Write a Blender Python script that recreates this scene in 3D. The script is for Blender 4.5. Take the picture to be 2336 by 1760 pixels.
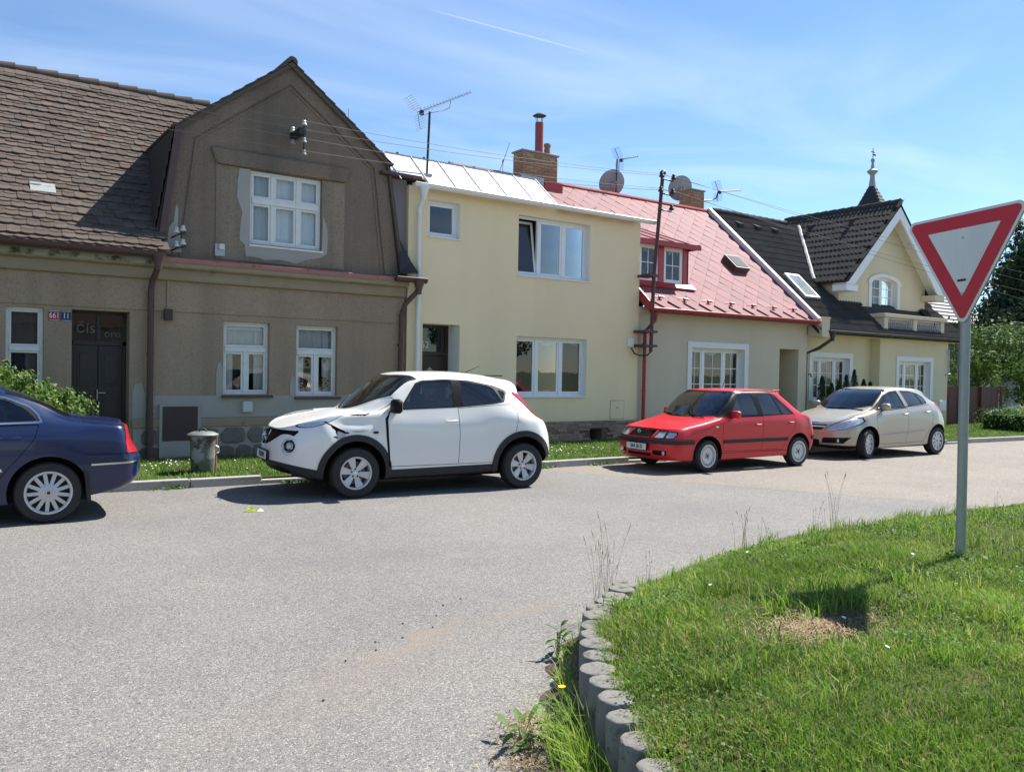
import bpy, bmesh, math, random
import numpy as np
from mathutils import Vector, Matrix
from mathutils.geometry import tessellate_polygon
random.seed(7); RNG = np.random.default_rng(7)
R = math.radians
scene = bpy.context.scene
C = scene.collection
for o in list(bpy.data.objects): bpy.data.objects.remove(o)

# ---------------------------------------------------------------- camera, sky, sun, exposure
EYE = np.array([0., 0., 1.73]); FPX = 1893.; PCX, PCY = 1168., 880.
_y, _p, _r = R(35), R(-1.05), R(1.05)
_f = np.array([math.sin(_y)*math.cos(_p), math.cos(_y)*math.cos(_p), math.sin(_p)])
_r0 = np.array([math.cos(_y), -math.sin(_y), 0.]); _u0 = np.cross(_r0, _f)
_rt = math.cos(_r)*_r0 + math.sin(_r)*_u0; _up = -math.sin(_r)*_r0 + math.cos(_r)*_u0
cam = bpy.data.cameras.new('camera'); cam.sensor_width = 36; cam.lens = FPX/2336*36; cam.clip_start = .05; cam.clip_end = 3000
camo = bpy.data.objects.new('camera', cam); C.objects.link(camo)
camo.matrix_world = Matrix(((_rt[0], _up[0], -_f[0], EYE[0]), (_rt[1], _up[1], -_f[1], EYE[1]), (_rt[2], _up[2], -_f[2], EYE[2]), (0, 0, 0, 1)))
scene.camera = camo

SUN_AZ, SUN_EL = 86., 52.       # azimuth measured from +Y towards +X
sd = Vector((math.sin(R(SUN_AZ))*math.cos(R(SUN_EL)), math.cos(R(SUN_AZ))*math.cos(R(SUN_EL)), math.sin(R(SUN_EL))))
sl = bpy.data.lights.new('sun', 'SUN'); sl.energy = 4.4; sl.angle = R(.53); sl.color = (1, .955, .88)
so = bpy.data.objects.new('sun', sl); C.objects.link(so); so.rotation_euler = sd.to_track_quat('Z', 'Y').to_euler(); so.location = (20, 0, 30)

wd = bpy.data.worlds.new('World'); scene.world = wd; wd.use_nodes = True
nt = wd.node_tree; nt.nodes.clear()
def N(t, ty, **k):
    n = t.nodes.new(ty)
    for a, b in k.items(): setattr(n, a, b)
    return n
def L(t, a, b): t.links.new(a, b)
sky = N(nt, 'ShaderNodeTexSky', sky_type='NISHITA', sun_disc=False)
sky.sun_elevation = R(SUN_EL); sky.sun_rotation = R(SUN_AZ); sky.altitude = 300; sky.air_density = 1.0; sky.dust_density = .05; sky.ozone_density = 4.0
tc = N(nt, 'ShaderNodeTexCoord')
sep = N(nt, 'ShaderNodeSeparateXYZ'); L(nt, tc.outputs['Generated'], sep.inputs[0])
# project the view direction onto a high cloud sheet, so that the cirrus foreshortens towards the horizon
zz = N(nt, 'ShaderNodeMath', operation='MAXIMUM'); L(nt, sep.outputs[2], zz.inputs[0]); zz.inputs[1].default_value = .06
cx = N(nt, 'ShaderNodeMath', operation='DIVIDE'); L(nt, sep.outputs[0], cx.inputs[0]); L(nt, zz.outputs[0], cx.inputs[1])
cy = N(nt, 'ShaderNodeMath', operation='DIVIDE'); L(nt, sep.outputs[1], cy.inputs[0]); L(nt, zz.outputs[0], cy.inputs[1])
comb = N(nt, 'ShaderNodeCombineXYZ'); L(nt, cx.outputs[0], comb.inputs[0]); L(nt, cy.outputs[0], comb.inputs[1])
mp = N(nt, 'ShaderNodeMapping'); mp.inputs['Rotation'].default_value = (0, 0, R(-28)); mp.inputs['Scale'].default_value = (.42, .85, 1); mp.inputs['Location'].default_value = (1.7, .6, 0)
L(nt, comb.outputs[0], mp.inputs[0])
n1 = N(nt, 'ShaderNodeTexNoise'); n1.inputs['Scale'].default_value = 1.15; n1.inputs['Detail'].default_value = 7; n1.inputs['Roughness'].default_value = .5; n1.inputs['Distortion'].default_value = .9
L(nt, mp.outputs[0], n1.inputs['Vector'])
n2 = N(nt, 'ShaderNodeTexNoise'); n2.inputs['Scale'].default_value = .32; n2.inputs['Detail'].default_value = 3
L(nt, mp.outputs[0], n2.inputs['Vector'])
mm = N(nt, 'ShaderNodeMath', operation='MULTIPLY'); L(nt, n1.outputs[0], mm.inputs[0]); L(nt, n2.outputs[0], mm.inputs[1])
rp = N(nt, 'ShaderNodeValToRGB'); rp.color_ramp.elements[0].position = .22; rp.color_ramp.elements[0].color = (0, 0, 0, 1); rp.color_ramp.elements[1].position = .56; rp.color_ramp.elements[1].color = (.48, .48, .48, 1)
L(nt, mm.outputs[0], rp.inputs[0])
tint = N(nt, 'ShaderNodeMixRGB', blend_type='MULTIPLY'); tint.inputs[0].default_value = 1; tint.inputs[2].default_value = (.98, 1.05, 1.09, 1); L(nt, sky.outputs[0], tint.inputs[1])
mixc = N(nt, 'ShaderNodeMixRGB'); L(nt, rp.outputs[0], mixc.inputs[0]); L(nt, tint.outputs[0], mixc.inputs[1]); mixc.inputs[2].default_value = (8.2, 8.6, 9.2, 1)
# a short contrail, fixed in its direction in the sky
def _dir(px, py):
    d = _f*FPX + _rt*(px-PCX) - _up*(py-PCY); return d/np.linalg.norm(d)
_a, _b = _dir(1040, 38), _dir(1345, 120); _n = np.cross(_a, _b); _n /= np.linalg.norm(_n); _m = _a*.62+_b*.38; _m /= np.linalg.norm(_m)
dn_ = N(nt, 'ShaderNodeVectorMath', operation='DOT_PRODUCT'); L(nt, tc.outputs['Generated'], dn_.inputs[0]); dn_.inputs[1].default_value = tuple(_n)
ab_ = N(nt, 'ShaderNodeMath', operation='ABSOLUTE'); L(nt, dn_.outputs['Value'], ab_.inputs[0])
m1 = N(nt, 'ShaderNodeMapRange'); m1.inputs[1].default_value = .0013; m1.inputs[2].default_value = .0002; L(nt, ab_.outputs[0], m1.inputs[0])
dm_ = N(nt, 'ShaderNodeVectorMath', operation='DOT_PRODUCT'); L(nt, tc.outputs['Generated'], dm_.inputs[0]); dm_.inputs[1].default_value = tuple(_m)
m2 = N(nt, 'ShaderNodeMapRange'); m2.inputs[1].default_value = float(np.dot(_m, _b)); m2.inputs[2].default_value = float(1-(1-np.dot(_m, _b))*.2); L(nt, dm_.outputs['Value'], m2.inputs[0])
m3 = N(nt, 'ShaderNodeMath', operation='MULTIPLY'); L(nt, m1.outputs[0], m3.inputs[0]); L(nt, m2.outputs[0], m3.inputs[1])
m4 = N(nt, 'ShaderNodeMath', operation='MULTIPLY'); L(nt, m3.outputs[0], m4.inputs[0]); m4.inputs[1].default_value = .15
mixt = N(nt, 'ShaderNodeMixRGB'); L(nt, m4.outputs[0], mixt.inputs[0]); L(nt, mixc.outputs[0], mixt.inputs[1]); mixt.inputs[2].default_value = (9.5, 9.8, 10.2, 1)
bg = N(nt, 'ShaderNodeBackground'); bg.inputs['Strength'].default_value = .075
L(nt, mixt.outputs[0], bg.inputs['Color'])
wo = N(nt, 'ShaderNodeOutputWorld'); L(nt, bg.outputs[0], wo.inputs[0])
scene.view_settings.view_transform = 'Standard'; scene.view_settings.look = 'None'
scene.view_settings.exposure = 1.15; scene.view_settings.gamma = 1.0
scene.render.engine = 'CYCLES'
scene.cycles.max_bounces = 7; scene.cycles.transparent_max_bounces = 12; scene.cycles.sample_clamp_indirect = 6

# ---------------------------------------------------------------- helpers
def ray(px, py): return _f*FPX + _rt*(px-PCX) - _up*(py-PCY)
def G(px, py, z=0.):                      # photo pixel -> point on the level z
    d = ray(px, py); return EYE + d*((z-EYE[2])/d[2])
def FP(px, py, Y):                        # photo pixel -> point on the plane y = Y
    d = ray(px, py); return EYE + d*(Y/d[1])

WM = {}
def wm(o): return WM.get(o.name, Matrix.Identity(4))
def put(o, parent=None, M=None):
    C.objects.link(o)
    M = M or Matrix.Identity(4)
    if parent is not None:
        o.parent = parent; o.matrix_parent_inverse = wm(parent).inverted()
    o.matrix_basis = M; WM[o.name] = M
    return o
def tag(o, label=None, cat=None, group=None, kind=None):
    if label: o['label'] = label
    if cat: o['category'] = cat
    if group: o['group'] = group
    if kind: o['kind'] = kind
    return o
def thing(name, loc, label, cat, group=None, rz=0.):
    o = bpy.data.objects.new(name, None); o.empty_display_size = .2
    put(o, None, Matrix.Translation(Vector(loc)) @ Matrix.Rotation(rz, 4, 'Z'))
    return tag(o, label, cat, group)

class MB:
    def __init__(s): s.v = []; s.f = []; s.m = []; s.mi = 0; s.rnd = None
    def add(s, vs, fs):
        b = len(s.v); s.v += [tuple(v) for v in vs]; s.f += [tuple(b+i for i in f) for f in fs]; s.m += [s.mi]*len(fs); return s
    def box(s, x0, x1, y0, y1, z0, z1):
        v = [(x, y, z) for x in (x0, x1) for y in (y0, y1) for z in (z0, z1)]
        return s.add(v, [(0, 1, 3, 2), (4, 6, 7, 5), (0, 4, 5, 1), (2, 3, 7, 6), (0, 2, 6, 4), (1, 5, 7, 3)])
    def obox(s, M, sx, sy, sz):           # box of full size sx,sy,sz centred on M
        v = [M @ Vector((x*sx/2, y*sy/2, z*sz/2)) for x in (-1, 1) for y in (-1, 1) for z in (-1, 1)]
        return s.add(v, [(0, 1, 3, 2), (4, 6, 7, 5), (0, 4, 5, 1), (2, 3, 7, 6), (0, 2, 6, 4), (1, 5, 7, 3)])
    def prism(s, poly, a, b, ax='y'):     # poly (x,z) extruded in y from a to b (or (x,y) in z, (y,z) in x)
        n = len(poly)
        mk = {'y': lambda p, t: (p[0], t, p[1]), 'z': lambda p, t: (p[0], p[1], t), 'x': lambda p, t: (t, p[0], p[1])}[ax]
        v = [mk(p, a) for p in poly]+[mk(p, b) for p in poly]
        return s.add(v, [tuple(range(n)), tuple(range(2*n-1, n-1, -1))]+[(i, i+n, (i+1) % n+n, (i+1) % n) for i in range(n)])
    def cyl(s, p0, p1, r0, r1=None, n=12, caps=True):
        r1 = r0 if r1 is None else r1; p0 = Vector(p0); p1 = Vector(p1); d = (p1-p0).normalized()
        a = d.orthogonal().normalized(); b = d.cross(a)
        v = []
        for p, r in ((p0, r0), (p1, r1)):
            for i in range(n): t = 2*math.pi*i/n; v.append(p+(a*math.cos(t)+b*math.sin(t))*r)
        f = [(i, (i+1) % n, (i+1) % n+n, i+n) for i in range(n)]
        if caps: f += [tuple(range(n-1, -1, -1)), tuple(range(n, 2*n))]
        return s.add(v, f)
    def tube(s, path, r, n=8, caps=True):
        P = [Vector(p) for p in path]; rr = r if isinstance(r, (list, tuple)) else [r]*len(P)
        v = []; a = None
        for i, p in enumerate(P):
            d = (P[min(i+1, len(P)-1)]-P[max(i-1, 0)]).normalized()
            if a is None: a = d.orthogonal().normalized()
            a = (a-d*a.dot(d)).normalized(); b = d.cross(a)
            for k in range(n): t = 2*math.pi*k/n; v.append(p+(a*math.cos(t)+b*math.sin(t))*rr[i])
        f = [(i*n+k, i*n+(k+1) % n, (i+1)*n+(k+1) % n, (i+1)*n+k) for i in range(len(P)-1) for k in range(n)]
        if caps: f += [tuple(range(n-1, -1, -1)), tuple(range((len(P)-1)*n, len(P)*n))]
        return s.add(v, f)
    def lathe(s, prof, M=None, n=24, arc=None):   # prof (r,z) turned about z
        M = M or Matrix.Identity(4); v = []
        for r, z in prof:
            for i in range(n): t = 2*math.pi*i/n; v.append(M @ Vector((r*math.cos(t), r*math.sin(t), z)))
        m = len(prof)
        return s.add(v, [(j*n+i, j*n+(i+1) % n, (j+1)*n+(i+1) % n, (j+1)*n+i) for j in range(m-1) for i in range(n)])
    def poly(s, outer, holes, fn):        # flat polygon with holes; fn maps (a,b) to a point
        loops = [outer]+list(holes)
        pts = [p for l in loops for p in l]
        tr = tessellate_polygon([[Vector((p[0], p[1], 0)) for p in l] for l in loops])
        return s.add([fn(*p) for p in pts], [tuple(t) for t in tr])
    def mesh(s, name, mats, smooth=False):
        me = bpy.data.meshes.new(name); me.from_pydata(s.v, [], s.f)
        mats = mats if isinstance(mats, (list, tuple)) else [mats]
        for m in mats: me.materials.append(m)
        if len(mats) > 1: me.polygons.foreach_set('material_index', s.m)
        bm = bmesh.new(); bm.from_mesh(me); bmesh.ops.recalc_face_normals(bm, faces=bm.faces); bm.to_mesh(me); bm.free()
        if smooth: me.shade_smooth(); me.set_sharp_from_angle(angle=R(38))
        me.update(); return me
    def build(s, name, mats, parent=None, smooth=False, bevel=0, M=None, local=False):
        o = bpy.data.objects.new(name, s.mesh(name, mats, smooth)); put(o, parent, M)
        if local and parent is not None: o.matrix_parent_inverse = Matrix.Identity(4); WM[o.name] = wm(parent) @ (M or Matrix.Identity(4))
        if bevel:
            b = o.modifiers.new('bevel', 'BEVEL'); b.width = bevel; b.segments = 2; b.limit_method = 'ANGLE'; b.angle_limit = R(40)
        return o
def inst(mesh, name, parent, M):
    return put(bpy.data.objects.new(name, mesh), parent, M)

# ---------------------------------------------------------------- materials
def mat(name, col, rough=.7, metal=0., spec=.5, var=.12, vs=4., bump=0., bs=60., bd=.01, rnd=0., spots=None, coat=0., streak=None, obj=False, patch=None):
    """Principled with noise-driven colour variation; spots=(colour, scale, threshold, softness) ; patch the same at low frequency."""
    m = bpy.data.materials.new(name); m.use_nodes = True; t = m.node_tree; b = t.nodes['Principled BSDF']
    if obj: pos = N(t, 'ShaderNodeTexCoord').outputs['Object']
    else: pos = N(t, 'ShaderNodeNewGeometry').outputs['Position']
    def noise(sc, det=4, vec=None, rough=.55):
        n = N(t, 'ShaderNodeTexNoise'); n.inputs['Scale'].default_value = sc; n.inputs['Detail'].default_value = det; n.inputs['Roughness'].default_value = rough
        L(t, vec or pos, n.inputs['Vector']); return n.outputs[0]
    c = N(t, 'ShaderNodeMixRGB'); L(t, noise(vs, 6), c.inputs[0])
    c.inputs[1].default_value = tuple(max(0, x*(1-var)) for x in col)+(1,); c.inputs[2].default_value = tuple(min(1, x*(1+var)) for x in col)+(1,)
    out = c.outputs[0]
    for sp in (spots, patch):
        if sp:
            rpn = N(t, 'ShaderNodeValToRGB'); rpn.color_ramp.elements[0].position = sp[2]; rpn.color_ramp.elements[1].position = min(1, sp[2]+sp[3])
            rpn.color_ramp.elements[0].color = (0, 0, 0, 1); rpn.color_ramp.elements[1].color = (1, 1, 1, 1)
            L(t, noise(sp[1], 5, rough=.65), rpn.inputs[0])
            mx = N(t, 'ShaderNodeMixRGB'); L(t, rpn.outputs[0], mx.inputs[0]); L(t, out, mx.inputs[1]); mx.inputs[2].default_value = tuple(sp[0])+(1,)
            out = mx.outputs[0]
    if streak:                             # rain streaks: noise stretched in z; (colour, scale, amount)
        mpn = N(t, 'ShaderNodeMapping'); mpn.inputs['Scale'].default_value = (streak[1], streak[1], streak[1]*.06); L(t, pos, mpn.inputs[0])
        rpn = N(t, 'ShaderNodeValToRGB'); rpn.color_ramp.elements[0].position = .45; rpn.color_ramp.elements[1].position = .75; rpn.color_ramp.elements[1].color = (streak[2],)*3+(1,)
        rpn.color_ramp.elements[0].color = (0, 0, 0, 1)
        L(t, noise(1, 5, mpn.outputs[0]), rpn.inputs[0])
        mx = N(t, 'ShaderNodeMixRGB'); L(t, rpn.outputs[0], mx.inputs[0]); L(t, out, mx.inputs[1]); mx.inputs[2].default_value = tuple(streak[0])+(1,); out = mx.outputs[0]
    if rnd:
        oi = N(t, 'ShaderNodeObjectInfo'); at = N(t, 'ShaderNodeAttribute', attribute_name='rnd')
        ad = N(t, 'ShaderNodeMath', operation='ADD'); L(t, oi.outputs['Random'], ad.inputs[0]); L(t, at.outputs['Fac'], ad.inputs[1])
        fr = N(t, 'ShaderNodeMath', operation='FRACT'); L(t, ad.outputs[0], fr.inputs[0])
        mr = N(t, 'ShaderNodeMapRange'); mr.inputs[3].default_value = 1-rnd; mr.inputs[4].default_value = 1+rnd; L(t, fr.outputs[0], mr.inputs[0])
        vm = N(t, 'ShaderNodeVectorMath', operation='SCALE'); L(t, out, vm.inputs[0]); L(t, mr.outputs[0], vm.inputs['Scale']); out = vm.outputs[0]
    L(t, out, b.inputs['Base Color'])
    b.inputs['Roughness'].default_value = rough; b.inputs['Metallic'].default_value = metal; b.inputs['Specular IOR Level'].default_value = spec
    if coat: b.inputs['Coat Weight'].default_value = coat; b.inputs['Coat Roughness'].default_value = .04
    if bump:
        bn = N(t, 'ShaderNodeBump'); bn.inputs['Strength'].default_value = bump; bn.inputs['Distance'].default_value = bd
        L(t, noise(bs, 6), bn.inputs['Height']); L(t, bn.outputs[0], b.inputs['Normal'])
    return m
def glass(name, tint=(.8, .86, .85), rough=.015, gain=1.):
    m = bpy.data.materials.new(name); m.use_nodes = True; t = m.node_tree; t.nodes.clear()
    o = N(t, 'ShaderNodeOutputMaterial'); mx = N(t, 'ShaderNodeMixShader'); fr = N(t, 'ShaderNodeFresnel'); fr.inputs[0].default_value = 1.52
    ml = N(t, 'ShaderNodeMath', operation='MULTIPLY', use_clamp=True); ml.inputs[1].default_value = gain*1.7; L(t, fr.outputs[0], ml.inputs[0])
    tr = N(t, 'ShaderNodeBsdfTransparent'); tr.inputs[0].default_value = tint+(1,); gl = N(t, 'ShaderNodeBsdfGlossy'); gl.inputs['Roughness'].default_value = rough
    bn = N(t, 'ShaderNodeBump'); bn.inputs['Strength'].default_value = .04; bn.inputs['Distance'].default_value = .02
    ns = N(t, 'ShaderNodeTexNoise'); ns.inputs['Scale'].default_value = 2.5; g = N(t, 'ShaderNodeNewGeometry'); L(t, g.outputs['Position'], ns.inputs['Vector']); L(t, ns.outputs[0], bn.inputs['Height']); L(t, bn.outputs[0], gl.inputs['Normal'])
    L(t, ml.outputs[0], mx.inputs[0]); L(t, tr.outputs[0], mx.inputs[1]); L(t, gl.outputs[0], mx.inputs[2]); L(t, mx.outputs[0], o.inputs[0])
    return m
def text_mesh(txt, size, mats, name='lettering', depth=.002, sx=1., bold=0.):
    cu = bpy.data.curves.new(name, 'FONT'); cu.body = txt; cu.size = size; cu.align_x = 'CENTER'; cu.align_y = 'CENTER'; cu.extrude = depth; cu.offset = bold
    o = bpy.data.objects.new(name, cu); C.objects.link(o)
    dg = bpy.context.evaluated_depsgraph_get(); me = bpy.data.meshes.new_from_object(o.evaluated_get(dg)); me.name = name
    bpy.data.objects.remove(o); bpy.data.curves.remove(cu)
    me.materials.clear(); me.materials.append(mats)
    if sx != 1: me.transform(Matrix.Diagonal((sx, 1, 1, 1)))
    return me
def upright(x, y, z): # text lying in its XY plane stood up to face -Y
    return Matrix.Translation((x, y, z)) @ Matrix.Rotation(R(90), 4, 'X')
# ---------------------------------------------------------------- ground, road, kerb
def asphalt(name):
    m = bpy.data.materials.new(name); m.use_nodes = True; t = m.node_tree; b = t.nodes['Principled BSDF']
    pos = N(t, 'ShaderNodeNewGeometry').outputs['Position']
    def noise(sc, det=3, r=.5, dist=0.):
        n = N(t, 'ShaderNodeTexNoise'); n.inputs['Scale'].default_value = sc; n.inputs['Detail'].default_value = det; n.inputs['Roughness'].default_value = r; n.inputs['Distortion'].default_value = dist; L(t, pos, n.inputs['Vector']); return n.outputs[0]
    def ramp(src, p0, c0, p1, c1):
        r = N(t, 'ShaderNodeValToRGB'); e = r.color_ramp.elements; e[0].position = p0; e[0].color = c0+(1,); e[1].position = p1; e[1].color = c1+(1,); L(t, src, r.inputs[0]); return r
    def mix(f, a, c, ty='MIX'):
        x = N(t, 'ShaderNodeMixRGB', blend_type=ty)
        if isinstance(f, float): x.inputs[0].default_value = f
        else: L(t, f, x.inputs[0])
        for i, s in ((1, a), (2, c)):
            if isinstance(s, tuple): x.inputs[i].default_value = s+(1,)
            else: L(t, s, x.inputs[i])
        return x.outputs[0]
    vor = N(t, 'ShaderNodeTexVoronoi'); vor.inputs['Scale'].default_value = 118; L(t, pos, vor.inputs['Vector'])
    sx = N(t, 'ShaderNodeSeparateColor'); L(t, vor.outputs['Color'], sx.inputs[0])
    r = ramp(sx.outputs[0], .0, (.10, .10, .108), 1., (.40, .378, .335)); r.color_ramp.elements.new(.16).color = (.185, .178, .168, 1); r.color_ramp.elements.new(.8).color = (.255, .243, .222, 1)
    stone = r.outputs[0]
    gap = ramp(vor.outputs['Distance'], .35, (1, 1, 1), .75, (.70, .70, .70)).outputs[0]
    c = mix(.8, stone, gap, 'MULTIPLY')
    c = mix(ramp(noise(.45, 6, .65), .38, (0, 0, 0), .66, (1, 1, 1)).outputs[0], c, mix(1., c, (.84, .845, .87), 'MULTIPLY'))
    c = mix(ramp(noise(1.9, 6, .7), .56, (0, 0, 0), .74, (.8, .8, .8)).outputs[0], c, mix(1., c, (1.10, 1.07, 1.02), 'MULTIPLY'))
    c = mix(ramp(noise(7, 4, .6), .3, (0, 0, 0), .75, (.5, .5, .5)).outputs[0], c, mix(1., c, (.86, .84, .82), 'MULTIPLY'))
    # older, warmer surfacing beyond the seam; (x > seam line) and along the kerb
    sp = N(t, 'ShaderNodeSeparateXYZ'); L(t, pos, sp.inputs[0])
    wob = noise(1.3, 4)
    a = N(t, 'ShaderNodeMath', operation='MULTIPLY_ADD'); L(t, wob, a.inputs[0]); a.inputs[1].default_value = .35; L(t, sp.outputs[0], a.inputs[2])
    b1 = N(t, 'ShaderNodeMath', operation='MULTIPLY_ADD'); L(t, sp.outputs[1], b1.inputs[0]); b1.inputs[1].default_value = .5; L(t, a.outputs[0], b1.inputs[2])
    warm = ramp(b1.outputs[0], .0, (0, 0, 0), 1, (1, 1, 1)); warm.color_ramp.elements[0].position = .499; warm.color_ramp.elements[1].position = .501
    mr = N(t, 'ShaderNodeMapRange'); mr.inputs[1].default_value = 14.66; mr.inputs[2].default_value = 14.78; L(t, b1.outputs[0], mr.inputs[0])
    seam = ramp(mr.outputs[0], 0., (0, 0, 0), .5, (1, 1, 1)); e = seam.color_ramp.elements.new(1.); e.color = (0, 0, 0, 1)
    c = mix(mr.outputs[0], c, mix(1., c, (1.17, 1.09, .99), 'MULTIPLY'))
    c = mix(seam.outputs[0], c, mix(1., c, (.8, .8, .8), 'MULTIPLY'))
    # sandy drift on the bend (its own shape)
    def blob(x, y, rx, ry, rot, wn):
        mp = N(t, 'ShaderNodeMapping', vector_type='TEXTURE'); mp.inputs['Location'].default_value = (x, y, 0); mp.inputs['Rotation'].default_value = (0, 0, rot); mp.inputs['Scale'].default_value = (rx, ry, 1)
        wv = N(t, 'ShaderNodeTexNoise'); wv.inputs['Scale'].default_value = 3.2; wv.inputs['Detail'].default_value = 6; L(t, pos, wv.inputs['Vector'])
        vs = N(t, 'ShaderNodeVectorMath', operation='SCALE'); L(t, wv.outputs['Color'], vs.inputs[0]); vs.inputs['Scale'].default_value = wn
        va = N(t, 'ShaderNodeVectorMath', operation='ADD'); L(t, pos, va.inputs[0]); L(t, vs.outputs[0], va.inputs[1]); L(t, va.outputs[0], mp.inputs[0])
        ln = N(t, 'ShaderNodeVectorMath', operation='LENGTH'); sp2 = N(t, 'ShaderNodeVectorMath', operation='MULTIPLY'); L(t, mp.outputs[0], sp2.inputs[0]); sp2.inputs[1].default_value = (1, 1, 0); L(t, sp2.outputs[0], ln.inputs[0])
        return ramp(ln.outputs['Value'], .25, (.75, .75, .75), 1., (0, 0, 0)).outputs[0]
    sand = (.225, .185, .145)
    c = mix(blob(2.75, 4.85, .75, .13, R(28), .4), c, mix(.75, c, sand)); c = mix(blob(3.75, 5.05, .55, .14, R(4), .4), c, mix(.6, c, sand))
    c = mix(blob(2.5, 4.7, 1.7, .45, R(25), .8), c, mix(.35, c, sand))
    mpz = N(t, 'ShaderNodeMapping'); mpz.inputs['Location'].default_value = (0, 0, 0); L(t, pos, mpz.inputs[0])
    L(t, c, b.inputs['Base Color']); b.inputs['Roughness'].default_value = .85; b.inputs['Specular IOR Level'].default_value = .35
    bn = N(t, 'ShaderNodeBump'); bn.inputs['Strength'].default_value = .55; bn.inputs['Distance'].default_value = .006; L(t, vor.outputs['Distance'], bn.inputs['Height']); bn.invert = True
    L(t, bn.outputs[0], b.inputs['Normal'])
    return m
def soil_grass(name, a=(.05, .085, .02), b_=(.12, .12, .045)):
    return mat(name, a, .95, spec=.1, var=.3, vs=9, spots=(b_, 2.2, .5, .2), bump=.6, bs=45, bd=.02)
MAT = dict(asphalt=asphalt('asphalt'), soil=soil_grass('soil_grass'), kerb=mat('kerb_concrete', (.36, .35, .33), .9, var=.2, vs=6, bump=.3, bs=120, bd=.004, spots=((.22, .21, .19), 9, .55, .2)),
    terrain=mat('terrain', (.10, .12, .05), .95, var=.3, vs=.3))
b = MB(); b.add([(-900, -900, -.06), (900, -900, -.06), (900, 900, -.06), (-900, 900, -.06)], [(0, 1, 2, 3)])
tag(b.build('ground', MAT['terrain']), kind='structure')
KERB = [(-14, 12.75), (-6, 12.5), (0, 12.32), (2.4, 12.22), (5, 12.06), (8.86, 11.86), (10.75, 11.8), (16, 11.6), (21.86, 11.38), (25.75, 11.1), (32, 10.6), (42, 9.7), (70, 7.0), (120, 2)]
def kerb_y(x):
    return float(np.interp(x, [k[0] for k in KERB], [k[1] for k in KERB]))
b = MB(); xs = list(np.linspace(-14, 42, 57))+[70, 120]
v = []; 
for x in xs: v += [(x, -30-.0*x, 0), (x, kerb_y(x)+.02, 0)]
b.add(v, [(2*i, 2*i+2, 2*i+3, 2*i+1) for i in range(len(xs)-1)])
tag(b.build('road', MAT['asphalt']), kind='structure')
# verge (planted strip between kerb and houses)
def verge_z(x, y):
    t = (y-kerb_y(x))/2.6
    return .085+.05*min(1, max(0, t))
b = MB(); v = []; nx = len(xs); ys = 6
for x in xs:
    for j in range(ys):
        y = kerb_y(x)+.06+(20-kerb_y(x)-.06)*(j/(ys-1))**1.5; v.append((x, y, verge_z(x, y)+random.uniform(-.008, .008)))
b.add(v, [(i*ys+j, (i+1)*ys+j, (i+1)*ys+j+1, i*ys+j+1) for i in range(nx-1) for j in range(ys-1)])
tag(b.build('verge', MAT['soil'], smooth=True), kind='structure')
kerb = thing('kerb', (0, 12.3, 0), None, None); tag(kerb, kind='structure')
stone = MB(); stone.box(-.495, .495, -.07, .07, -.15, .055); km = stone.mesh('kerb_stone', MAT['kerb'])
x = -9.0
while x < 40:
    y = kerb_y(x+.5); ang = math.atan2(kerb_y(x+1)-kerb_y(x), 1.)
    low = (3.05 < x < 4.3) or (10.7 < x < 13.2) or (21.9 < x < 22.9)
    o = inst(km, 'kerb_stone', kerb, Matrix.Translation((x+.5, y+.02, (.0 if low else .062)+random.uniform(-.006, .006))) @ Matrix.Rotation(ang+random.uniform(-.008, .008), 4, 'Z') @ Matrix.Rotation(random.uniform(-.01, .01), 4, 'Y'))
    bv = o.modifiers.new('bevel', 'BEVEL'); bv.width = .012; bv.segments = 2
    x += 1.
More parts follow.
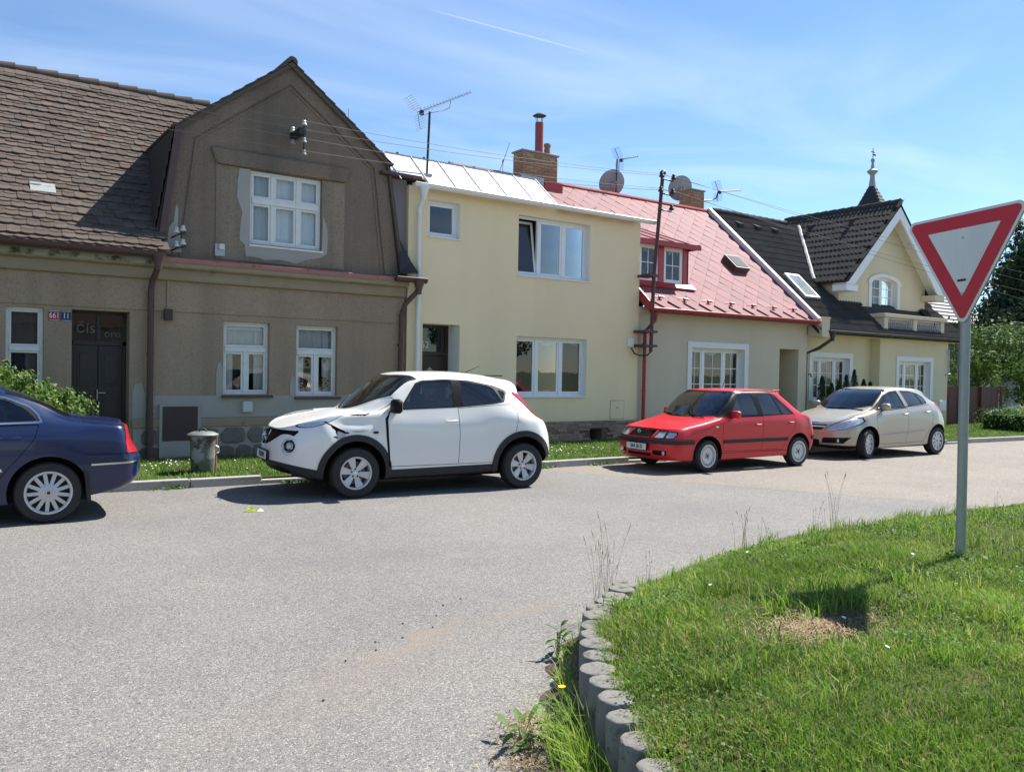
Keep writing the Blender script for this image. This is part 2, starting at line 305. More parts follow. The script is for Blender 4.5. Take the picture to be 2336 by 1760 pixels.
# ---------------------------------------------------------------- shared house materials
Y0 = 14.85
HM = dict(
    plaster1=mat('grey_brown_render', (.375, .285, .20), .95, spec=.2, var=.16, vs=1.2, bump=.7, bs=85, bd=.012, spots=((.245, .185, .135), 55, .52, .1), streak=((.21, .165, .125), 2.2, .5)),
    gable1=mat('dark_weathered_render', (.235, .182, .135), .95, spec=.2, var=.22, vs=1.0, bump=.9, bs=70, bd=.014, spots=((.11, .09, .075), 48, .55, .08), streak=((.10, .085, .075), 1.8, .7)),
    panel1=mat('panel_render', (.30, .235, .17), .95, spec=.2, var=.16, vs=1.2, bump=.7, bs=85, bd=.012, spots=((.15, .13, .10), 50, .54, .1), streak=((.12, .108, .09), 2., .6)),
    mortar=mat('grey_mortar', (.36, .345, .31), .95, spec=.2, var=.12, vs=3, bump=.35, bs=60, bd=.008),
    cornice=mat('cornice_render', (.315, .255, .18), .95, spec=.2, var=.2, vs=2.5, bump=.4, bs=60, spots=((.12, .125, .08), 3.2, .60, .15)),
    stone=mat('plinth_stone', (.14, .13, .11), .9, var=.3, vs=8, rnd=.3, bump=.5, bs=30, bd=.02),
    yellow=mat('yellow_render', (.86, .715, .455), .92, spec=.25, var=.035, vs=1.5, bump=.35, bs=140, bd=.004, patch=((.82, .69, .47), .5, .5, .3), streak=((.73, .60, .39), 1.3, .4)),
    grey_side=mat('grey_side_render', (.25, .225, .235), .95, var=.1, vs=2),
    beige=mat('beige_render', (.60, .53, .40), .92, spec=.25, var=.06, vs=1.5, streak=((.50, .44, .335), 1.2, .4), bump=.35, bs=140, bd=.004),
    cream=mat('cream_render', (.69, .61, .42), .92, spec=.25, var=.06, vs=1.5, streak=((.58, .51, .36), 1.2, .4), bump=.35, bs=140, bd=.004),
    white=mat('white_window_paint', (.80, .80, .79), .35, var=.03, vs=6),
    oldwhite=mat('old_white_window_paint', (.70, .70, .67), .55, var=.1, vs=8, spots=((.36, .33, .28), 30, .63, .06), bump=.2, bs=50, bd=.003),
    reveal=mat('white_reveal', (.78, .78, .76), .85, var=.04),
    brownmetal=mat('brown_sheet_metal', (.085, .045, .04), .5, var=.2, vs=6, spots=((.05, .03, .028), 8, .6, .15)),
    flash=mat('faded_red_flashing', (.36, .17, .14), .75, spec=.2, var=.2, vs=4, spots=((.12, .07, .06), 3.5, .58, .1)),
    whitemetal=mat('white_painted_metal', (.78, .79, .78), .35, var=.03),
    redmetal=mat('red_sheet_metal', (.36, .035, .035), .4, var=.12, vs=3),
    roofred=mat('red_shingle_metal', (.225, .09, .098), .68, var=.12, vs=1.3, rnd=.12, spec=.19, patch=((.25, .105, .115), .7, .5, .25)),
    roofwhite=mat('pale_roof_sheet', (.82, .83, .84), .3, metal=.25, var=.04, vs=2, spec=.6),
    darkwood=mat('dark_stained_wood', (.022, .018, .016), .45, var=.3, vs=8),
    brown=mat('brown_hatch', (.05, .032, .03), .6, var=.15, vs=5),
    dark=mat('dark_room', (.02, .02, .022), .9, var=.1),
    curtain=mat('net_curtain', (.72, .73, .74), .95, spec=.05, var=.08, vs=14),
    greycurtain=mat('grey_net_curtain', (.085, .088, .10), .95, spec=.05, var=.1, vs=14),
    tile=mat('old_clay_tile', (.116, .091, .075), .95, spec=.10, var=.25, vs=7, rnd=.17, bump=.4, bs=60, bd=.006, patch=((.10, .085, .072), 1.0, .42, .22), spots=((.20, .105, .078), 2.6, .62, .12)),
    sidetile=mat('dark_mossy_tile', (.055, .045, .038), .95, spec=.1, var=.3, vs=7),  # dark tile of the wing's left side, with its shade darkened into the colour
    darktile=mat('anthracite_concrete_tile', (.060, .056, .053), .85, spec=.12, var=.15, vs=6, rnd=.12, bump=.15, bs=90, bd=.003),
    brick=mat('chimney_brick', (.36, .205, .125), .9, var=.2, vs=9, rnd=.25, bump=.4, bs=60, bd=.005, spots=((.17, .12, .09), 6, .6, .15)),
    cladding=mat('stone_strip_cladding', (.30, .215, .16), .85, var=.25, vs=10, rnd=.35, bump=.5, bs=40, bd=.01),
    darkgutter=mat('anthracite_gutter', (.04, .038, .037), .4, var=.1),
    terracotta=mat('balcony_terracotta', (.50, .38, .30), .8, var=.08),
    steel=mat('galvanised_steel', (.42, .43, .44), .45, metal=.8, var=.12, vs=9),
    blackiron=mat('black_iron', (.02, .02, .022), .5, var=.2),
    porcelain=mat('porcelain', (.62, .62, .57), .2, var=.05),
    dish=mat('grey_dish', (.30, .30, .32), .5, var=.06),
    zinc=mat('dull_zinc', (.40, .42, .43), .5, metal=.5, var=.1),
)
PANE = glass('window_glass', (.86, .9, .9)); PANEDARK = glass('dark_window_glass', (.5, .55, .58), gain=1.15)

def wall(parent, name, outer, holes, mats, y=Y0, depth=.3, sides=True, revealmat=1):
    """A wall in the x-z plane facing -y, with openings whose reveals run back by depth."""
    m = MB()
    m.poly(outer, holes, lambda a, b_: (a, y, b_))
    if sides:
        n = len(outer); m.add([(p[0], y, p[1]) for p in outer]+[(p[0], y+depth, p[1]) for p in outer], [(i, (i+1) % n, (i+1) % n+n, i+n) for i in range(n)])
    m.mi = revealmat
    for h in holes:
        n = len(h); m.add([(p[0], y, p[1]) for p in h]+[(p[0], y+depth, p[1]) for p in h], [(i, (i+1) % n, (i+1) % n+n, i+n) for i in range(n)])
    return m.build(name, mats, parent)
def rect(x0, x1, z0, z1): return [(x0, z0), (x1, z0), (x1, z1), (x0, z1)]

def fold_curtain(parent, x0, x1, y, z0, z1, m, amp=.012, n=None, gap=None, scallop=0):
    n = n or max(8, int((x1-x0)/.035)); b = MB(); v = []
    ph = random.uniform(0, 6)
    for i in range(n+1):
        t = i/n; x = x0+(x1-x0)*t; yy = y+amp*math.sin(ph+i*1.9+.6*math.sin(i*.7))
        zb = z0 if not scallop else z1-scallop*(.6+.4*math.cos(t*6.283*2))
        v += [(x, yy, zb), (x, yy, z1)]
    b.add(v, [(2*i, 2*i+2, 2*i+3, 2*i+1) for i in range(n)])
    return b.build('curtain', m, parent, smooth=True)
def window(parent, x0, x1, z0, z1, y, cols, rows, fm, bars=None, fw=.055, sash=.045, pane=None, curtain='full', cm=None, sill=None, sillm=None, label=None, deep=.9, tilt=None, back=True, transom=.06):
    """window > frame bars are the window itself; children sash, pane, curtain, sill.
    cols/rows: fractions where the mullions and transoms sit; bars: glazing bars per light (nx, nz)."""
    pane = pane or PANE; cm = cm or HM['curtain']
    w = MB(); d = .06
    w.box(x0, x1, y, y+d, z0, z0+fw); w.box(x0, x1, y, y+d, z1-fw, z1); w.box(x0, x0+fw, y, y+d, z0+fw, z1-fw); w.box(x1-fw, x1, y, y+d, z0+fw, z1-fw)
    X = [x0]+[x0+(x1-x0)*c for c in cols]+[x1]; Z = [z0]+[z0+(z1-z0)*r for r in rows]+[z1]
    for r in Z[1:-1]: w.box(x0+fw, x1-fw, y-.012, y+d-.004, r-transom/2, r+transom/2)
    for j in range(len(Z)-1):
        cc = X[1:-1]
        if tilt is not None and isinstance(tilt, dict) and j in tilt.get('nomull', ()): cc = []
        za = Z[j]+(fw if j == 0 else transom/2); zb = Z[j+1]-(fw if j == len(Z)-2 else transom/2)
        for c in cc: w.box(c-.032, c+.032, y-.006, y+d-.002, za, zb)
    wo_ = w.build('window', fm, parent, bevel=.006)
    if label: wo_['label'] = label
    for j in range(len(Z)-1):
        XX = X
        if isinstance(tilt, dict) and j in tilt.get('nomull', ()): XX = [x0, x1]
        for i in range(len(XX)-1):
            a = XX[i]+(fw if i == 0 else .032); b_ = XX[i+1]-(fw if i == len(XX)-2 else .032)
            c = Z[j]+(fw if j == 0 else transom/2); e = Z[j+1]-(fw if j == len(Z)-2 else transom/2)
            s = MB(); g = .002
            a += g; b_ -= g; c += g; e -= g
            s.box(a, b_, y+.006, y+.05, c, c+sash); s.box(a, b_, y+.006, y+.05, e-sash, e); s.box(a, a+sash, y+.006, y+.05, c+sash, e-sash); s.box(b_-sash, b_, y+.006, y+.05, c+sash, e-sash)
            if bars:
                bw = .011
                for k in range(1, bars[0]): xx = a+sash+(b_-a-2*sash)*k/bars[0]; s.box(xx-bw, xx+bw, y+.014, y+.034, c+sash, e-sash)
                for k in range(1, bars[1]): zz_ = c+sash+(e-c-2*sash)*k/bars[1]; s.box(a+sash, b_-sash, y+.012, y+.036, zz_-bw, zz_+bw)
            T = None
            if isinstance(tilt, dict) and (i, j) == tilt.get('open'):
                # tilted inwards at the top about its bottom edge
                T = Matrix.Translation((0, y+.02, c)) @ Matrix.Rotation(R(-9), 4, 'X') @ Matrix.Translation((0, -y-.02, -c))
            so_ = s.build('sash', fm, wo_, bevel=.005, M=T)
            p = MB(); p.add([(a+sash, y+.024, c+sash), (b_-sash, y+.024, c+sash), (b_-sash, y+.024, e-sash), (a+sash, y+.024, e-sash)], [(0, 1, 2, 3)])
            p.build('pane', pane, wo_, M=T)
    if curtain == 'full': fold_curtain(wo_, x0+fw, x1-fw, y+.13, z0+fw, z1-.01, cm)
    elif curtain == 'sides':
        w_ = (x1-x0)*.27; fold_curtain(wo_, x0+fw, x0+w_, y+.13, z0+fw, z1-.01, cm); fold_curtain(wo_, x1-w_, x1-fw, y+.13, z0+fw, z1-.01, cm)
    elif curtain == 'scallop':
        fold_curtain(wo_, x0+fw, x1-fw, y+.13, z0+fw, z1-.01, cm, scallop=.16, n=60)
    if back:
        r = MB(); yb = y+deep
        v = [(x, yy, z) for x in (x0-.05, x1+.05) for yy in (y+.065, yb) for z in (z0-.05, z1+.05)]
        r.add(v, [(0, 1, 3, 2), (4, 6, 7, 5), (2, 3, 7, 6), (0, 2, 6, 4), (1, 5, 7, 3)]); r.build('room_niche', HM['dark'], wo_)
    if sill:
        s = MB(); s.prism([(y-sill[0], z0-.055), (y-sill[0], z0-.02), (y+.05, z0+.004), (y+.05, z0-.055)], x0-sill[1], x1+sill[2], 'x'); s.build('sill', sillm or fm, wo_, bevel=.004)
    return wo_
def blob_patch(x, z, rx, rz, n=22, jit=.25, sq=2.2):
    pts = []
    for i in range(n):
        t = 2*math.pi*i/n; c, s = math.cos(t), math.sin(t); k = 1+random.uniform(-jit, jit)
        pts.append((x+rx*k*math.copysign(abs(c)**(2/sq), c), z+rz*k*math.copysign(abs(s)**(2/sq), s)))
    return pts
def gutter(parent, x0, x1, y, z, r, m, name='gutter', dz=0.):
    b = MB(); n = 9; v = []
    for x, zz_ in ((x0, z), (x1, z+dz)):
        for i in range(n): t = math.pi*i/(n-1); v.append((x, y-r*math.cos(t), zz_-r*math.sin(t)))
        for i in range(n): t = math.pi*(n-1-i)/(n-1); v.append((x, y-(r-.012)*math.cos(t), zz_-(r-.012)*math.sin(t)))
    k = 2*n
    b.add(v, [(i, (i+1) % k, (i+1) % k+k, i+k) for i in range(k)]+[tuple(range(n)), tuple(range(k, k+n))])
    b.cyl((x0, y-r, z+.004), (x1, y-r, z+dz+.004), .011, n=6)
    o = b.build(name, m, parent, smooth=True)
    c = MB()
    for x in np.arange(x0+.4, x1, .9):
        v = []
        for i in range(9): t = math.pi*i/8; v.append((x, y-(r+.004)*math.cos(t), z+dz*(x-x0)/(x1-x0)-(r+.004)*math.sin(t)))
        c.tube(v, .006, 5)
    c.build('bracket', m, o)
    return o
def downpipe(parent, path, r, m, hopper=None, clips=()):
    b = MB(); b.tube(path, r, 12); o = b.build('downpipe', m, parent, smooth=True)
    if hopper:
        x, y, z = hopper; h = MB(); h.lathe([(r, -.28), (r*1.15, -.2), (r*2.3, -.02), (r*2.4, 0), (r*2.2, 0), (r*.9, -.2)], Matrix.Translation((x, y, z)), 14); h.build('hopper', m, o, smooth=True)
    for p in clips: c = MB(); c.cyl((p[0], p[1], p[2]-.02), (p[0], p[1], p[2]+.02), r*1.18, n=12); c.build('clip', m, o)
    return o

# ================================================================ grey-brown house with the cross gable
h1 = thing('grey_house', (2.5, Y0, 0), 'weathered grey-brown rendered house with clay tile roof and broad cross gable', 'house')
H1L, H1R = -5.0, 7.74
W0 = (.93, 1.44, .98, 2.58); W1 = (4.20, 5.02, 1.22, 2.51); W2 = (5.52, 6.33, 1.19, 2.50); D1 = (1.83, 2.68, .1, 2.58)
wall(h1, 'wall', rect(H1L, H1R, -.05, 3.3), [rect(*W0), rect(*W1), rect(*W2), rect(*D1)], [HM['plaster1'], HM['plaster1']], depth=.35)
b = MB(); b.box(H1L, H1R, 22.4, 22.7, -.05, 3.3); b.box(H1L, H1L+.3, Y0+.36, 22.39, -.05, 3.3); b.box(H1R-.3, H1R, Y0+.36, 22.39, -.05, 3.3); b.box(H1L+.31, H1R-.31, Y0+1.4, 22.38, .1, .2); b.build('rear_wall', HM['plaster1'], h1)
# frieze (slightly proud) and cornice
b = MB(); b.box(H1L, H1R-.02, Y0-.022, Y0-.002, 2.625, 3.14); b.build('frieze', HM['plaster1'], h1, bevel=.006)
b = MB(); b.prism([(Y0-.002, 3.13), (Y0-.10, 3.15), (Y0-.12, 3.2), (Y0-.12, 3.32), (Y0-.24, 3.345), (Y0-.26, 3.37), (Y0-.26, 3.50), (Y0-.002, 3.54)], H1L, H1R-.03, 'x'); b.build('cornice', HM['cornice'], h1, bevel=.008)
b = MB(); b.prism([(Y0-.285, 3.43), (Y0-.285, 3.505), (Y0-.02, 3.56), (Y0-.02, 3.545)], 3.13, 7.62, 'x'); b.build('flashing', HM['flash'], h1, bevel=.004)
# base: repaired band, ledge, field stones
b = MB(); b.box(2.95, 7.70, Y0-.012, Y0-.001, .82, 1.2); b.prism(blob_patch(4.135, 1.42, .06, .36, jit=.05), Y0-.011, Y0-.001); b.prism(blob_patch(5.46, 1.34, .055, .22, jit=.05), Y0-.011, Y0-.001); b.prism(blob_patch(2.83, 1.0, .11, .42, jit=.07), Y0-.013, Y0-.001); b.build('mortar_patch', HM['mortar'], h1)
b = MB(); b.box(2.72, 7.72, Y0-.05, Y0-.001, .665, .815); b.build('plinth_ledge', HM['cornice'], h1, bevel=.01)
pl = MB(); pl.box(2.74, 7.71, Y0-.025, Y0-.001, .02, .663); plo = pl.build('plinth', HM['mortar'], h1)
x = 2.76; row = [(.05, .34), (.36, .65)]
for r_i, (za, zb) in enumerate(row):
    x = 2.76+.1*r_i
    while x < 7.5:
        w_ = random.uniform(.26, .52); s = MB(); n = 9; pts = []
        cxx, czz = x+w_/2, (za+zb)/2
        for i in range(n):
            t = 2*math.pi*(i+random.uniform(-.2, .2))/n; pts.append((cxx+w_*.5*.93*max(-1, min(1, 1.22*math.cos(t))), czz+(zb-za)*.5*.95*max(-1, min(1, 1.22*math.sin(t)))))
        s.prism(pts, Y0-.058+random.uniform(-.012, .01), Y0-.02); s.build('stone', HM['stone'], plo, bevel=.016); x += w_+.015
b = MB(); b.box(1.55, 1.81, Y0-.05, Y0-.001, .1, .55); b.build('door_plinth', HM['cornice'], h1)
# windows
window(h1, *W0, Y0+.07, [], [.60], HM['oldwhite'], curtain='full', cm=HM['greycurtain'], fw=.045, sash=.03, transom=.075, sill=(.1, .02, .05), sillm=HM['brownmetal'], label='narrow white window beside the house number plates')
w1 = window(h1, *W1, Y0+.09, [.5], [.62], HM['oldwhite'], tilt={'nomull': (1,)}, curtain='sides', sash=.038, fw=.04, transom=.085, sill=(.17, .03, .06), sillm=HM['brownmetal'])
w2 = window(h1, *W2, Y0+.09, [.5], [.62], HM['oldwhite'], tilt={'nomull': (1,)}, curtain='sides', sash=.038, fw=.04, transom=.085, sill=(.17, .03, .06), sillm=HM['brownmetal'])
for (a, b_, c, d_), w_ in ((W1, w1), (W2, w2)):
    zt = c+(d_-c)*.62; fold_curtain(w_, a+.05, b_-.05, Y0+.24, zt+.04, d_-.05, HM['curtain'])
b = MB(); b.box(W1[0]+.05, W1[1]-.05, Y0+.175, Y0+.185, 2.37, 2.47); b.build('roller_blind', HM['white'], w1)
# door: two leaves with panels, transom light with lettering
dr = MB(); yd = Y0+.28
dr.box(D1[0], D1[1], yd, yd+.06, 2.02, 2.10); dr.box(D1[0], D1[0]+.06, yd, yd+.07, .1, 2.58); dr.box(D1[1]-.06, D1[1], yd, yd+.07, .1, 2.58); dr.box(D1[0]+.06, D1[1]-.06, yd, yd+.06, 2.53, 2.58); dr.box(2.225, 2.285, yd-.01, yd+.06, 2.10, 2.53)
door1 = dr.build('door', HM['darkwood'], h1, bevel=.006); door1['label'] = 'dark wooden double door with glazed transom'
for a, b_ in ((D1[0]+.062, 2.25), (2.26, D1[1]-.062)):
    lf = MB(); lf.box(a, b_, yd+.012, yd+.05, .1, 2.018)
    for za, zb in ((.2, .62), (.7, 1.25), (1.35, 1.92)):
        lf.box(a+.05, b_-.05, yd+.002, yd+.0119, za, zb); lf.box(a+.085, b_-.085, yd-.008, yd+.0019, za+.04, zb-.04)
    lf.build('door_leaf', HM['darkwood'], door1, bevel=.004)
for a, b_ in ((D1[0]+.06, 2.225), (2.285, D1[1]-.06)):
    p = MB(); p.add([(a, yd+.03, 2.10), (b_, yd+.03, 2.10), (b_, yd+.03, 2.53), (a, yd+.03, 2.53)], [(0, 1, 2, 3)]); p.build('pane', PANEDARK, door1)
b = MB(); b.box(D1[0]-.1, D1[1]+.1, Y0+.8, Y0+.82, .1, 2.7); b.build('hall_back', HM['dark'], door1)
b = MB(); b.cyl((2.24, yd-.03, 1.12), (2.24, yd-.03, 1.3), .012, n=8); b.tube([(2.24, yd, 1.24), (2.24, yd-.055, 1.24), (2.36, yd-.055, 1.24)], .011, 8); b.build('handle', HM['steel'], door1, smooth=True)
lm = mat('pale_transom_lettering', (.13, .13, .12), .6); 
put(bpy.data.objects.new('lettering', text_mesh('\u010d\u00eds', .25, lm, depth=.001)), door1, upright(2.07, yd+.022, 2.3))
put(bpy.data.objects.new('lettering', text_mesh('oro', .17, lm, depth=.001)), door1, upright(2.47, yd+.022, 2.22))
# number plates
pr_ = mat('red_enamel', (.30, .03, .04), .3, var=.06); pb_ = mat('blue_enamel', (.012, .028, .085), .3, var=.06); pw_ = mat('enamel_white', (.72, .72, .72), .4)
for x0_, x1_, m_, tx in ((1.505, 1.66, pr_, '661'), (1.675, 1.82, pb_, '11')):
    b = MB(); b.box(x0_, x1_, Y0-.014, Y0-.002, 2.385, 2.545); po = b.build('house_number_plate', m_, h1, bevel=.004); po['label'] = ('red' if tx == '661' else 'blue')+' enamel plate reading '+tx
    b = MB(); t_ = .006
    b.box(x0_+.006, x1_-.006, Y0-.0165, Y0-.0145, 2.391, 2.391+t_); b.box(x0_+.006, x1_-.006, Y0-.0165, Y0-.0145, 2.539-t_, 2.539); b.build('border', pw_, po)
    put(bpy.data.objects.new('lettering', text_mesh(tx, .13, pw_, depth=.001, sx=.75, bold=.0)), po, upright((x0_+x1_)/2, Y0-.0165, 2.465))
# hatch, boxes, conduit
b = MB(); b.box(3.19, 3.76, Y0-.085, Y0-.0735, .44, 1.02); b.build('meter_hatch', HM['brown'], h1, bevel=.004)
b = MB(); b.box(3.14, 3.81, Y0-.072, Y0-.0135, .14, 1.05); b.build('hatch_frame', HM['mortar'], h1)
b = MB(); b.box(3.20, 3.33, Y0-.10, Y0-.023, 2.47, 2.66); b.build('junction_box', HM['brown'], h1, bevel=.006)
b = MB(); b.box(3.245, 3.28, Y0-.05, Y0-.0225, 2.66, 3.14); b.build('conduit', HM['plaster1'], h1)
b = MB(); b.box(4.53, 4.70, Y0-.09, Y0-.0125, .91, 1.1); b.build('meter_box', mat('grey_white_box', (.55, .55, .52), .6), h1, bevel=.008)
# gable
GA = (5.33, 7.18); GK = ((3.40, 5.75), (7.26, 5.75)); GB = ((3.09, 3.56), (7.58, 3.56)); GW = (4.63, 5.96, 3.91, 5.21)
gy = Y0-.02
out = [GB[0], GB[1], GK[1], GA, GK[0]]
wall(h1, 'gable_wall', out, [rect(*GW)], [HM['gable1'], HM['gable1']], y=gy, depth=.3)
def inset(poly, d):
    r = []; n = len(poly)
    for i in range(n):
        p, q, s = (Vector(poly[(i+k) % n]) for k in (-1, 0, 1)); e1 = (q-p).normalized(); e2 = (s-q).normalized()
        n1 = Vector((-e1.y, e1.x)); n2 = Vector((-e2.y, e2.x)); k = (n1+n2); k = k/(k.length_squared)*2
        r.append(tuple(q+k*d/1.))
    return r
o2 = inset(out, .26); i2 = inset(out, .285); o2 = [(p[0], max(p[1], 3.57)) for p in o2]; i2 = [(p[0], max(p[1], 3.57)) for p in i2]
o2[0] = (o2[0][0], 3.57); o2[1] = (o2[1][0], 3.57); i2[0] = (i2[0][0], 3.575); i2[1] = (i2[1][0], 3.575)
o1 = [(p[0]*.999+.005, p[1]) for p in out]
def ring(outer, inner, a, b_, mats, name, skip=()):
    m = MB()
    for i in range(len(outer)):
        if i in skip: continue
        j = (i+1) % len(outer); m.prism([outer[i], outer[j], inner[j], inner[i]], a, b_)
    return m.build(name, mats, h1)
edge = [(3.10, 3.57), (7.57, 3.57), (7.25, 5.745), (5.33, 7.17), (3.41, 5.745)]
ring(edge, o2, gy-.03, gy-.001, HM['gable1'], 'gable_border', skip=(0,))
i3 = inset(out, .30); i4 = inset(out, .33)
for l in (i3, i4): l[0] = (l[0][0], 3.575); l[1] = (l[1][0], 3.575)
ring(i3, i4, gy-.016, gy-.001, HM['gable1'], 'gable_moulding', skip=(0,))
b = MB(); b.prism([(4.03, 3.58), (GW[0]-.005, 3.58), (GW[0]-.005, 5.22), (4.03, 5.22)], gy-.018, gy-.001); b.prism([(GW[1]+.005, 3.58), (6.42, 3.58), (6.42, 5.22), (GW[1]+.005, 5.22)], gy-.018, gy-.001); b.prism([(GW[0]-.004, 3.58), (GW[1]+.004, 3.58), (GW[1]+.004, 3.85), (GW[0]-.004, 3.85)], gy-.017, gy-.001); b.build('window_panel', HM['panel1'], h1, bevel=.006)
b = MB(); b.prism([(4.03, 5.225), (6.42, 5.225), (6.53, 5.50), (3.93, 5.50)], gy-.075, gy-.001); b.build('window_hood', HM['gable1'], h1, bevel=.03)
# light mortar patches round the gable window (irregular, a few mm proud)
def jag(pts, k=.02): return [(p[0]+random.uniform(-k, k), p[1]+random.uniform(-k, k)) for p in pts]
b = MB(); b.prism([(4.43, 5.2), (4.62, 5.215), (4.625, 3.9), (5.97, 3.88), (5.99, 4.55)]+jag([(6.02, 4.45), (6.06, 4.3), (6.1, 4.1), (6.08, 3.85), (5.95, 3.76), (5.7, 3.72), (5.5, 3.63), (5.2, 3.66), (4.9, 3.64), (4.7, 3.67), (4.57, 3.66), (4.53, 3.85), (4.46, 3.95), (4.44, 4.2), (4.47, 4.45), (4.40, 4.7), (4.41, 4.95)]), gy-.026, gy-.0185); b.build('mortar_patch', HM['mortar'], h1); b = MB()
b.prism(jag([(3.22, 3.6), (3.47, 3.62), (3.45, 3.9), (3.40, 4.05), (3.42, 4.35), (3.37, 4.45), (3.34, 4.15), (3.27, 4.05)], .012), gy-.038, gy-.0305); b.build('mortar_patch', HM['mortar'], h1)
window(h1, *GW, gy+.05, [.315, .67], [.595], HM['oldwhite'], curtain='full', cm=HM['curtain'], sash=.038, fw=.04, transom=.10, sill=(.10, .02, .03), sillm=HM['oldwhite'], label='large six-light white window in the gable')
b = MB(); b.box(4.02, 4.19, gy-.045, gy-.019, 3.63, 3.84); bo = b.build('lamp_plate', HM['zinc'], h1); b = MB(); b.box(4.08, 4.17, gy-.09, gy-.046, 3.74, 3.84); b.build('lamp', HM['porcelain'], bo, bevel=.01)
# main roof: clay tiles laid course by course
EY, EZ, RY, RZ = 14.42, 3.60, 18.6, 7.32
sl_ = math.atan2(RZ-EZ, RY-EY); LEN = math.hypot(RZ-EZ, RY-EY)
b = MB(); b.prism([(EY, EZ-.06), (RY, RZ-.06), (22.8, EZ-.06), (22.8, EZ-.16), (RY, RZ-.18), (EY, EZ-.16)], H1L-.2, 3.04, 'x'); b.prism([(15.3, EZ-.06+.88*math.tan(sl_)), (RY, RZ-.06), (22.8, EZ-.06), (22.8, EZ-.16), (RY, RZ-.18), (15.3, EZ-.18+.88*math.tan(sl_))], 3.041, 7.2, 'x'); deck = b.build('roof', HM['tile'], h1)
b = MB(); b.prism([(Y0+.36, 3.31), (RY, RZ-.19), (22.38, 3.31)], H1L+.02, H1L+.3, 'x'); b.build('end_gable', HM['plaster1'], h1)
TW, TL_, EXP = .182, .40, .232
t_ = MB(); pts = [(-TW/2+.0015, TL_), (TW/2-.0015, TL_), (TW/2-.0015, .026), (TW*.3, .009), (TW*.1, .0), (-TW*.1, .0), (-TW*.3, .009), (-TW/2+.0015, .026)]
t_.prism(pts, 0, .02, 'z'); tmesh = t_.mesh('tile', HM['tile'])
def wing_left(z):   # x of the wing's left steep side at height z
    return 3.02+(z-3.6)*(3.33-3.02)/(5.75-3.6) if z < 5.75 else 3.33+(z-5.75)*(5.33-3.33)/(7.2-5.75)
def roof_tiles(parent, tm, origin, ux, uy, nrm, n_u, n_v, du, dv, keep, lift, tiltang, limit, name, stuffname, jit=.006, key=None):
    """Courses of tiles on a slope: ux along the eave, uy up the slope, nrm outwards. The `limit` largest in view become parts, the rest one stuff part."""
    cand = []
    for j in range(n_v):
        for i in range(n_u):
            u = (i+.5*(j % 2))*du; v_ = j*dv; p = origin+ux*u+uy*v_
            if keep(p, u, v_): cand.append((p, i, j))
    cand.sort(key=key or (lambda c: c[0].length))
    B3 = Matrix((ux, uy, nrm)).transposed().to_4x4()
    def MT(p):
        return Matrix.Translation(p+nrm*(lift+random.uniform(0, jit))) @ B3 @ Matrix.Rotation(tiltang+random.uniform(-.012, .012), 4, 'X') @ Matrix.Rotation(random.uniform(-.02, .02)*(jit > 0), 4, 'Z')
    for p, i, j in cand[:limit]: inst(tm, name, parent, MT(p))
    if len(cand) > limit:
        n0 = len(tm.vertices); co = np.empty(n0*3); tm.vertices.foreach_get('co', co); co = np.c_[co.reshape(-1, 3), np.ones(n0)]
        fs = [tuple(f.vertices) for f in tm.polygons]; V = []; F = []; rn = []
        for k, (p, i, j) in enumerate(cand[limit:]):
            V.append((co @ np.array(MT(p)).T)[:, :3]); F += [tuple(k*n0+q for q in f) for f in fs]; rn += [random.random()]*len(fs)
        me = bpy.data.meshes.new(stuffname); me.from_pydata(np.concatenate(V).tolist(), [], F); me.materials.append(tm.materials[0])
        at = me.attributes.new('rnd', 'FLOAT', 'FACE'); at.data.foreach_set('value', rn)
        put(tag(bpy.data.objects.new(stuffname, me), kind='stuff'), parent)
uy_ = Vector((0, math.cos(sl_), math.sin(sl_))); nr_ = Vector((0, -math.sin(sl_), math.cos(sl_)))
def keep1(p, u, v_):
    return p.x < wing_left(p.z)+.12
roof_tiles(deck, tmesh, Vector((H1L-.1, EY-.06, EZ-.10)), Vector((1, 0, 0)), uy_, nr_, 62, 24, TW, EXP, keep1, .085, -.15, 300, 'tile', 'roof_tiles', jit=.012, key=lambda c: (0 if (.5 < c[0].x and c[2] > 0) else 1, c[0].length))
roof_tiles(deck, tmesh, Vector((H1L-.1+TW/2, EY-.06, EZ-.10))+uy_*.085, Vector((1, 0, 0)), uy_, nr_, 62, 23, TW, EXP, keep1, .098, -.15, 0, 'tile', 'upper_roof_tiles', jit=.012)
b = MB()
for k in range(28):
    x = H1L-.2+.36*k
    if x > 5.2: break
    b.tube([(x, RY, RZ-.03), (x+.37, RY, RZ-.015)], [.115, .135], 10)
b.build('ridge_tiles', HM['tile'], deck, smooth=True)
b = MB(); b.box(1.16, 1.52, 0, .03, 0, .26); b.build('skylight_pane', mat('cloudy_roof_glass', (.30, .33, .32), .5, var=.2, vs=20), deck, M=Matrix.Translation((.12, EY+.045+1.16*math.cos(sl_)-.07, EZ+.09+1.16*math.sin(sl_))) @ Matrix.Rotation(sl_-R(90), 4, 'X'))
gutter(h1, H1L, 3.1, EY-.03, EZ-.05, .085, HM['brownmetal'])
b = MB(); b.box(H1L, 3.13, Y0-.265, Y0-.262, 3.37, 3.50); b.build('eave_board', mat('peeling_fascia', (.36, .355, .27), .9, var=.15, vs=4, spots=((.07, .075, .04), 2.6, .5, .1)), h1)
downpipe(h1, [(3.02, EY-.03, EZ-.13), (3.02, EY+.02, EZ-.3), (2.99, Y0-.16, 3.1), (2.98, Y0-.11, 2.95), (2.98, Y0-.10, .15)], .05, HM['brownmetal'], hopper=(3.02, EY-.03, EZ-.06), clips=((2.98, Y0-.10, 1.9), (2.98, Y0-.10, .9)))
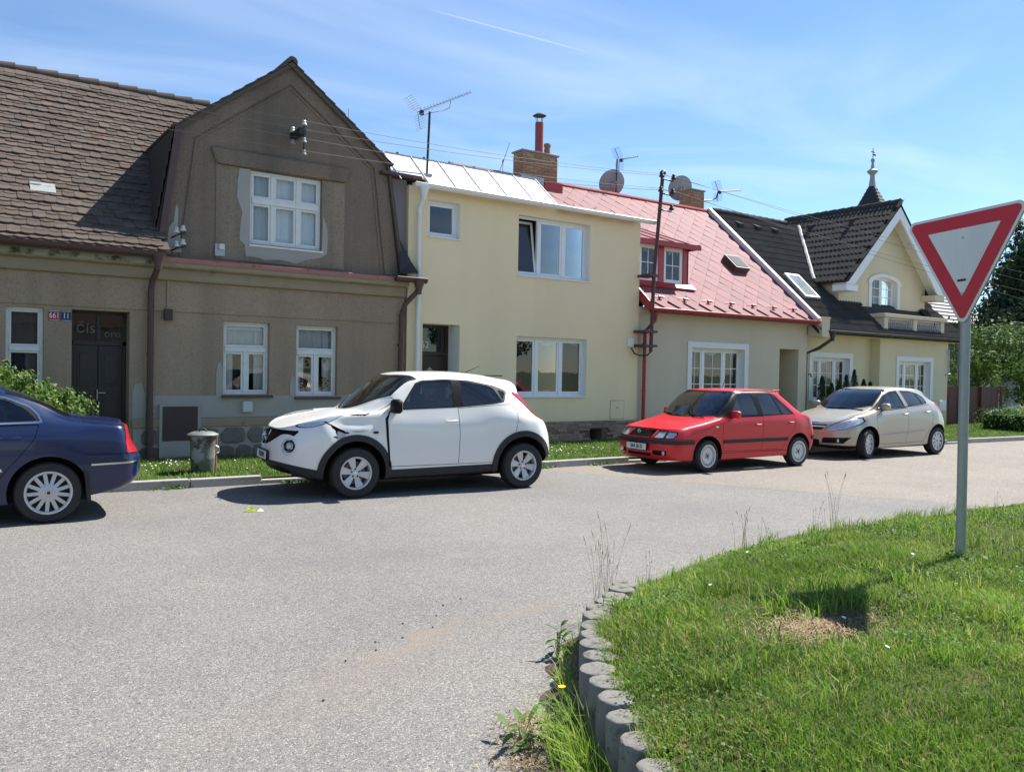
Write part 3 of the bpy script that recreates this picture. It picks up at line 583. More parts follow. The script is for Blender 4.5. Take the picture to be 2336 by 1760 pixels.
# wing roof: two flatter slopes, two steep slopes, front verge
def slab(parent, name, m, pts, th):      # quad pts (4 corners) given thickness downward along its normal
    P = [Vector(p) for p in pts]; nn = (P[1]-P[0]).cross(P[3]-P[0]).normalized()
    if nn.z < 0 or (abs(nn.z) < .05 and nn.y > 0): nn = -nn
    s = MB(); s.add(P+[p-nn*th for p in P], [(0, 1, 2, 3), (7, 6, 5, 4)]+[(i, i+4, (i+1) % 4+4, (i+1) % 4) for i in range(4)])
    return s.build(name, m, parent)
yf = gy-.10
wr = slab(h1, 'wing_roof', HM['tile'], [(3.30, yf, 5.70), (5.33, yf, 7.235), (5.33, 18.5, 7.235), (3.30, 18.5, 5.70)], .07)
slab(h1, 'wing_roof', HM['tile'], [(5.33, yf, 7.236), (7.36, yf, 5.70), (7.36, 18.5, 5.70), (5.33, 18.5, 7.236)], .07)
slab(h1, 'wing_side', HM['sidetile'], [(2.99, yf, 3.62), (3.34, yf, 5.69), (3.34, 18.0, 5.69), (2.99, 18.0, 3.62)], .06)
slab(h1, 'wing_side', HM['tile'], [(7.32, yf, 5.69), (7.66, yf, 3.62), (7.66, 18.0, 3.62), (7.32, 18.0, 5.69)], .06)
# courses on the shaded left steep side and the edge of the upper slopes
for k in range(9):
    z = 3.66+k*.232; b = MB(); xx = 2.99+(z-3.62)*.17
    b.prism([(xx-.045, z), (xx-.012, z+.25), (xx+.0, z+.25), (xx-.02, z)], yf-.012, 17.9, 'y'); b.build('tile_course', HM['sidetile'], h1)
for k in range(10):
    t0, t1 = k/10, (k+1)/10+.015
    for sgn in (-1, 1):
        pa = Vector((5.33+sgn*2.05*(1-t0), 0, 5.685+1.555*t0)); pb = Vector((5.33+sgn*2.05*(1-t1), 0, 5.685+1.555*t1))
        n_ = Vector((sgn*.604, 0, .797)); b = MB()
        b.prism([tuple((pa+n_*.035)[i] for i in (0, 2)), tuple((pb+n_*.012)[i] for i in (0, 2)), tuple((pb-n_*.004)[i] for i in (0, 2)), tuple((pa+n_*.006)[i] for i in (0, 2))], yf-.02, 17.5 if sgn < 0 else 18.4, 'y'); b.build('tile_course', HM['tile'], h1)
b = MB(); b.prism([(3.05, 3.6), (3.14, 3.6), (3.44, 5.72), (3.33, 5.74)], yf-.035, yf-.005); b.build('verge_board', HM['brownmetal'], h1)
b = MB(); b.tube([(5.33, yf-.02, 7.24), (5.33, 18.3, 7.24)], .10, 10); b.build('ridge_tiles', HM['tile'], h1, smooth=True)
# broken flared corner at the right foot of the gable with loose tiles and gutter end
b = MB(); b.add([(7.52, yf-.1, 3.60), (7.90, yf-.16, 3.62), (7.80, yf-.02, 3.86), (7.58, yf+.05, 4.28), (7.66, 15.4, 4.3), (7.95, 15.4, 3.7)], [(0, 1, 2, 3), (1, 5, 4, 3, 2)]); b.build('torn_roofing_felt', mat('black_felt', (.02, .02, .02), .6, var=.3, vs=20, bump=.6, bs=14, bd=.03), h1)
for k in range(3):
    inst(tmesh, 'loose_tile', h1, Matrix.Translation((7.62+.09*k, yf-.08, 3.64+.02*k)) @ Matrix.Rotation(R(20+15*k), 4, 'Z') @ Matrix.Rotation(R(-28), 4, 'X') @ Matrix.Scale(.6, 4))
gutter(h1, 7.35, 8.02, EY+.06, EZ-.10, .085, HM['brownmetal'])
downpipe(h1, [(7.86, EY+.06, EZ-.2), (7.84, EY+.1, EZ-.35), (7.66, Y0-.18, 3.0), (7.62, Y0-.11, 2.8), (7.60, Y0-.10, .12)], .05, HM['brownmetal'], hopper=(7.86, EY+.06, EZ-.12), clips=((7.6, Y0-.1, 2.2), (7.6, Y0-.1, 1.1)))
# ================================================================ pale yellow two-storey house
h2 = thing('yellow_house', (11, Y0, 0), 'pale yellow two-storey rendered house with white windows and white metal roof', 'house')
YL, YR = 7.80, 14.13
WS = (8.26, 9.0, 4.44, 5.18); WU = (10.5, 12.54, 3.83, 5.14); WL = (10.5, 12.5, 1.17, 2.49); D2 = (8.16, 9.03, .12, 2.66)
vent = (12.62, 13.0, .12, .40)
wall(h2, 'wall', rect(YL, YR, .585, 5.42), [rect(*WS), rect(*WU), rect(*WL)], [HM['yellow'], HM['reveal']], depth=.2) if 0 else None
wall(h2, 'wall', [(YL, .585), (D2[0], .585), (D2[0], 2.66), (D2[1], 2.66), (D2[1], .585), (YR, .585), (YR, 5.40), (YL, 5.40)], [rect(*WS), rect(*WU), rect(*WL)], [HM['yellow'], HM['reveal']], depth=.2)
b = MB(); b.box(D2[1], D2[1]+.004, Y0+.2, Y0+.5, .1, 2.66); b.box(D2[0]-.004, D2[0], Y0+.2, Y0+.5, .1, 2.66); b.box(D2[0], D2[1], Y0+.2, Y0+.5, 2.66, 2.664)
b.box(D2[1]-.001, D2[1]+.003, Y0-.02, Y0+.2, .1, 2.659); b.build('door_reveal', HM['reveal'], h2)
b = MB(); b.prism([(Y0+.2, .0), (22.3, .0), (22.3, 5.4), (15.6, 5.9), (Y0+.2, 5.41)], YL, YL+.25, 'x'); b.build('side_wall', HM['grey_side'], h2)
b = MB(); b.box(YL+.26, YR-.005, 22.0, 22.3, 0, 5.4); b.box(YR-.25, YR-.004, Y0+.21, 21.99, 0, 5.38); b.box(YL+.26, YR-.26, Y0+1.3, 21.98, .1, .15); b.build('rear_wall', HM['yellow'], h2)
# base clad in thin stone strips; vent opening
b = MB(); b.poly([(YL, 0), (D2[0], 0), (D2[0], .585), (YL, .585)], [], lambda a, c: (a, Y0-.03, c)); b.poly([(D2[1], 0), (YR+.02, 0), (YR+.02, .583), (D2[1], .583)], [rect(*vent)], lambda a, c: (a, Y0-.03, c))
b.add([(x, y, z) for x in (vent[0], vent[1]) for y in (Y0-.03, Y0+.4) for z in (vent[2], vent[3])], [(0, 1, 3, 2), (4, 6, 7, 5), (0, 2, 6, 4), (1, 5, 7, 3), (2, 3, 7, 6)])
b.box(YL, D2[0], Y0-.03, Y0+.18, .583, .5845); base = b.build('base', mat('base_mortar', (.16, .12, .095), .95, var=.2, vs=8), h2)
z = .06; rowi = 0
sm_ = [MB().box(-l/2, l/2, -.02, .0, -.026, .026).mesh('stone_strip', HM['cladding']) for l in (.16, .24, .34)]
while z < .57:
    x = YL+.01+random.uniform(0, .15) if rowi % 2 else YL+.01
    while x < YR-.03:
        k = random.randrange(3); l = (.16, .24, .34)[k]
        if x+l > YR+.01: break
        cxx = x+l/2
        if not (D2[0]-l/2 < cxx < D2[1]+l/2) and not (vent[0]-l/2 < cxx < vent[1]+l/2 and vent[2]-.03 < z < vent[3]+.03):
            inst(sm_[k], 'stone_strip', base, Matrix.Translation((cxx, Y0-.032-random.uniform(0, .02), z)) @ Matrix.Rotation(random.uniform(-.012, .012), 4, 'Y'))
        x += l+.006
    z += .0565; rowi += 1
ws = window(h2, *WS, Y0+.13, [], [], HM['white'], curtain=None, sash=.05, fw=.05, label='small square upper window')
wu = window(h2, *WU, Y0+.13, [.31, .655], [], HM['white'], curtain=None, sash=.05, fw=.05, tilt={'open': (0, 0)}, label='wide three-part upper window with its left sash tilted open')
wl = window(h2, *WL, Y0+.13, [.31, .655], [], HM['white'], curtain='scallop', pane=PANEDARK, sash=.05, fw=.05, cm=HM['curtain'], label='wide three-part lower window')
fold_curtain(wl, WL[0]+.05, WL[1]-.05, Y0+.34, WL[2]+.05, WL[3]-.02, HM['greycurtain'])
for w_, q in ((ws, WS), (wu, WU), (wl, WL)):
    b = MB(); b.prism([(Y0-.045, q[2]-.028), (Y0-.045, q[2]-.008), (Y0+.13, q[2]+.008), (Y0+.13, q[2]-.02)], q[0]-.02, q[1]+.02, 'x'); b.build('sill', HM['white'], w_)
# door with glazed upper light, number 662
yd = Y0+.44; b = MB(); b.box(D2[0], D2[0]+.07, yd, yd+.07, .12, 2.66); b.box(D2[1]-.07, D2[1], yd, yd+.07, .12, 2.66); b.box(D2[0]+.07, D2[1]-.07, yd, yd+.07, 2.59, 2.66); b.box(D2[0]+.07, D2[1]-.07, yd, yd+.07, 2.02, 2.1)
brn = mat('dark_brown_door', (.035, .018, .013), .4, var=.2, vs=6)
d2 = b.build('door', brn, h2, bevel=.005); d2['label'] = 'dark brown front door with glazed transom numbered 662'
b = MB(); b.box(D2[0]+.072, D2[1]-.072, yd+.015, yd+.05, .12, 2.018)
n_ = 14; b.prism([(8.34+.0*i, 0) for i in ()] or [(8.36, .9), (8.82, .9), (8.82, 1.6)]+[(8.59+.23*math.cos(math.pi*i/n_), 1.6+.23*math.sin(math.pi*i/n_)) for i in range(1, n_)]+[(8.36, 1.6)], yd+.006, yd+.0149); b.box(8.36, 8.82, yd+.006, yd+.0149, .25, .75); b.build('door_leaf', brn, d2, bevel=.004)
b = MB(); b.add([(8.4, yd+.004, .95), (8.78, yd+.004, .95), (8.78, yd+.004, 1.6), (8.59, yd+.004, 1.78), (8.4, yd+.004, 1.6)], [(0, 1, 2, 3, 4)]); b.build('pane', PANEDARK, d2)
b = MB(); b.add([(D2[0]+.07, yd+.03, 2.1), (D2[1]-.07, yd+.03, 2.1), (D2[1]-.07, yd+.03, 2.59), (D2[0]+.07, yd+.03, 2.59)], [(0, 1, 2, 3)]); b.build('pane', PANEDARK, d2)
b = MB(); b.box(D2[0]-.1, D2[1]+.1, yd+.5, yd+.52, .1, 2.7); b.build('hall_back', HM['dark'], d2)
put(bpy.data.objects.new('lettering', text_mesh('662', .20, pw_, depth=.001)), d2, upright(8.42, yd+.02, 2.235))
b = MB(); b.box(8.93, 9.02, Y0+.12, Y0+.36, 1.0, 1.36); b.build('letter_box', HM['white'], h2, bevel=.01)
# meter door, junction box, plate
b = MB(); b.box(13.27, 13.70, Y0-.008, Y0-.001, .63, 1.06); mdo = b.build('meter_door', HM['yellow'], h2); b = MB()
for q in ((13.262, 13.27, .622, 1.068), (13.70, 13.708, .622, 1.068)): b.box(q[0], q[1], Y0-.004, Y0-.0005, q[2], q[3])
b.box(13.27, 13.70, Y0-.004, Y0-.0005, 1.06, 1.068); b.box(13.27, 13.70, Y0-.004, Y0-.0005, .622, .63); b.build('door_gap', HM['dark'], mdo); b = MB(); b.box(13.45, 13.53, Y0-.012, Y0-.0085, .87, .91); b.build('latch', HM['zinc'], mdo)
b = MB(); b.box(13.76, 13.94, Y0-.06, Y0-.002, 2.36, 2.58); b.build('junction_box', HM['reveal'], h2, bevel=.01)
b = MB(); b.box(9.66, 10.12, Y0-.012, Y0-.002, 1.50, 1.62); b.build('gas_hatch', HM['yellow'], h2, bevel=.003); b = MB(); b.box(9.65, 10.13, Y0-.013, Y0-.0125, 1.605, 1.625); b.build('hatch_edge', HM['darkwood'], h2)
# roof: steep front strip of pale sheets with standing seams, flat deck behind
RF0, RF1 = (14.60, 5.42), (15.42, 6.12); RXL, RXR = 7.31, 11.33
seam_x = [7.31, 7.49, 8.12, 8.76, 9.39, 10.03, 10.71, 11.33]
rf = thing('dummy', (0, 0, 0), None, None) if 0 else None
b = MB(); b.box(RXL+.02, RXR-.02, 15.5, 21.9, 5.85, 6.05); b.box(RXR-.02, YR-.01, Y0+.02, 16.6, 5.28, 5.38); roof2 = b.build('roof', HM['zinc'], h2)
dv = Vector((0, RF1[0]-RF0[0], RF1[1]-RF0[1])); nn = Vector((0, -dv.z, dv.y)).normalized()
for a, c in zip(seam_x[:-1], seam_x[1:]):
    z0s = 0 if a > 7.7 else .22
    s = MB(); P = [Vector((a+.004, *RF0))+dv*z0s, Vector((c-.004, *RF0))+dv*z0s, Vector((c-.004, *RF1)), Vector((a+.004, *RF1))]
    s.add(P+[p-nn*.05 for p in P], [(0, 1, 2, 3), (7, 6, 5, 4)]+[(i, i+4, (i+1) % 4+4, (i+1) % 4) for i in range(4)]); so_ = s.build('roof_sheet', HM['roofwhite'], roof2)
    s = MB(); p0 = Vector((c, *RF0))+nn*.014; p1 = Vector((c, *RF1))+nn*.014; s.tube([p0, p1], .012, 5); s.build('seam', HM['roofwhite'], roof2)
b = MB(); b.box(RXL, RXR, RF1[0]-.03, RF1[0]+.2, RF1[1]-.05, RF1[1]+.012); b.build('ridge_cap', HM['zinc'], roof2)
for x in np.arange(7.8, 11.3, .62): b = MB(); b.box(x, x+.035, RF1[0]-.02, RF1[0]+.03, RF1[1]+.013, RF1[1]+.045); b.build('cable_clip', HM['blackiron'], roof2)
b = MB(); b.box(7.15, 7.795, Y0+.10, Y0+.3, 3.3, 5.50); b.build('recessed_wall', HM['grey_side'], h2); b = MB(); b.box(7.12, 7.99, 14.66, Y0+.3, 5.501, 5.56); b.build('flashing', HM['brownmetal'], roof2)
gutter(h2, YL-.02, 14.36, 14.60, 5.40, .075, HM['whitemetal'], dz=-.0)
downpipe(h2, [(8.0, 14.60, 5.3), (8.0, 14.62, 5.12), (8.0, Y0-.09, 4.95), (8.0, Y0-.09, .2)], .048, HM['whitemetal'], hopper=(8.0, 14.60, 5.36), clips=((8.0, Y0-.09, 4.9), (8.0, Y0-.09, 2.6)))
# chimney on the shared ridge: bricks one by one
def chimney(parent, x0, x1, y0, y1, z0, z1, mort, cap=True):
    b = MB(); b.box(x0+.012, x1-.012, y0+.012, y1-.012, z0, z1-.002); ch = b.build('chimney', mort, parent)
    L_, Hh = .25, .068; me = {}
    def bm_(l, ax):
        k = (round(l, 2), ax)
        if k not in me:
            m = MB()
            if ax == 'x': m.box(-l/2+.005, l/2-.005, -.012, .03, -Hh/2, Hh/2)
            else: m.box(-.012, .03, -l/2+.005, l/2-.005, -Hh/2, Hh/2)
            me[k] = m.mesh('brick', HM['brick'])
        return me[k]
    z = z0+.04; r = 0
    while z < z1-.03:
        x = x0-(L_/2 if r % 2 else 0)
        while x < x1-.01:
            a, c = max(x, x0), min(x+L_, x1)
            if c-a > .05: inst(bm_(c-a, 'x'), 'brick', ch, Matrix.Translation(((a+c)/2, y0+.010, z)))
            x += L_
        y = y0-(0 if r % 2 else L_/2)
        while y < y1-.01:
            a, c = max(y, y0+.012), min(y+L_, y1)
            if c-a > .05: inst(bm_(c-a, 'y'), 'brick', ch, Matrix.Translation((x0+.010, (a+c)/2, z)))
            y += L_
        z += Hh+.011; r += 1
    return ch
mortar_m = mat('chimney_mortar', (.30, .26, .21), .95, var=.15)
ch1 = chimney(h2, 13.03, 14.22, 18.3, 18.75, 6.5, 7.66, mortar_m); ch1['label'] = 'wide brick chimney stack'
b = MB(); b.box(12.99, 14.26, 18.26, 18.79, 7.66, 7.71); b.build('chimney_cap', mortar_m, ch1, bevel=.01)
b = MB(); b.box(12.9, 13.7, 18.22, 18.29, 6.6, 7.0); b.build('flashing', HM['zinc'], ch1); b = MB(); b.box(13.71, 14.34, 18.2, 18.285, 6.6, 6.93); b.build('flashing', HM['redmetal'], ch1)
b = MB(); b.cyl((13.73, 18.52, 7.71), (13.73, 18.52, 8.58), .115, n=20); fl = b.build('flue_pipe', mat('red_flue', (.27, .05, .045), .5, var=.15), ch1, smooth=True)
b = MB(); b.lathe([(.0, 8.85), (.09, 8.83), (.19, 8.77), (.19, 8.765), (.0, 8.79)], Matrix.Translation((13.73, 18.52, 0)), 20)
for k in range(4): t = k*1.57+.4; b.cyl((13.73+.09*math.cos(t), 18.52+.09*math.sin(t), 8.55), (13.73+.12*math.cos(t), 18.52+.12*math.sin(t), 8.78), .009, n=6)
b.build('rain_cap', HM['blackiron'], ch1, smooth=True)
b = MB(); b.lathe([(.09, 7.71), (.09, 7.9), (.075, 7.93), (.1, 7.98), (.1, 8.02), (.085, 8.05), (.05, 8.05)], Matrix.Translation((14.02, 18.52, 0)), 16); b.build('chimney_pot', HM['brick'], ch1, smooth=True)
# ================================================================ low beige house with the red metal shingle roof
h3 = thing('red_roof_house', (17.5, Y0, 0), 'low beige rendered house with red metal shingle roof and small dormer', 'house')
XL3, XR3 = 14.14, 20.86; W3 = (16.05, 18.1, .95, 2.41); REC = (19.62, 20.48, .1, 2.49); ye = Y0+.03
wall(h3, 'wall', [(XL3, -.05), (REC[0], -.05), (REC[0], REC[3]), (REC[1], REC[3]), (REC[1], -.05), (XR3, -.05), (XR3, 3.36), (XL3, 3.36)], [rect(*W3)], [HM['beige'], HM['reveal']], y=ye, depth=.25)
b = MB(); b.box(REC[0]-.002, REC[0], ye+.25, ye+1.0, .05, 2.49); b.box(REC[1], REC[1]+.002, ye+.25, ye+1.0, .05, 2.49); b.box(REC[0], REC[1], ye+.25, ye+1.0, 2.49, 2.495); b.box(REC[0], REC[1], ye+1.0, ye+1.05, .05, 2.49); b.build('porch_niche', HM['beige'], h3)
b = MB(); b.box(REC[0]+.02, REC[1]-.1, ye+.94, ye+.99, .1, 2.1); dd = b.build('door', HM['beige'], h3, bevel=.01); b = MB(); b.box(REC[0]+.1, REC[1]-.2, ye+.93, ye+.9395, 1.1, 1.9); b.build('door_panel', HM['reveal'], dd)
b = MB(); b.box(REC[1]-.62, REC[1]-.30, ye+.62, ye+.9, .95, 1.26); b.build('letter_box', HM['zinc'], h3, bevel=.01); b = MB(); b.cyl((REC[1]-.42, ye+.86, 1.42), (REC[1]-.42, ye+.9, 1.42), .11, n=16); b.build('wall_plaque', HM['brown'], h3)
b = MB(); b.box(XL3, XR3, 22, 22.3, 0, 3.3); b.box(XL3, XL3+.2, ye+.3, 21.9, 0, 3.3); b.box(XR3-.2, XR3, ye+.3, 21.9, 0, 3.3); b.build('rear_wall', HM['beige'], h3)
b = MB(); b.box(15.89, 18.26, ye-.03, ye-.001, 2.41, 2.57); b.box(15.89, 16.05, ye-.03, ye-.001, .95, 2.41); b.box(18.1, 18.26, ye-.03, ye-.001, .95, 2.41); b.build('window_surround', HM['reveal'], h3, bevel=.006)
w3 = window(h3, *W3, ye+.15, [.28, .68], [], HM['white'], bars=(2, 3), curtain='scallop', sash=.05, fw=.05, sill=(.2, .0, .0)); fold_curtain(w3, W3[0]+.05, W3[1]-.05, ye+.5, W3[2]+.05, W3[3]-.05, HM['greycurtain'])
b = MB(); b.box(XL3, XR3-.02, ye-.05, ye-.001, 3.18, 3.34); b.build('eave_band', HM['beige'], h3, bevel=.006)
E3 = (14.5, 3.33); R3 = (18.6, 7.0); s3 = math.atan2(R3[1]-E3[1], R3[0]-E3[0]); u3 = Vector((0, math.cos(s3), math.sin(s3))); n3 = Vector((0, -math.sin(s3), math.cos(s3))); L3 = math.hypot(R3[1]-E3[1], R3[0]-E3[0])
RX0, RX1 = 11.0, 20.62
b = MB(); b.prism([(E3[0]+1.9, E3[1]+1.9*math.tan(s3)-.02), (R3[0], R3[1]-.02), (22.7, 3.31), (22.7, 3.2), (R3[0], R3[1]-.15), (E3[0]+1.9, E3[1]+1.9*math.tan(s3)-.14)], RX0, 14.16, 'x'); b.prism([(E3[0], E3[1]-.02), (R3[0], R3[1]-.02), (22.7, 3.31), (22.7, 3.2), (R3[0], R3[1]-.15), (E3[0], E3[1]-.14)], 14.161, RX1+.2, 'x'); roof3 = b.build('roof', HM['roofred'], h3)
D = .40; h_ = D/math.sqrt(2)    # square shingles laid on the diagonal
s = MB(); g = .004
P = [(0, -h_+g), (h_-g, 0), (0, h_-g), (-h_+g, 0)]
s.add([(x, y, .010 if y < .01 else .002) for x, y in P]+[(x, y, -.002) for x, y in P], [(0, 1, 2, 3), (4, 7, 6, 5)]+[(i, i+4, (i+1) % 4+4, (i+1) % 4) for i in range(4)])
shing = s.mesh('roof_shingle', HM['roofred'])
DORM = (14.35, 16.34, 15.22)
cand = []
B3 = Matrix((Vector((1, 0, 0)), u3, n3)).transposed().to_4x4()
for j in range(-1, int(L3/h_)+2):
    for i in range(0, 40):
        u = RX0+(2*i+(j % 2))*h_; v_ = j*h_
        if not (RX0+h_*.2 < u < RX1-h_*.3) or not (.12 < v_ < L3-.1): continue
        p = Vector((u, E3[0], E3[1]))+u3*v_
        if u < 14.25 and p.y < 16.75: continue
        if DORM[0]-.1 < u < DORM[1]-.1 and DORM[2]-.02 < p.y < 16.6: continue
        cand.append(p)
cand.sort(key=lambda p: p.length+(100 if p.x < 11.4 else 0))
for p in cand[:300]:
    inst(shing, 'roof_shingle', roof3, Matrix.Translation(p+n3*(.004+random.uniform(0, .004))) @ B3 @ Matrix.Rotation(random.uniform(-.008, .008), 4, 'X') @ Matrix.Rotation(random.uniform(-.008, .008), 4, 'Y'))
if len(cand) > 300:
    s = MB()
    for p in cand[300:]: 
        Mx = Matrix.Translation(p+n3*.006) @ B3
        s.add([Mx @ Vector((x, y, .010 if y < .01 else .002)) for x, y in P], [(0, 1, 2, 3)])
    tag(s.build('roof_shingles', HM['roofred'], roof3), kind='stuff')
b = MB(); b.tube([(RX0, R3[0], R3[1]+.01), (RX1+.1, R3[0], R3[1]+.01)], .07, 8); b.build('ridge_cap', HM['redmetal'], roof3, smooth=True)
# curved bigger sheets behind the white gutter
for k in range(4):
    a = 11.5+.62*k; P0 = [Vector((a, 14.72, 5.38)), Vector((a+.56, 14.72, 5.36)), Vector((a+.52, 15.05, 5.58)), Vector((a+.04, 15.05, 5.62))]
    s = MB(); s.add(P0+[p-Vector((0, 0, .02)) for p in P0], [(0, 1, 2, 3), (7, 6, 5, 4)]+[(i, i+4, (i+1) % 4+4, (i+1) % 4) for i in range(4)]); s.build('valley_sheet', HM['roofred'], roof3)
# pale capped parapet against the next house
p0 = Vector((20.70, E3[0]-.02, E3[1]))+n3*.06; p1 = Vector((20.70, *R3))+n3*.06
s = MB(); s.obox(Matrix.Translation((p0+p1)/2) @ Matrix.Rotation(s3, 4, 'X'), .13, (p1-p0).length+.1, .14); s.build('parapet_capping', HM['roofwhite'], h3, bevel=.01)
gutter(h3, 14.18, 20.80, 14.44, 3.30, .07, HM['redmetal'])
b = MB(); b.prism([(14.5, 3.2), (14.45, 3.42), (15.05, 3.95), (15.05, 3.7)], 14.16, 14.19, 'x'); b.build('verge_board', HM['redmetal'], h3)
for k in range(7):
    x = 14.75+.88*k; p = Vector((x, E3[0], E3[1]))+u3*.36+n3*.02; Mx = Matrix.Translation(p) @ B3
    b = MB(); b.obox(Mx @ Matrix.Translation((0, 0, .055)), .15, .022, .035); b.obox(Mx @ Matrix.Translation((0, .03, .02)), .022, .08, .04); b.obox(Mx @ Matrix.Translation((-.13, .06, .012)), .16, .012, .012); b.obox(Mx @ Matrix.Translation((.13, .06, .012)), .16, .012, .012); b.build('snow_guard', HM['redmetal'], roof3)
# skylight on the red roof
b = MB(); Mx = Matrix.Translation(Vector((19.2, E3[0], E3[1]))+u3*2.32+n3*.0) @ B3
b.obox(Mx @ Matrix.Translation((0, 0, .10)), .60, .62, .2); sk = b.build('skylight', HM['brownmetal'], h3, bevel=.01); b = MB(); b.obox(Mx @ Matrix.Translation((0, 0, .207)), .50, .52, .012); b.build('pane', mat('skylight_glass', (.13, .15, .155), .8, var=.05, spec=.1), sk)
# dormer with two windows
dy = DORM[2]; b = MB(); zb, zt = 3.95, 5.04
def roofz(y): return E3[1]+(y-E3[0])*math.tan(s3)
wa, wb = (14.47, 15.13, 4.07, 4.98), (15.33, 16.02, 4.05, 4.97)
dm = MB(); dm.poly(rect(DORM[0], DORM[1]-.12, zb, zt), [rect(*wa), rect(*wb)], lambda a, c: (a, dy, c))
for h in (rect(*wa), rect(*wb)):
    dm.add([(p[0], dy, p[1]) for p in h]+[(p[0], dy+.12, p[1]) for p in h], [(i, (i+1) % 4, (i+1) % 4+4, i+4) for i in range(4)])
dm.prism([(dy, zb), (dy, zt), (17.2, zt), (16.35, zt)], DORM[1]-.16, DORM[1]-.12, 'x'); dm.prism([(dy, zb), (dy, zt), (17.2, zt)], DORM[0], DORM[0]+.04, 'x')
dorm = dm.build('dormer', HM['redmetal'], h3)
window(h3, *wa, dy+.02, [], [], HM['white'], bars=(2, 2), curtain='scallop', sash=.055, fw=.04, deep=.5); window(h3, *wb, dy+.02, [], [], HM['white'], bars=(2, 2), curtain='scallop', sash=.055, fw=.04, deep=.5)
slab(dorm, 'dormer_roof', HM['roofred'], [(DORM[0]-.1, dy-.22, 5.06), (DORM[1]+.1, dy-.22, 5.06), (DORM[1]-.02, 17.3, 5.84), (DORM[0]-.1, 17.3, 5.84)], .05)
b = MB(); b.box(DORM[0]-.1, DORM[1]+.1, dy-.235, dy-.205, 4.94, 5.07); b.box(DORM[1]+.07, DORM[1]+.1, dy-.2, dy+.6, 4.96, 5.10); b.build('fascia', HM['redmetal'], dorm)
for x in (14.85, 15.45, 16.0):
    b = MB(); b.tube([(x, dy-.22, 5.075), (x-.03, 17.2, 5.85)], .014, 5); b.build('seam', HM['redmetal'], dorm)
b = MB(); b.prism([(dy-.16, 3.93), (dy, 4.06), (dy, 3.98), (dy-.14, 3.90)], DORM[0], DORM[1]+.04, 'x'); b.build('apron', HM['redmetal'], dorm)
downpipe(h3, [(14.33, 14.44, 3.2), (14.33, 14.5, 3.0), (14.26, Y0-.10, 2.75), (14.26, Y0-.09, .15)], .045, HM['redmetal'], clips=((14.26, Y0-.09, 2.45), (14.26, Y0-.09, 1.3)))
ch2 = chimney(h3, 20.0, 20.62, 18.72, 19.25, 6.6, 7.66, mortar_m); ch2['label'] = 'narrow brick chimney beside the satellite dish'
b = MB(); b.box(19.97, 20.65, 18.69, 19.28, 7.66, 7.70); b.build('chimney_cap', mortar_m, ch2)
b = MB(); b.tube([(20.9, ye-.05, 1.78), (20.9, ye-.12, 1.80), (20.92, ye-.13, 1.7)], .02, 6); b.build('door_bell', HM['blackiron'], h3)
# ---- iron service mast with insulators, standing on the red-roof facade
def insulator(m, p, s=1.):
    Mx = Matrix.Translation(p); m.lathe([(.0, .12*s), (.03*s, .115*s), (.045*s, .09*s), (.03*s, .07*s), (.055*s, .045*s), (.06*s, .01*s), (.035*s, .0), (.0, .0)], Mx, 10)
MAST = Vector((14.28, 14.45, 0))
pm = thing('service_mast', (14.26, 14.6, 2.2), 'dark red iron service mast with insulators rising past the red roof', 'mast')
b = MB(); b.tube([(14.22, 14.5, 2.25), (14.24, 14.47, 4.0), (14.42, 14.42, 6.55)], .045, 12); mast_m = mat('mast_paint', (.085, .028, .026), .5, var=.2, vs=5); b.build('pole', mast_m, pm, smooth=True)
b = MB(); b.lathe([(.0, .09), (.04, .085), (.075, .05), (.08, .0), (.045, .0)], Matrix.Translation((14.42, 14.42, 6.53)), 14); b.build('cap', HM['blackiron'], pm, smooth=True)
MI = []
for z, xr in ((6.40, .02), (6.05, -.0), (5.66, -.02)):
    xc = 14.28+(z-4.0)*.07
    b = MB(); b.tube([(xc-.2, 14.30, z-.02), (xc+.2, 14.34, z-.02)], .018, 6); b.build('crossarm', HM['blackiron'], pm)
    for sx in ((-.2, .2) if z > 5.8 else (.2,)):
        b = MB(); b.tube([(xc+sx*.8, 14.34, z-.02), (xc+sx, 14.30, z-.05), (xc+sx, 14.28, z)], .012, 6); insulator(b, (xc+sx, 14.28, z), 1.1); b.build('insulator', HM['blackiron'], pm, smooth=True); MI.append(Vector((xc+sx, 14.28, z+.08)))
for z in (2.7, 2.36, 4.05): b = MB(); b.box(13.95 if z < 3 else 14.05, 14.36, 14.42, Y0-.02, z, z+.06); b.build('bracket', mast_m, pm)
b = MB(); b.tube([(13.86, Y0-.05, 2.33), (13.9, Y0-.12, 2.2), (14.0, Y0-.16, 2.16), (14.2, 14.6, 2.16), (14.22, 14.5, 2.25)], .018, 6); b.build('cable', HM['blackiron'], pm, smooth=True)
# ---- gable bracket with insulators
gb = thing('insulator_bracket', (5.4, Y0, 5.9), 'black iron insulator bracket high on the grey gable', 'bracket')
b = MB(); b.obox(Matrix.Translation((5.40, 14.6, 5.93)), .12, .5, .11); b.build('arm', HM['blackiron'], gb)
GI = []
b = MB(); b.cyl((5.43, 14.36, 5.5), (5.43, 14.36, 6.05), .018, n=8); b.build('rod', HM['blackiron'], gb)
for q in ((5.43, 14.36, 6.03), (5.43, 14.36, 5.72), (5.43, 14.36, 5.5), (5.33, 14.66, 5.96), (5.33, 14.66, 5.74)):
    b = MB(); insulator(b, q, .8); b.build('insulator', HM['porcelain'] if q[2] in (6.03, 5.96) else HM['dish'], gb, smooth=True); GI.append(Vector(q)+Vector((0, 0, .08)))
b2 = thing('insulator_bracket', (3.4, Y0, 3.75), 'small bracket with four white insulators at the left foot of the gable', 'bracket')
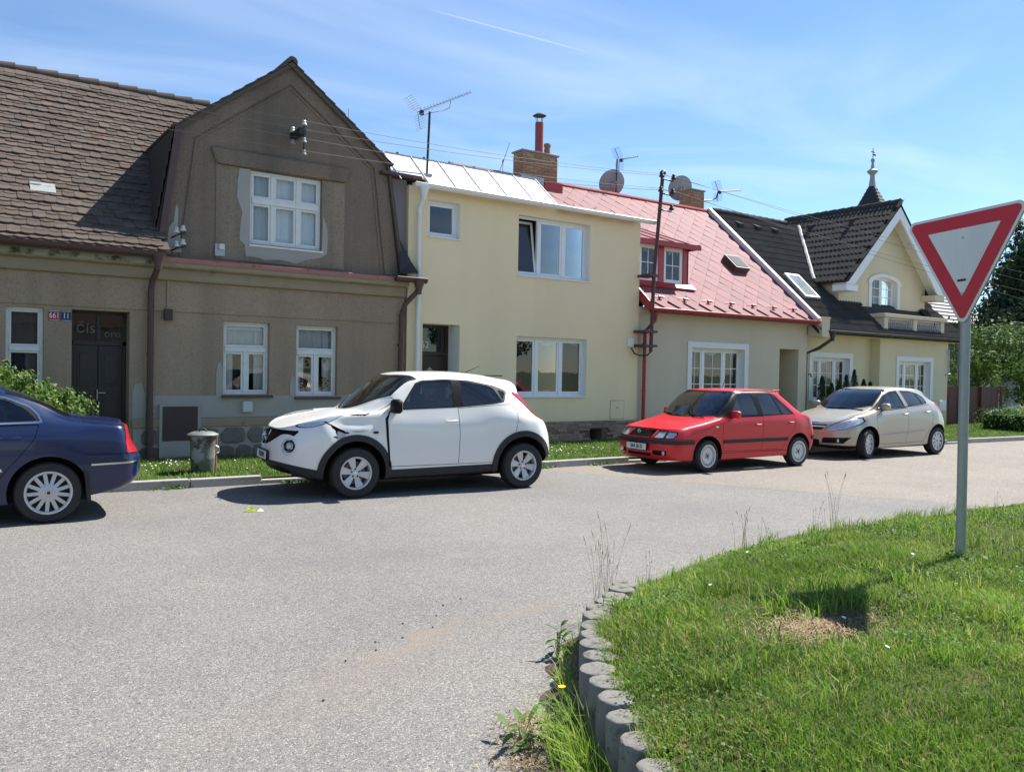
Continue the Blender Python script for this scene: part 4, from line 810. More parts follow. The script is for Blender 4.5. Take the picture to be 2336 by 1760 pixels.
for q in ((3.36, 14.68, 3.93), (3.46, 14.66, 3.97), (3.36, 14.68, 3.70), (3.46, 14.66, 3.74)): b = MB(); insulator(b, q, .85); b.build('insulator', HM['porcelain'], b2, smooth=True)
b = MB(); b.tube([(3.3, Y0-.05, 3.86), (3.36, 14.68, 3.9), (3.5, 14.64, 3.95)], .014, 6); b.tube([(3.3, Y0-.05, 3.64), (3.36, 14.68, 3.68), (3.5, 14.64, 3.72)], .014, 6); b.cyl((3.33, Y0-.04, 3.6), (3.33, Y0-.04, 3.95), .016, n=6); b.build('arm', HM['blackiron'], b2)
# ---- overhead wires (sagging)
def wire(a, c, sag, label, r=.0045):
    a, c = Vector(a), Vector(c); P = []
    for i in range(25): t = i/24; P.append(a.lerp(c, t)-Vector((0, 0, sag*4*t*(1-t))))
    b = MB(); b.tube(P, r, 5); o = b.build('overhead_wire', wire_m, smooth=True); tag(o, label, 'wire', 'overhead wires along the house fronts')
wire_m = mat('wire', (.09, .09, .095), .6)
nm = ('topmost', 'second', 'third', 'lowest')
order = [GI[0], GI[3], GI[1], GI[2]]; mo = [MI[0], MI[1], MI[2], MI[3]]
for k in range(4):
    wire(order[k], mo[k], .10, nm[k]+' overhead wire between the grey gable and the iron mast')
    wire(mo[k], FP(2480, 655+22*k, 14.6), .12, nm[k]+' overhead wire running from the iron mast towards the tall dark tree')
    wire(order[k]-Vector((.02, 0, 0)), Vector((-8, 14.1, order[k].z+.15)), .12, nm[k]+' overhead wire crossing the tile roof left of the gable bracket')
# ---- aerials and dishes
def yagi(parent, a, c, n, el, m, r=.008):
    a, c = Vector(a), Vector(c); d = (c-a).normalized(); side = Vector((0, 0, 1)).cross(d).normalized(); up = d.cross(side)
    b = MB(); b.tube([a, c], r, 6); bo = b.build('boom', m, parent)
    b = MB()
    for i in range(n):
        p = a.lerp(c, .08+.92*i/(n-1)); l = el*(1-.35*i/n)
        b.tube([p-up*l*.5+side*.02, p+up*.0, p-up*l*.5-side*.02] if 0 else [p-side*l*.5-up*.03, p, p+side*l*.5-up*.03], r*.6, 4); b.tube([p+up*l*.32, p-up*l*.32], r*.6, 4)
    tag(b.build('element', m, bo), kind=None)
    b = MB(); 
    for sg in (-1, 1):
        b.tube([a, a+up*sg*.33-d*.10], r, 5)
        for k in range(7): q = a+up*sg*(.06+.045*k)-d*.014*k; b.tube([q-side*.2, q+side*.2], r*.5, 4)
    b.build('reflector', m, parent); b = MB(); b.obox(Matrix.Translation(a+d*.08-up*.04), .07, .07, .09); b.build('dipole_box', HM['blackiron'], parent)
a1 = thing('tv_aerial', (8.22, 14.92, 5.6), 'tall dark aerial mast with long antenna on the white metal roof', 'aerial')
b = MB(); b.tube([(8.22, 14.9, 5.5), (8.27, 14.9, 6.95)], .024, 10); b.build('mast', HM['blackiron'], a1, smooth=True); b = MB(); b.obox(Matrix.Translation((8.23, 14.9, 5.66)), .16, .16, .05); b.build('base_plate', HM['zinc'], a1)
yagi(a1, FP(850+350/3.403, 200+190/3.403, 14.9), FP(850+758/3.403, 200+35/3.403, 14.9), 17, .17, HM['zinc'])
b = MB(); b.tube([(8.27, 14.9, 6.92), (8.1, 14.9, 6.84), (8.05, 14.9, 6.98)], .009, 5); b.tube([(8.27, 14.9, 6.92), (8.6, 14.9, 7.04), (8.73, 14.9, 7.12), (8.76, 14.9, 7.27)], .009, 5); b.build('stay', HM['zinc'], a1)
def dish(parent, c, r, facing, m):
    q = Vector(facing).to_track_quat('Z', 'Y').to_matrix().to_4x4(); Mx = Matrix.Translation(Vector(c)) @ q
    b = MB(); prof = [(r*t, .28*r*t*t) for t in (0.02, .2, .4, .6, .8, .93, 1.)]; b.lathe(prof+[(r, .28*r-.012)]+[(r*t, .28*r*t*t-.014) for t in (.93, .8, .6, .4, .2, .02)], Mx, 28); o = b.build('dish', m, parent, smooth=True)
    b = MB(); b.tube([Mx @ Vector((0, -r, .25*r)), Mx @ Vector((0, -.3*r, .8*r))], .012, 5); b.obox(Mx @ Matrix.Translation((0, -.25*r, .85*r)), .07, .07, .12); b.build('feed_arm', HM['blackiron'], parent)
    b = MB(); b.obox(Mx @ Matrix.Translation((0, 0, -.06)), .14, .14, .1); b.tube([Mx @ Vector((0, 0, -.1)), Mx @ Vector((0, .1, -.22))], .03, 6); b.build('mount', HM['steel'], parent)
d1 = thing('satellite_dish', (16.74, 18.75, 7.0), 'grey satellite dish with small aerial on the red roof ridge', 'satellite dish')
b = MB(); b.tube([(16.76, 18.70, 6.95), (16.78, 18.70, 8.12)], .022, 8); b.build('pole', HM['blackiron'], d1, smooth=True)
dish(d1, (16.78, 18.86, 7.40), .41, (.28, .9, .42), HM['dish']); yagi(d1, (16.86, 18.7, 8.12), (17.62, 18.7, 8.33), 10, .12, HM['blackiron'], .009)
d2_ = thing('satellite_dish', (20.2, 19.5, 7.0), 'grey satellite dish half hidden behind the narrow brick chimney', 'satellite dish')
b = MB(); b.tube([(20.45, 19.4, 6.9), (20.45, 19.45, 7.8)], .022, 8); b.build('pole', HM['blackiron'], d2_); dish(d2_, (20.42, 19.55, 7.88), .42, (.35, .9, .4), HM['dish'])
a2 = thing('tv_aerial', (21.0, 19.0, 7.5), 'small aerial on a bent arm beside the narrow brick chimney', 'aerial')
b = MB(); b.tube([(20.63, 18.95, 7.42), (21.2, 18.97, 7.5), (21.5, 19, 7.62), (21.62, 19, 7.9)], .022, 6); b.build('arm', HM['blackiron'], a2, smooth=True); yagi(a2, (21.6, 19, 7.87), (22.72, 19, 8.06), 11, .12, HM['blackiron'], .01)
lr = thing('lightning_rod', (12.6, 18.6, 7.0), 'thin forked lightning rod left of the wide chimney', 'lightning rod')
b = MB(); b.tube([(12.34, 18.6, 6.95), (12.5, 18.6, 7.12), (12.6, 18.6, 7.36), (12.8, 18.6, 7.88)], .009, 5); b.tube([(12.6, 18.6, 7.36), (12.58, 18.6, 7.15), (12.63, 18.6, 6.98)], .009, 5); b.build('rod', HM['steel'], lr); b = MB(); b.cyl((12.58, 18.6, 7.32), (12.61, 18.6, 7.4), .02, n=6); b.build('clamp', HM['blackiron'], lr)
tag(MB().tube([(7.05, 16.2, 5.9), (7.08, 16.2, 7.1)], .01, 5).build('roof_spike', HM['steel']), 'thin upright spike on the right slope of the grey gable roof', 'spike')
# ================================================================ cream house with anthracite tiles and gabled wing
h4 = thing('cream_house', (25, Y0, 0), 'cream house with anthracite tiled roof, arched gable window and balcony', 'house')
X40, X41, ST = 20.87, 28.73, 24.58; yl = Y0+.32
WA = (21.55, 23.42, 1.0, 2.30); WB = (25.68, 27.58, 1.0, 2.27)
wall(h4, 'wall', rect(X40, ST, -.05, 3.1), [rect(*WA)], [HM['cream'], HM['reveal']], y=yl, depth=.22)
wall(h4, 'front_bay_wall', rect(ST, X41, -.05, 3.1), [rect(*WB)], [HM['cream'], HM['reveal']], y=Y0, depth=.22)
b = MB(); b.box(ST, ST+.02, Y0+.22, yl-.003, -.05, 3.1); b.build('bay_return', HM['cream'], h4); b = MB(); b.box(X41-.25, X41-.002, Y0+.23, 22, -.05, 3.1); b.box(X40, X41, 22.01, 22.3, -.05, 3.1); b.build('side_wall', HM['cream'], h4)
for q, yy in ((WA, yl), (WB, Y0)):
    b = MB(); b.box(q[0]-.17, q[1]+.17, yy-.03, yy-.001, q[3], q[3]+.16); b.box(q[0]-.17, q[0], yy-.03, yy-.001, q[2], q[3]); b.box(q[1], q[1]+.17, yy-.03, yy-.001, q[2], q[3]); b.build('window_surround', HM['reveal'], h4, bevel=.006)
    w_ = window(h4, *q, yy+.14, [.30, .70], [], HM['white'], bars=(2, 3), curtain='scallop', sash=.05, fw=.05, sill=(.18, .0, .0)); fold_curtain(w_, q[0]+.05, q[1]-.05, yy+.5, q[2]+.05, q[3]-.05, HM['greycurtain'])
E4 = (14.50, 3.12); R4 = (18.6, 7.05); s4 = math.atan2(R4[1]-E4[1], R4[0]-E4[0]); u4 = Vector((0, math.cos(s4), math.sin(s4))); n4 = Vector((0, -math.sin(s4), math.cos(s4))); L4 = math.hypot(R4[1]-E4[1], R4[0]-E4[0])
b = MB(); b.prism([(E4[0], E4[1]-.06), (R4[0], R4[1]-.06), (22.7, 3.1), (22.7, 3.0), (R4[0], R4[1]-.2), (E4[0], E4[1]-.16)], 20.84, 28.98, 'x'); roof4 = b.build('roof', HM['darktile'], h4)
b = MB(); b.prism([(Y0+.3, 3.1), (R4[0], R4[1]-.22), (22.2, 3.1)], X41-.25, X41-.03, 'x'); b.build('end_gable', HM['cream'], h4)
# S-profile concrete tile
def s_tile(w, l):
    m = MB(); n = 11; v = []
    for yy in (0, l):
        for i in range(n):
            t = i/(n-1); v.append(((t-.5)*(w-.003), yy, .026*math.cos(t*4*math.pi)+.008))
    for i in range(n): v.append(((i/(n-1)-.5)*(w-.003), .0, .026*math.cos(i/(n-1)*4*math.pi)-.03))
    m.add(v, [(i, i+1, n+i+1, n+i) for i in range(n-1)]+[(i, 2*n+i, 2*n+i+1, i+1) for i in range(n-1)]); return m.mesh('tile', HM['darktile'], smooth=True)
st = s_tile(.30, .42); WGX, WGZ, WEX, WEZ = 25.8, 7.42, 22.92, 4.70     # wing ridge and left eave
def wing4(x): return WEZ+(x-WEX)*(WGZ-WEZ)/(WGX-WEX) if x < WGX else WGZ-(x-WGX)*(WGZ-WEZ)/(WGX-WEX)
def keep4(p, u, v_):
    if p.x > 28.95: return False
    if 22.95 < p.x < 28.6 and p.z < wing4(p.x)-.1 and p.y > 15.55: return False
    if 24.35 < p.x < 28.0 and 14.70 < p.y < 15.6: return False
    return True
cands = dict(limit=200)
roof_tiles(roof4, st, Vector((20.98, E4[0]-.05, E4[1]-.03)), Vector((1, 0, 0)), u4, n4, 28, 17, .30, .335, keep4, .012, -.05, 190, 'tile', 'roof_tiles', jit=.002)
wl4 = Vector((WGX-WEX, 0, WGZ-WEZ)); lw = wl4.length; uw = wl4.normalized(); nw = Vector((-uw.z, 0, uw.x))
yF = 15.0
slabm = HM['darktile']
wg = slab(h4, 'wing_roof', slabm, [(WEX, yF, WEZ), (WGX, yF, WGZ), (WGX, 19.4, WGZ), (WEX, 19.4, WEZ)], .10)
slab(h4, 'wing_roof', slabm, [(WGX+.001, yF, WGZ), (2*WGX-WEX, yF, WEZ), (2*WGX-WEX, 19.4, WEZ), (WGX+.001, 19.4, WGZ)], .10)
def keepw(p, u, v_):
    return p.z > E4[1]+(p.y-E4[0])*math.tan(s4)-.35 or p.y > 18.6
roof_tiles(wg, st, Vector((WEX-.06, 19.35, WEZ-.02))+nw*.02, Vector((0, -1, 0)), uw, nw, 15, int(lw/.335)+1, .30, .335, lambda p, u, v_: keepw(p, u, v_) and p.y > 14.98 and (p-Vector((WGX, p.y, WGZ))).length > .12, .012, -.05, 110, 'tile', 'roof_tiles', jit=.002)
b = MB()
for k in range(13): b.tube([(WGX, 15.0+.34*k, WGZ+.03), (WGX, 15.0+.34*k+.36, WGZ+.02)], [.115, .10], 10)
b.build('ridge_tiles', slabm, wg, smooth=True)
b = MB()
for k in range(11): b.tube([(20.9+.34*k, R4[0], R4[1]+.02), (20.9+.34*k+.36, R4[0], R4[1]+.03)], [.10, .115], 10)
b.build('ridge_tiles', slabm, roof4, smooth=True); b = MB()
for k in range(9): b.tube([(26.3+.34*k, R4[0], R4[1]+.02), (26.3+.34*k+.36, R4[0], R4[1]+.03)], [.10, .115], 10)
b.build('ridge_tiles', slabm, roof4, smooth=True)
# valley flashing
vp = []
for t in np.linspace(0, 1, 12):
    z = 4.75+(7.0-4.75)*t; y = E4[0]+(z-E4[1])/math.tan(s4); x = WEX+(z-WEZ)*(WGX-WEX)/(WGZ-WEZ); vp.append((x-.05+.012*(-1)**int(t*11), y-.04, z+.06))
b = MB(); b.tube(vp, .055, 6); b.build('valley_flashing', mat('valley_foam', (.55, .55, .5), .8, var=.2, vs=12), roof4)
for q in ((21.6, 6.55), (22.5, 6.55), (23.4, 6.55)):
    y = E4[0]+(q[1]-E4[1])/math.tan(s4); b = MB(); b.prism([(y-.10, q[1]-.02), (y-.12, q[1]+.1), (y+.14, q[1]+.22)], q[0]-.09, q[0]+.09, 'x'); b.build('vent_tile', slabm, roof4)
for yy in (16.3, 17.9):
    p = Vector((WGX, yy, WGZ))-uw*.75; b = MB(); b.prism([(p.x-.14, p.z-.1), (p.x-.2, p.z+.08), (p.x+.1, p.z+.16)], yy-.09, yy+.09, 'y'); b.build('vent_tile', slabm, wg)
# wing walls and gable
GXL, GXR, gy4 = 23.28, 28.32, 15.5
AW = (25.05, 26.55, 4.02, 4.80)
arch = [(AW[0], AW[2]), (AW[1], AW[2]), (AW[1], AW[3])]+[(25.8+.75*math.cos(math.pi*i/12), AW[3]+.22*math.sin(math.pi*i/12)) for i in range(1, 12)]+[(AW[0], AW[3])]
wall(h4, 'gable_wall', [(GXL, 3.2), (GXR, 3.2), (GXR, 4.95), (WGX, 7.30), (GXL, 4.95)], [arch], [HM['cream'], HM['reveal']], y=gy4, depth=.25)
b = MB(); b.box(GXL, GXL+.2, gy4+.25, 18.6, 3.2, 4.98); b.build('wing_side_wall', HM['cream'], h4); b = MB(); b.box(GXR-.2, GXR, gy4+.25, 18.6, 3.2, 4.98); b.build('wing_side_wall', HM['cream'], h4)
w_ = window(h4, AW[0], AW[1], AW[2], AW[3]+.24, gy4+.12, [.5], [], HM['white'], bars=(2, 3), curtain='scallop', sash=.05, fw=.05, label='arched white window above the balcony')
# arched surround
pts_o = [(25.8+.98*math.cos(math.pi*i/12), AW[3]+.34*math.sin(math.pi*i/12)) for i in range(13)]; pts_i = [(25.8+.75*math.cos(math.pi*i/12), AW[3]+.22*math.sin(math.pi*i/12)) for i in range(13)]
b = MB()
for i in range(12): b.prism([pts_o[i], pts_o[i+1], pts_i[i+1], pts_i[i]], gy4-.045, gy4-.001)
b.box(AW[0]-.16, AW[0], gy4-.035, gy4-.001, AW[2], AW[3]); b.box(AW[1], AW[1]+.16, gy4-.035, gy4-.001, AW[2], AW[3]); b.build('window_surround', HM['reveal'], h4)
# verge: boxed white soffit and barge boards
for sg in (-1, 1):
    e = (WGX+sg*(WGX-WEX), WEZ); dx = -sg
    b = MB(); b.prism([(e[0], e[1]-.02), (WGX, WGZ-.02), (WGX, WGZ-.38), (e[0]-sg*.0, e[1]-.34)] if 0 else [(e[0]+sg*.02, e[1]-.12), (WGX, WGZ-.11), (WGX, WGZ-.52), (e[0]-sg*.42, e[1]-.12)], yF+.0, yF+.06); b.build('barge_board', HM['white'], h4)
    b = MB(); b.prism([(e[0]+sg*.0, e[1]-.125), (WGX, WGZ-.115), (WGX, WGZ-.2), (e[0]-sg*.09, e[1]-.125)], yF+.061, gy4-.01); b.build('soffit', HM['reveal'], h4)
    b = MB(); b.box(min(e[0]-sg*.62, e[0]), max(e[0]-sg*.62, e[0]), yF+.0, gy4-.002, e[1]-.32, e[1]-.126); b.build('eave_box', HM['white'] if sg < 0 else HM['cream'], h4, bevel=.01)
# balcony
by = 14.62
b = MB(); b.box(24.30, 28.05, by-.08, by+.2, 3.62, 3.74); b.box(24.30, 24.55, by+.2, gy4-.002, 3.62, 3.74); b.box(27.8, 28.05, by+.2, gy4-.002, 3.62, 3.74); balc = b.build('balcony', HM['cream'], h4, bevel=.01)
for x in (24.37, 26.05, 27.74): b = MB(); b.box(x, x+.22, by-.02, by+.16, 3.08, 3.619); b.build('post', HM['cream'], balc, bevel=.008)
b = MB(); b.box(24.38, 24.5, by+.161, gy4-.003, 3.15, 3.619); b.build('side_panel', HM['cream'], balc)
b = MB(); b.box(24.6, 27.73, by+.22, by+.26, 3.1, 3.62); b.build('back_panel', HM['terracotta'], balc)
for a, c in ((24.60, 26.04), (26.28, 27.73)):
    n = int((c-a)/.11)
    for k in range(n+1):
        x = a+.02+(c-a-.04)*k/n; b = MB(); b.tube([(x+(.035*math.sin(t*6.28)), by+.05-.075*math.sin(t*3.14)*(1.2 if t < .5 else .6), 3.2+.40*t) for t in np.linspace(0, 1, 9)], .009, 4); b.build('baluster', HM['white'], balc)
    b = MB(); b.box(a, c, by+.04, by+.07, 3.58, 3.605); b.build('rail', HM['white'], balc)
gutter(h4, 21.2, 29.0, 14.42, 3.06, .075, HM['darkgutter'])
b = MB(); b.box(ST, 28.98, 14.5, Y0-.002, 2.96, 3.0); b.box(21.2, ST-.001, 14.5, yl-.002, 2.96, 3.0); b.build('soffit', HM['cream'], h4)
downpipe(h4, [(21.42, 14.42, 2.98), (21.42, 14.46, 2.8), (21.25, 14.75, 2.55), (21.1, yl-.1, 2.4), (21.1, yl-.09, .1)], .05, HM['darkgutter'], hopper=(21.42, 14.42, 3.04))
b = MB(); b.box(20.88, 21.24, 14.40, Y0+.02, 2.86, 3.40); b.box(20.86, 21.26, 14.38, Y0+.02, 3.401, 3.43); b.build('corbel', HM['beige'], h4, bevel=.006)
b = MB(); b.tube([(28.66, Y0-.06, 2.72), (28.66, Y0-.06, 1.95)], .03, 8); b.tube([(28.5, Y0-.05, 1.86), (28.72, Y0-.1, 1.9)], .025, 6); b.tube([(28.62, Y0-.08, 1.85), (28.55, Y0-.08, 1.6)], .012, 5); b.build('conduit', HM['zinc'], h4)
b = MB(); b.box(28.2, 28.62, Y0-.05, Y0-.002, .62, .98); b.build('meter_box', HM['white'], h4, bevel=.01)
# roof window on the main slope
B4 = Matrix((Vector((1, 0, 0)), u4, n4)).transposed().to_4x4(); Mx = Matrix.Translation(Vector((21.85, E4[0], E4[1]))+u4*1.9) @ B4
b = MB(); b.obox(Mx @ Matrix.Translation((0, 0, .05)), .72, 1.12, .12); vx = b.build('roof_window', HM['zinc'], h4, bevel=.01); b = MB(); b.obox(Mx @ Matrix.Translation((0, .0, .113)), .56, .94, .006); b.build('pane', mat('roof_window_glass', (.25, .28, .3), .05, var=.02, spec=.9), vx)
# ================================================================ beyond the row of houses
ct = thing('church_turret', (64.4, 40, 0), 'slim dark church turret with lantern and cross behind the cream house', 'church')
sl_m = mat('slate', (.028, .027, .032), .7, var=.25, vs=3, bump=.3, bs=6, bd=.05); lead = mat('lead_sheet', (.30, .31, .35), .5, var=.12)
def octo(prof, m, name, parent, n=8): b = MB(); b.lathe(prof, Matrix.Translation((64.4, 40, 0)) @ Matrix.Rotation(R(22), 4, 'Z'), n); return b.build(name, m, parent)
b = MB(); b.box(62.2, 66.6, 37.8, 42.2, 0, 13.4); b.build('tower', HM['cream'], ct)
for k in range(14):
    z0, z1 = 13.4+k*.305, 13.4+(k+1)*.305+.02; r0 = lambda z: .27+2.5*(max(0, 17.7-z)/4.3)**1.05; octo([(r0(z0)+.05, z0), (r0(min(z1, 17.69)), z1)], sl_m, 'slate_course', ct)
octo([(.30, 17.6), (.20, 18.35), (.18, 18.6), (.42, 18.85), (.46, 18.95), (.34, 19.05), (.16, 19.15), (.11, 19.5), (.10, 19.75), (.0, 19.9)], lead, 'lantern', ct); b = MB(); b.lathe([(0, 19.65), (.14, 19.72), (.17, 19.85), (.12, 19.98), (0, 20.03)], Matrix.Translation((64.4, 40, 0)), 14); b.build('ball', lead, ct, smooth=True)
b = MB(); b.cyl((64.4, 40, 20.0), (64.4, 40, 20.85), .03, n=6); b.box(64.15, 64.65, 39.98, 40.02, 20.5, 20.56); b.box(64.4, 64.8, 39.99, 40.01, 20.25, 20.4); b.build('cross', HM['blackiron'], ct)
fh = thing('distant_house', (46, 24, 0), 'distant house with pale grey striped roof right of the cream gable', 'house')
b = MB(); b.box(43.5, 51.5, 24.4, 31, 0, 4.85); b.build('wall', mat('pale_blue_wall', (.42, .47, .52), .9, var=.05), fh); fr_m = mat('weathered_light_roof', (.42, .40, .40), .8, var=.15, vs=3)
E_, R_f = (24.0, 4.8), (27.5, 7.8)
for k in range(13):
    y0 = E_[0]+(R_f[0]-E_[0])*k/13; y1 = E_[0]+(R_f[0]-E_[0])*(k+1.06)/13; z0 = E_[1]+(R_f[1]-E_[1])*k/13; z1 = E_[1]+(R_f[1]-E_[1])*(k+1.06)/13; b = MB(); b.prism([(y0, z0+.09), (y1, z1+.005), (y1, z1-.05), (y0, z0)], 43.2, 51.8+.0*k, 'x'); b.build('roof_course', fr_m, fh)
b = MB(); b.prism([(27.5, 7.75), (31.2, 4.8), (31.2, 4.7), (24, 4.7)], 43.3, 51.7, 'x'); b.build('roof', fr_m, fh)
tag(MB().cyl((30.2, 15.2, .1), (30.2, 15.2, 4.45), .05, n=10).build('flue_pole', mat('dark_blue_pole', (.012, .014, .05), .5)), 'dark thin pole behind the right end of the cream house roof', 'pole')
fm_ = mat('brown_fence_board', (.115, .043, .035), .7, var=.18, vs=5, rnd=.12); fe = thing('board_fence', (30.7, 14.9, .1), 'reddish brown board fence right of the cream house', 'fence')
bd = MB().box(-.062, .062, -.011, .011, -.66, .66).mesh('board', fm_)
for k in range(28): inst(bd, 'board', fe, Matrix.Translation((28.88+.131*k, 14.90+random.uniform(-.004, .004), .80)))
for x in (28.80, 29.62, 31.05, 32.55): b = MB(); b.box(x, x+.09, 14.80, 14.885, .05, 1.5); b.build('post', fm_, fe, bevel=.008)
for z in (.35, 1.2): b = MB(); b.box(28.9, 32.5, 14.915, 14.955, z, z+.08); b.build('rail', fm_, fe)
gp = thing('gate_pillar', (36, 16, 0), 'white rendered gate pillar and wall right of the brown fence', 'wall'); b = MB(); b.box(35.55, 36.3, 15.8, 16.3, 0, 2.12); b.build('pillar', HM['reveal'], gp, bevel=.02); b = MB(); b.prism([(33.6, 0), (35.54, 0), (35.54, 2.0), (34.6, 1.85), (33.6, 1.4)], 15.95, 16.15); b.build('wall', mat('grey_wall', (.45, .45, .45), .9, var=.08), gp); b = MB(); b.box(35.5, 36.35, 15.75, 16.35, 0, .5); b.build('pillar_base', HM['stone'], gp)
# ================================================================ cars
def pchip(xs, ys, xq):
    xs = np.asarray(xs, float); ys = np.asarray(ys, float); xq = np.clip(np.asarray(xq, float), xs[0], xs[-1])
    if len(xs) == 1: return np.full_like(xq, ys[0])
    h = np.diff(xs); d = np.diff(ys)/h; m = np.zeros_like(ys)
    if len(xs) > 2:
        for i in range(1, len(xs)-1):
            if d[i-1]*d[i] > 0: w1, w2 = 2*h[i]+h[i-1], h[i]+2*h[i-1]; m[i] = (w1+w2)/(w1/d[i-1]+w2/d[i])
    m[0] = d[0]; m[-1] = d[-1]
    i = np.clip(np.searchsorted(xs, xq, 'right')-1, 0, len(h)-1); t = (xq-xs[i])/h[i]; t2 = t*t; t3 = t2*t
    return ys[i]*(2*t3-3*t2+1)+h[i]*m[i]*(t3-2*t2+t)+ys[i+1]*(-2*t3+3*t2)+h[i]*m[i+1]*(t3-t2)
def pk(l, x): return pchip([p[0] for p in l], [p[1] for p in l], x)
def car_grid(lines, nF=20, nM=84, nR=18, kd=7, exf=2.3, exr=2.4):
    """lines: list of (xf, cf, xr, cr, W(x), z(x)). Returns grid of points [station][k] and the k values."""
    thF = np.linspace(0, math.pi/2, nF, endpoint=False); thR = np.linspace(math.pi/2, 0, nR+1)[1:]
    ctl = []
    for xf, cf, xr, cr, W, Z in lines:
        xm = np.linspace(xf+cf, xr-cr, nM)
        x = np.concatenate([xf+cf*(1-np.cos(thF)**(2/exf)), xm, xr-cr*(1-np.cos(thR)**(2/exr))])
        sc = np.concatenate([np.sin(thF)**(2/exf), np.ones(nM), np.sin(thR)**(2/exr)])
        xw = np.clip(x, min(p[0] for p in W), max(p[0] for p in W))
        ctl.append(np.stack([x, pk(W, xw)*sc, pk(Z, np.clip(x, Z[0][0], Z[-1][0]))], 1))
    ctl = np.stack(ctl, 1)                     # S,K,3
    K = len(lines); kk = np.linspace(0, K-1, (K-1)*kd+1); S = ctl.shape[0]
    out = np.empty((S, len(kk), 3))
    for s in range(S):
        for c in range(3): out[s, :, c] = pchip(np.arange(K), ctl[s, :, c], kk)
    return out, kk
def sdpoly(px, pz, poly):
    poly = np.asarray(poly, float); n = len(poly); d = np.full(px.shape, 1e9); ins = np.zeros(px.shape, bool)
    for i in range(n):
        a, b_ = poly[i], poly[(i+1) % n]; e = b_-a; wx, wz = px-a[0], pz-a[1]
        t = np.clip((wx*e[0]+wz*e[1])/(e@e), 0, 1); d = np.minimum(d, np.hypot(wx-e[0]*t, wz-e[1]*t))
        c = ((a[1] <= pz) & (b_[1] > pz)) | ((b_[1] <= pz) & (a[1] > pz))
        with np.errstate(divide='ignore', invalid='ignore'): xi = a[0]+(pz-a[1])/(b_[1]-a[1])*(b_[0]-a[0])
        ins ^= c & (px < xi)
    return np.where(ins, -d, d)
def side(poly, r=0., k0=-1, k1=99):
    return lambda P, k: np.maximum(np.maximum(sdpoly(P[:, 0], P[:, 2], poly)-r, (k0-k)*.08), (k-k1)*.08)
def front(poly, r=0., xmax=.2, xmin=-9, k1=99):
    return lambda P, k: np.maximum(np.maximum(sdpoly(np.abs(P[:, 1]), P[:, 2], poly)-r, P[:, 0]-xmax), np.maximum(xmin-P[:, 0], (k-k1)*.08))
def top(poly, r=0., k0=-1, k1=99):
    return lambda P, k: np.maximum(np.maximum(sdpoly(P[:, 0], np.abs(P[:, 1]), poly)-r, (k0-k)*.08), (k-k1)*.08)
def circ(x, z, r, k1=99): return lambda P, k: np.maximum(np.hypot(P[:, 0]-x, P[:, 2]-z)-r, (k-k1)*.08)
def screen(lo, hi, kmin, sgn=1):   # windscreen / rear window between two curves x = lo(y), hi(y)
    return lambda P, k: np.maximum(np.maximum(lo(np.abs(P[:, 1]))-P[:, 0], P[:, 0]-hi(np.abs(P[:, 1])))*.7, (kmin-k)*.07)
def grow(f, d): return lambda P, k: f(P, k)-d
def band(f, d):
    q = lambda P, k: np.abs(f(P, k))-d
    q.cuts = [grow(f, d), grow(f, -d)]; return q
def mx(*fs):
    q = lambda P, k: np.maximum.reduce([f(P, k) for f in fs])
    q.cuts = [c for f in fs for c in getattr(f, 'cuts', [f])]; return q
def zband(z, h, xlo=-9, xhi=9, sl=0., x0=0.):     # level strip of half height h between two x values
    return mx(band(lambda P, k: P[:, 2]-z-sl*(P[:, 0]-x0), h), lambda P, k: P[:, 0]-xhi, lambda P, k: xlo-P[:, 0])
def cut(bm, kl, f):
    co = np.array([v.co[:] for v in bm.verts]); kk = np.array([v[kl] for v in bm.verts]); d = f(co, kk); d = np.where(np.abs(d) < 1e-6, 1e-6, d)
    bm.verts.index_update(); bm.edges.ensure_lookup_table(); new = set()
    idx = [e for e in bm.edges if d[e.verts[0].index]*d[e.verts[1].index] < 0]
    for e in idx:
        a, b_ = e.verts; da, db = d[a.index], d[b_.index]; t = min(.995, max(.005, da/(da-db))); ka, kb = a[kl], b_[kl]
        ne, nv = bmesh.utils.edge_split(e, a, t); nv[kl] = ka+(kb-ka)*t; new.add(nv)
    for fc in {q for v in new for q in v.link_faces}:
        vs = [l.vert for l in fc.loops if l.vert in new]
        if len(vs) == 2:
            try: bmesh.utils.face_split(fc, vs[0], vs[1])
            except ValueError: pass
    big = [q for q in bm.faces if len(q.verts) > 3]
    if big: bmesh.ops.triangulate(bm, faces=big)
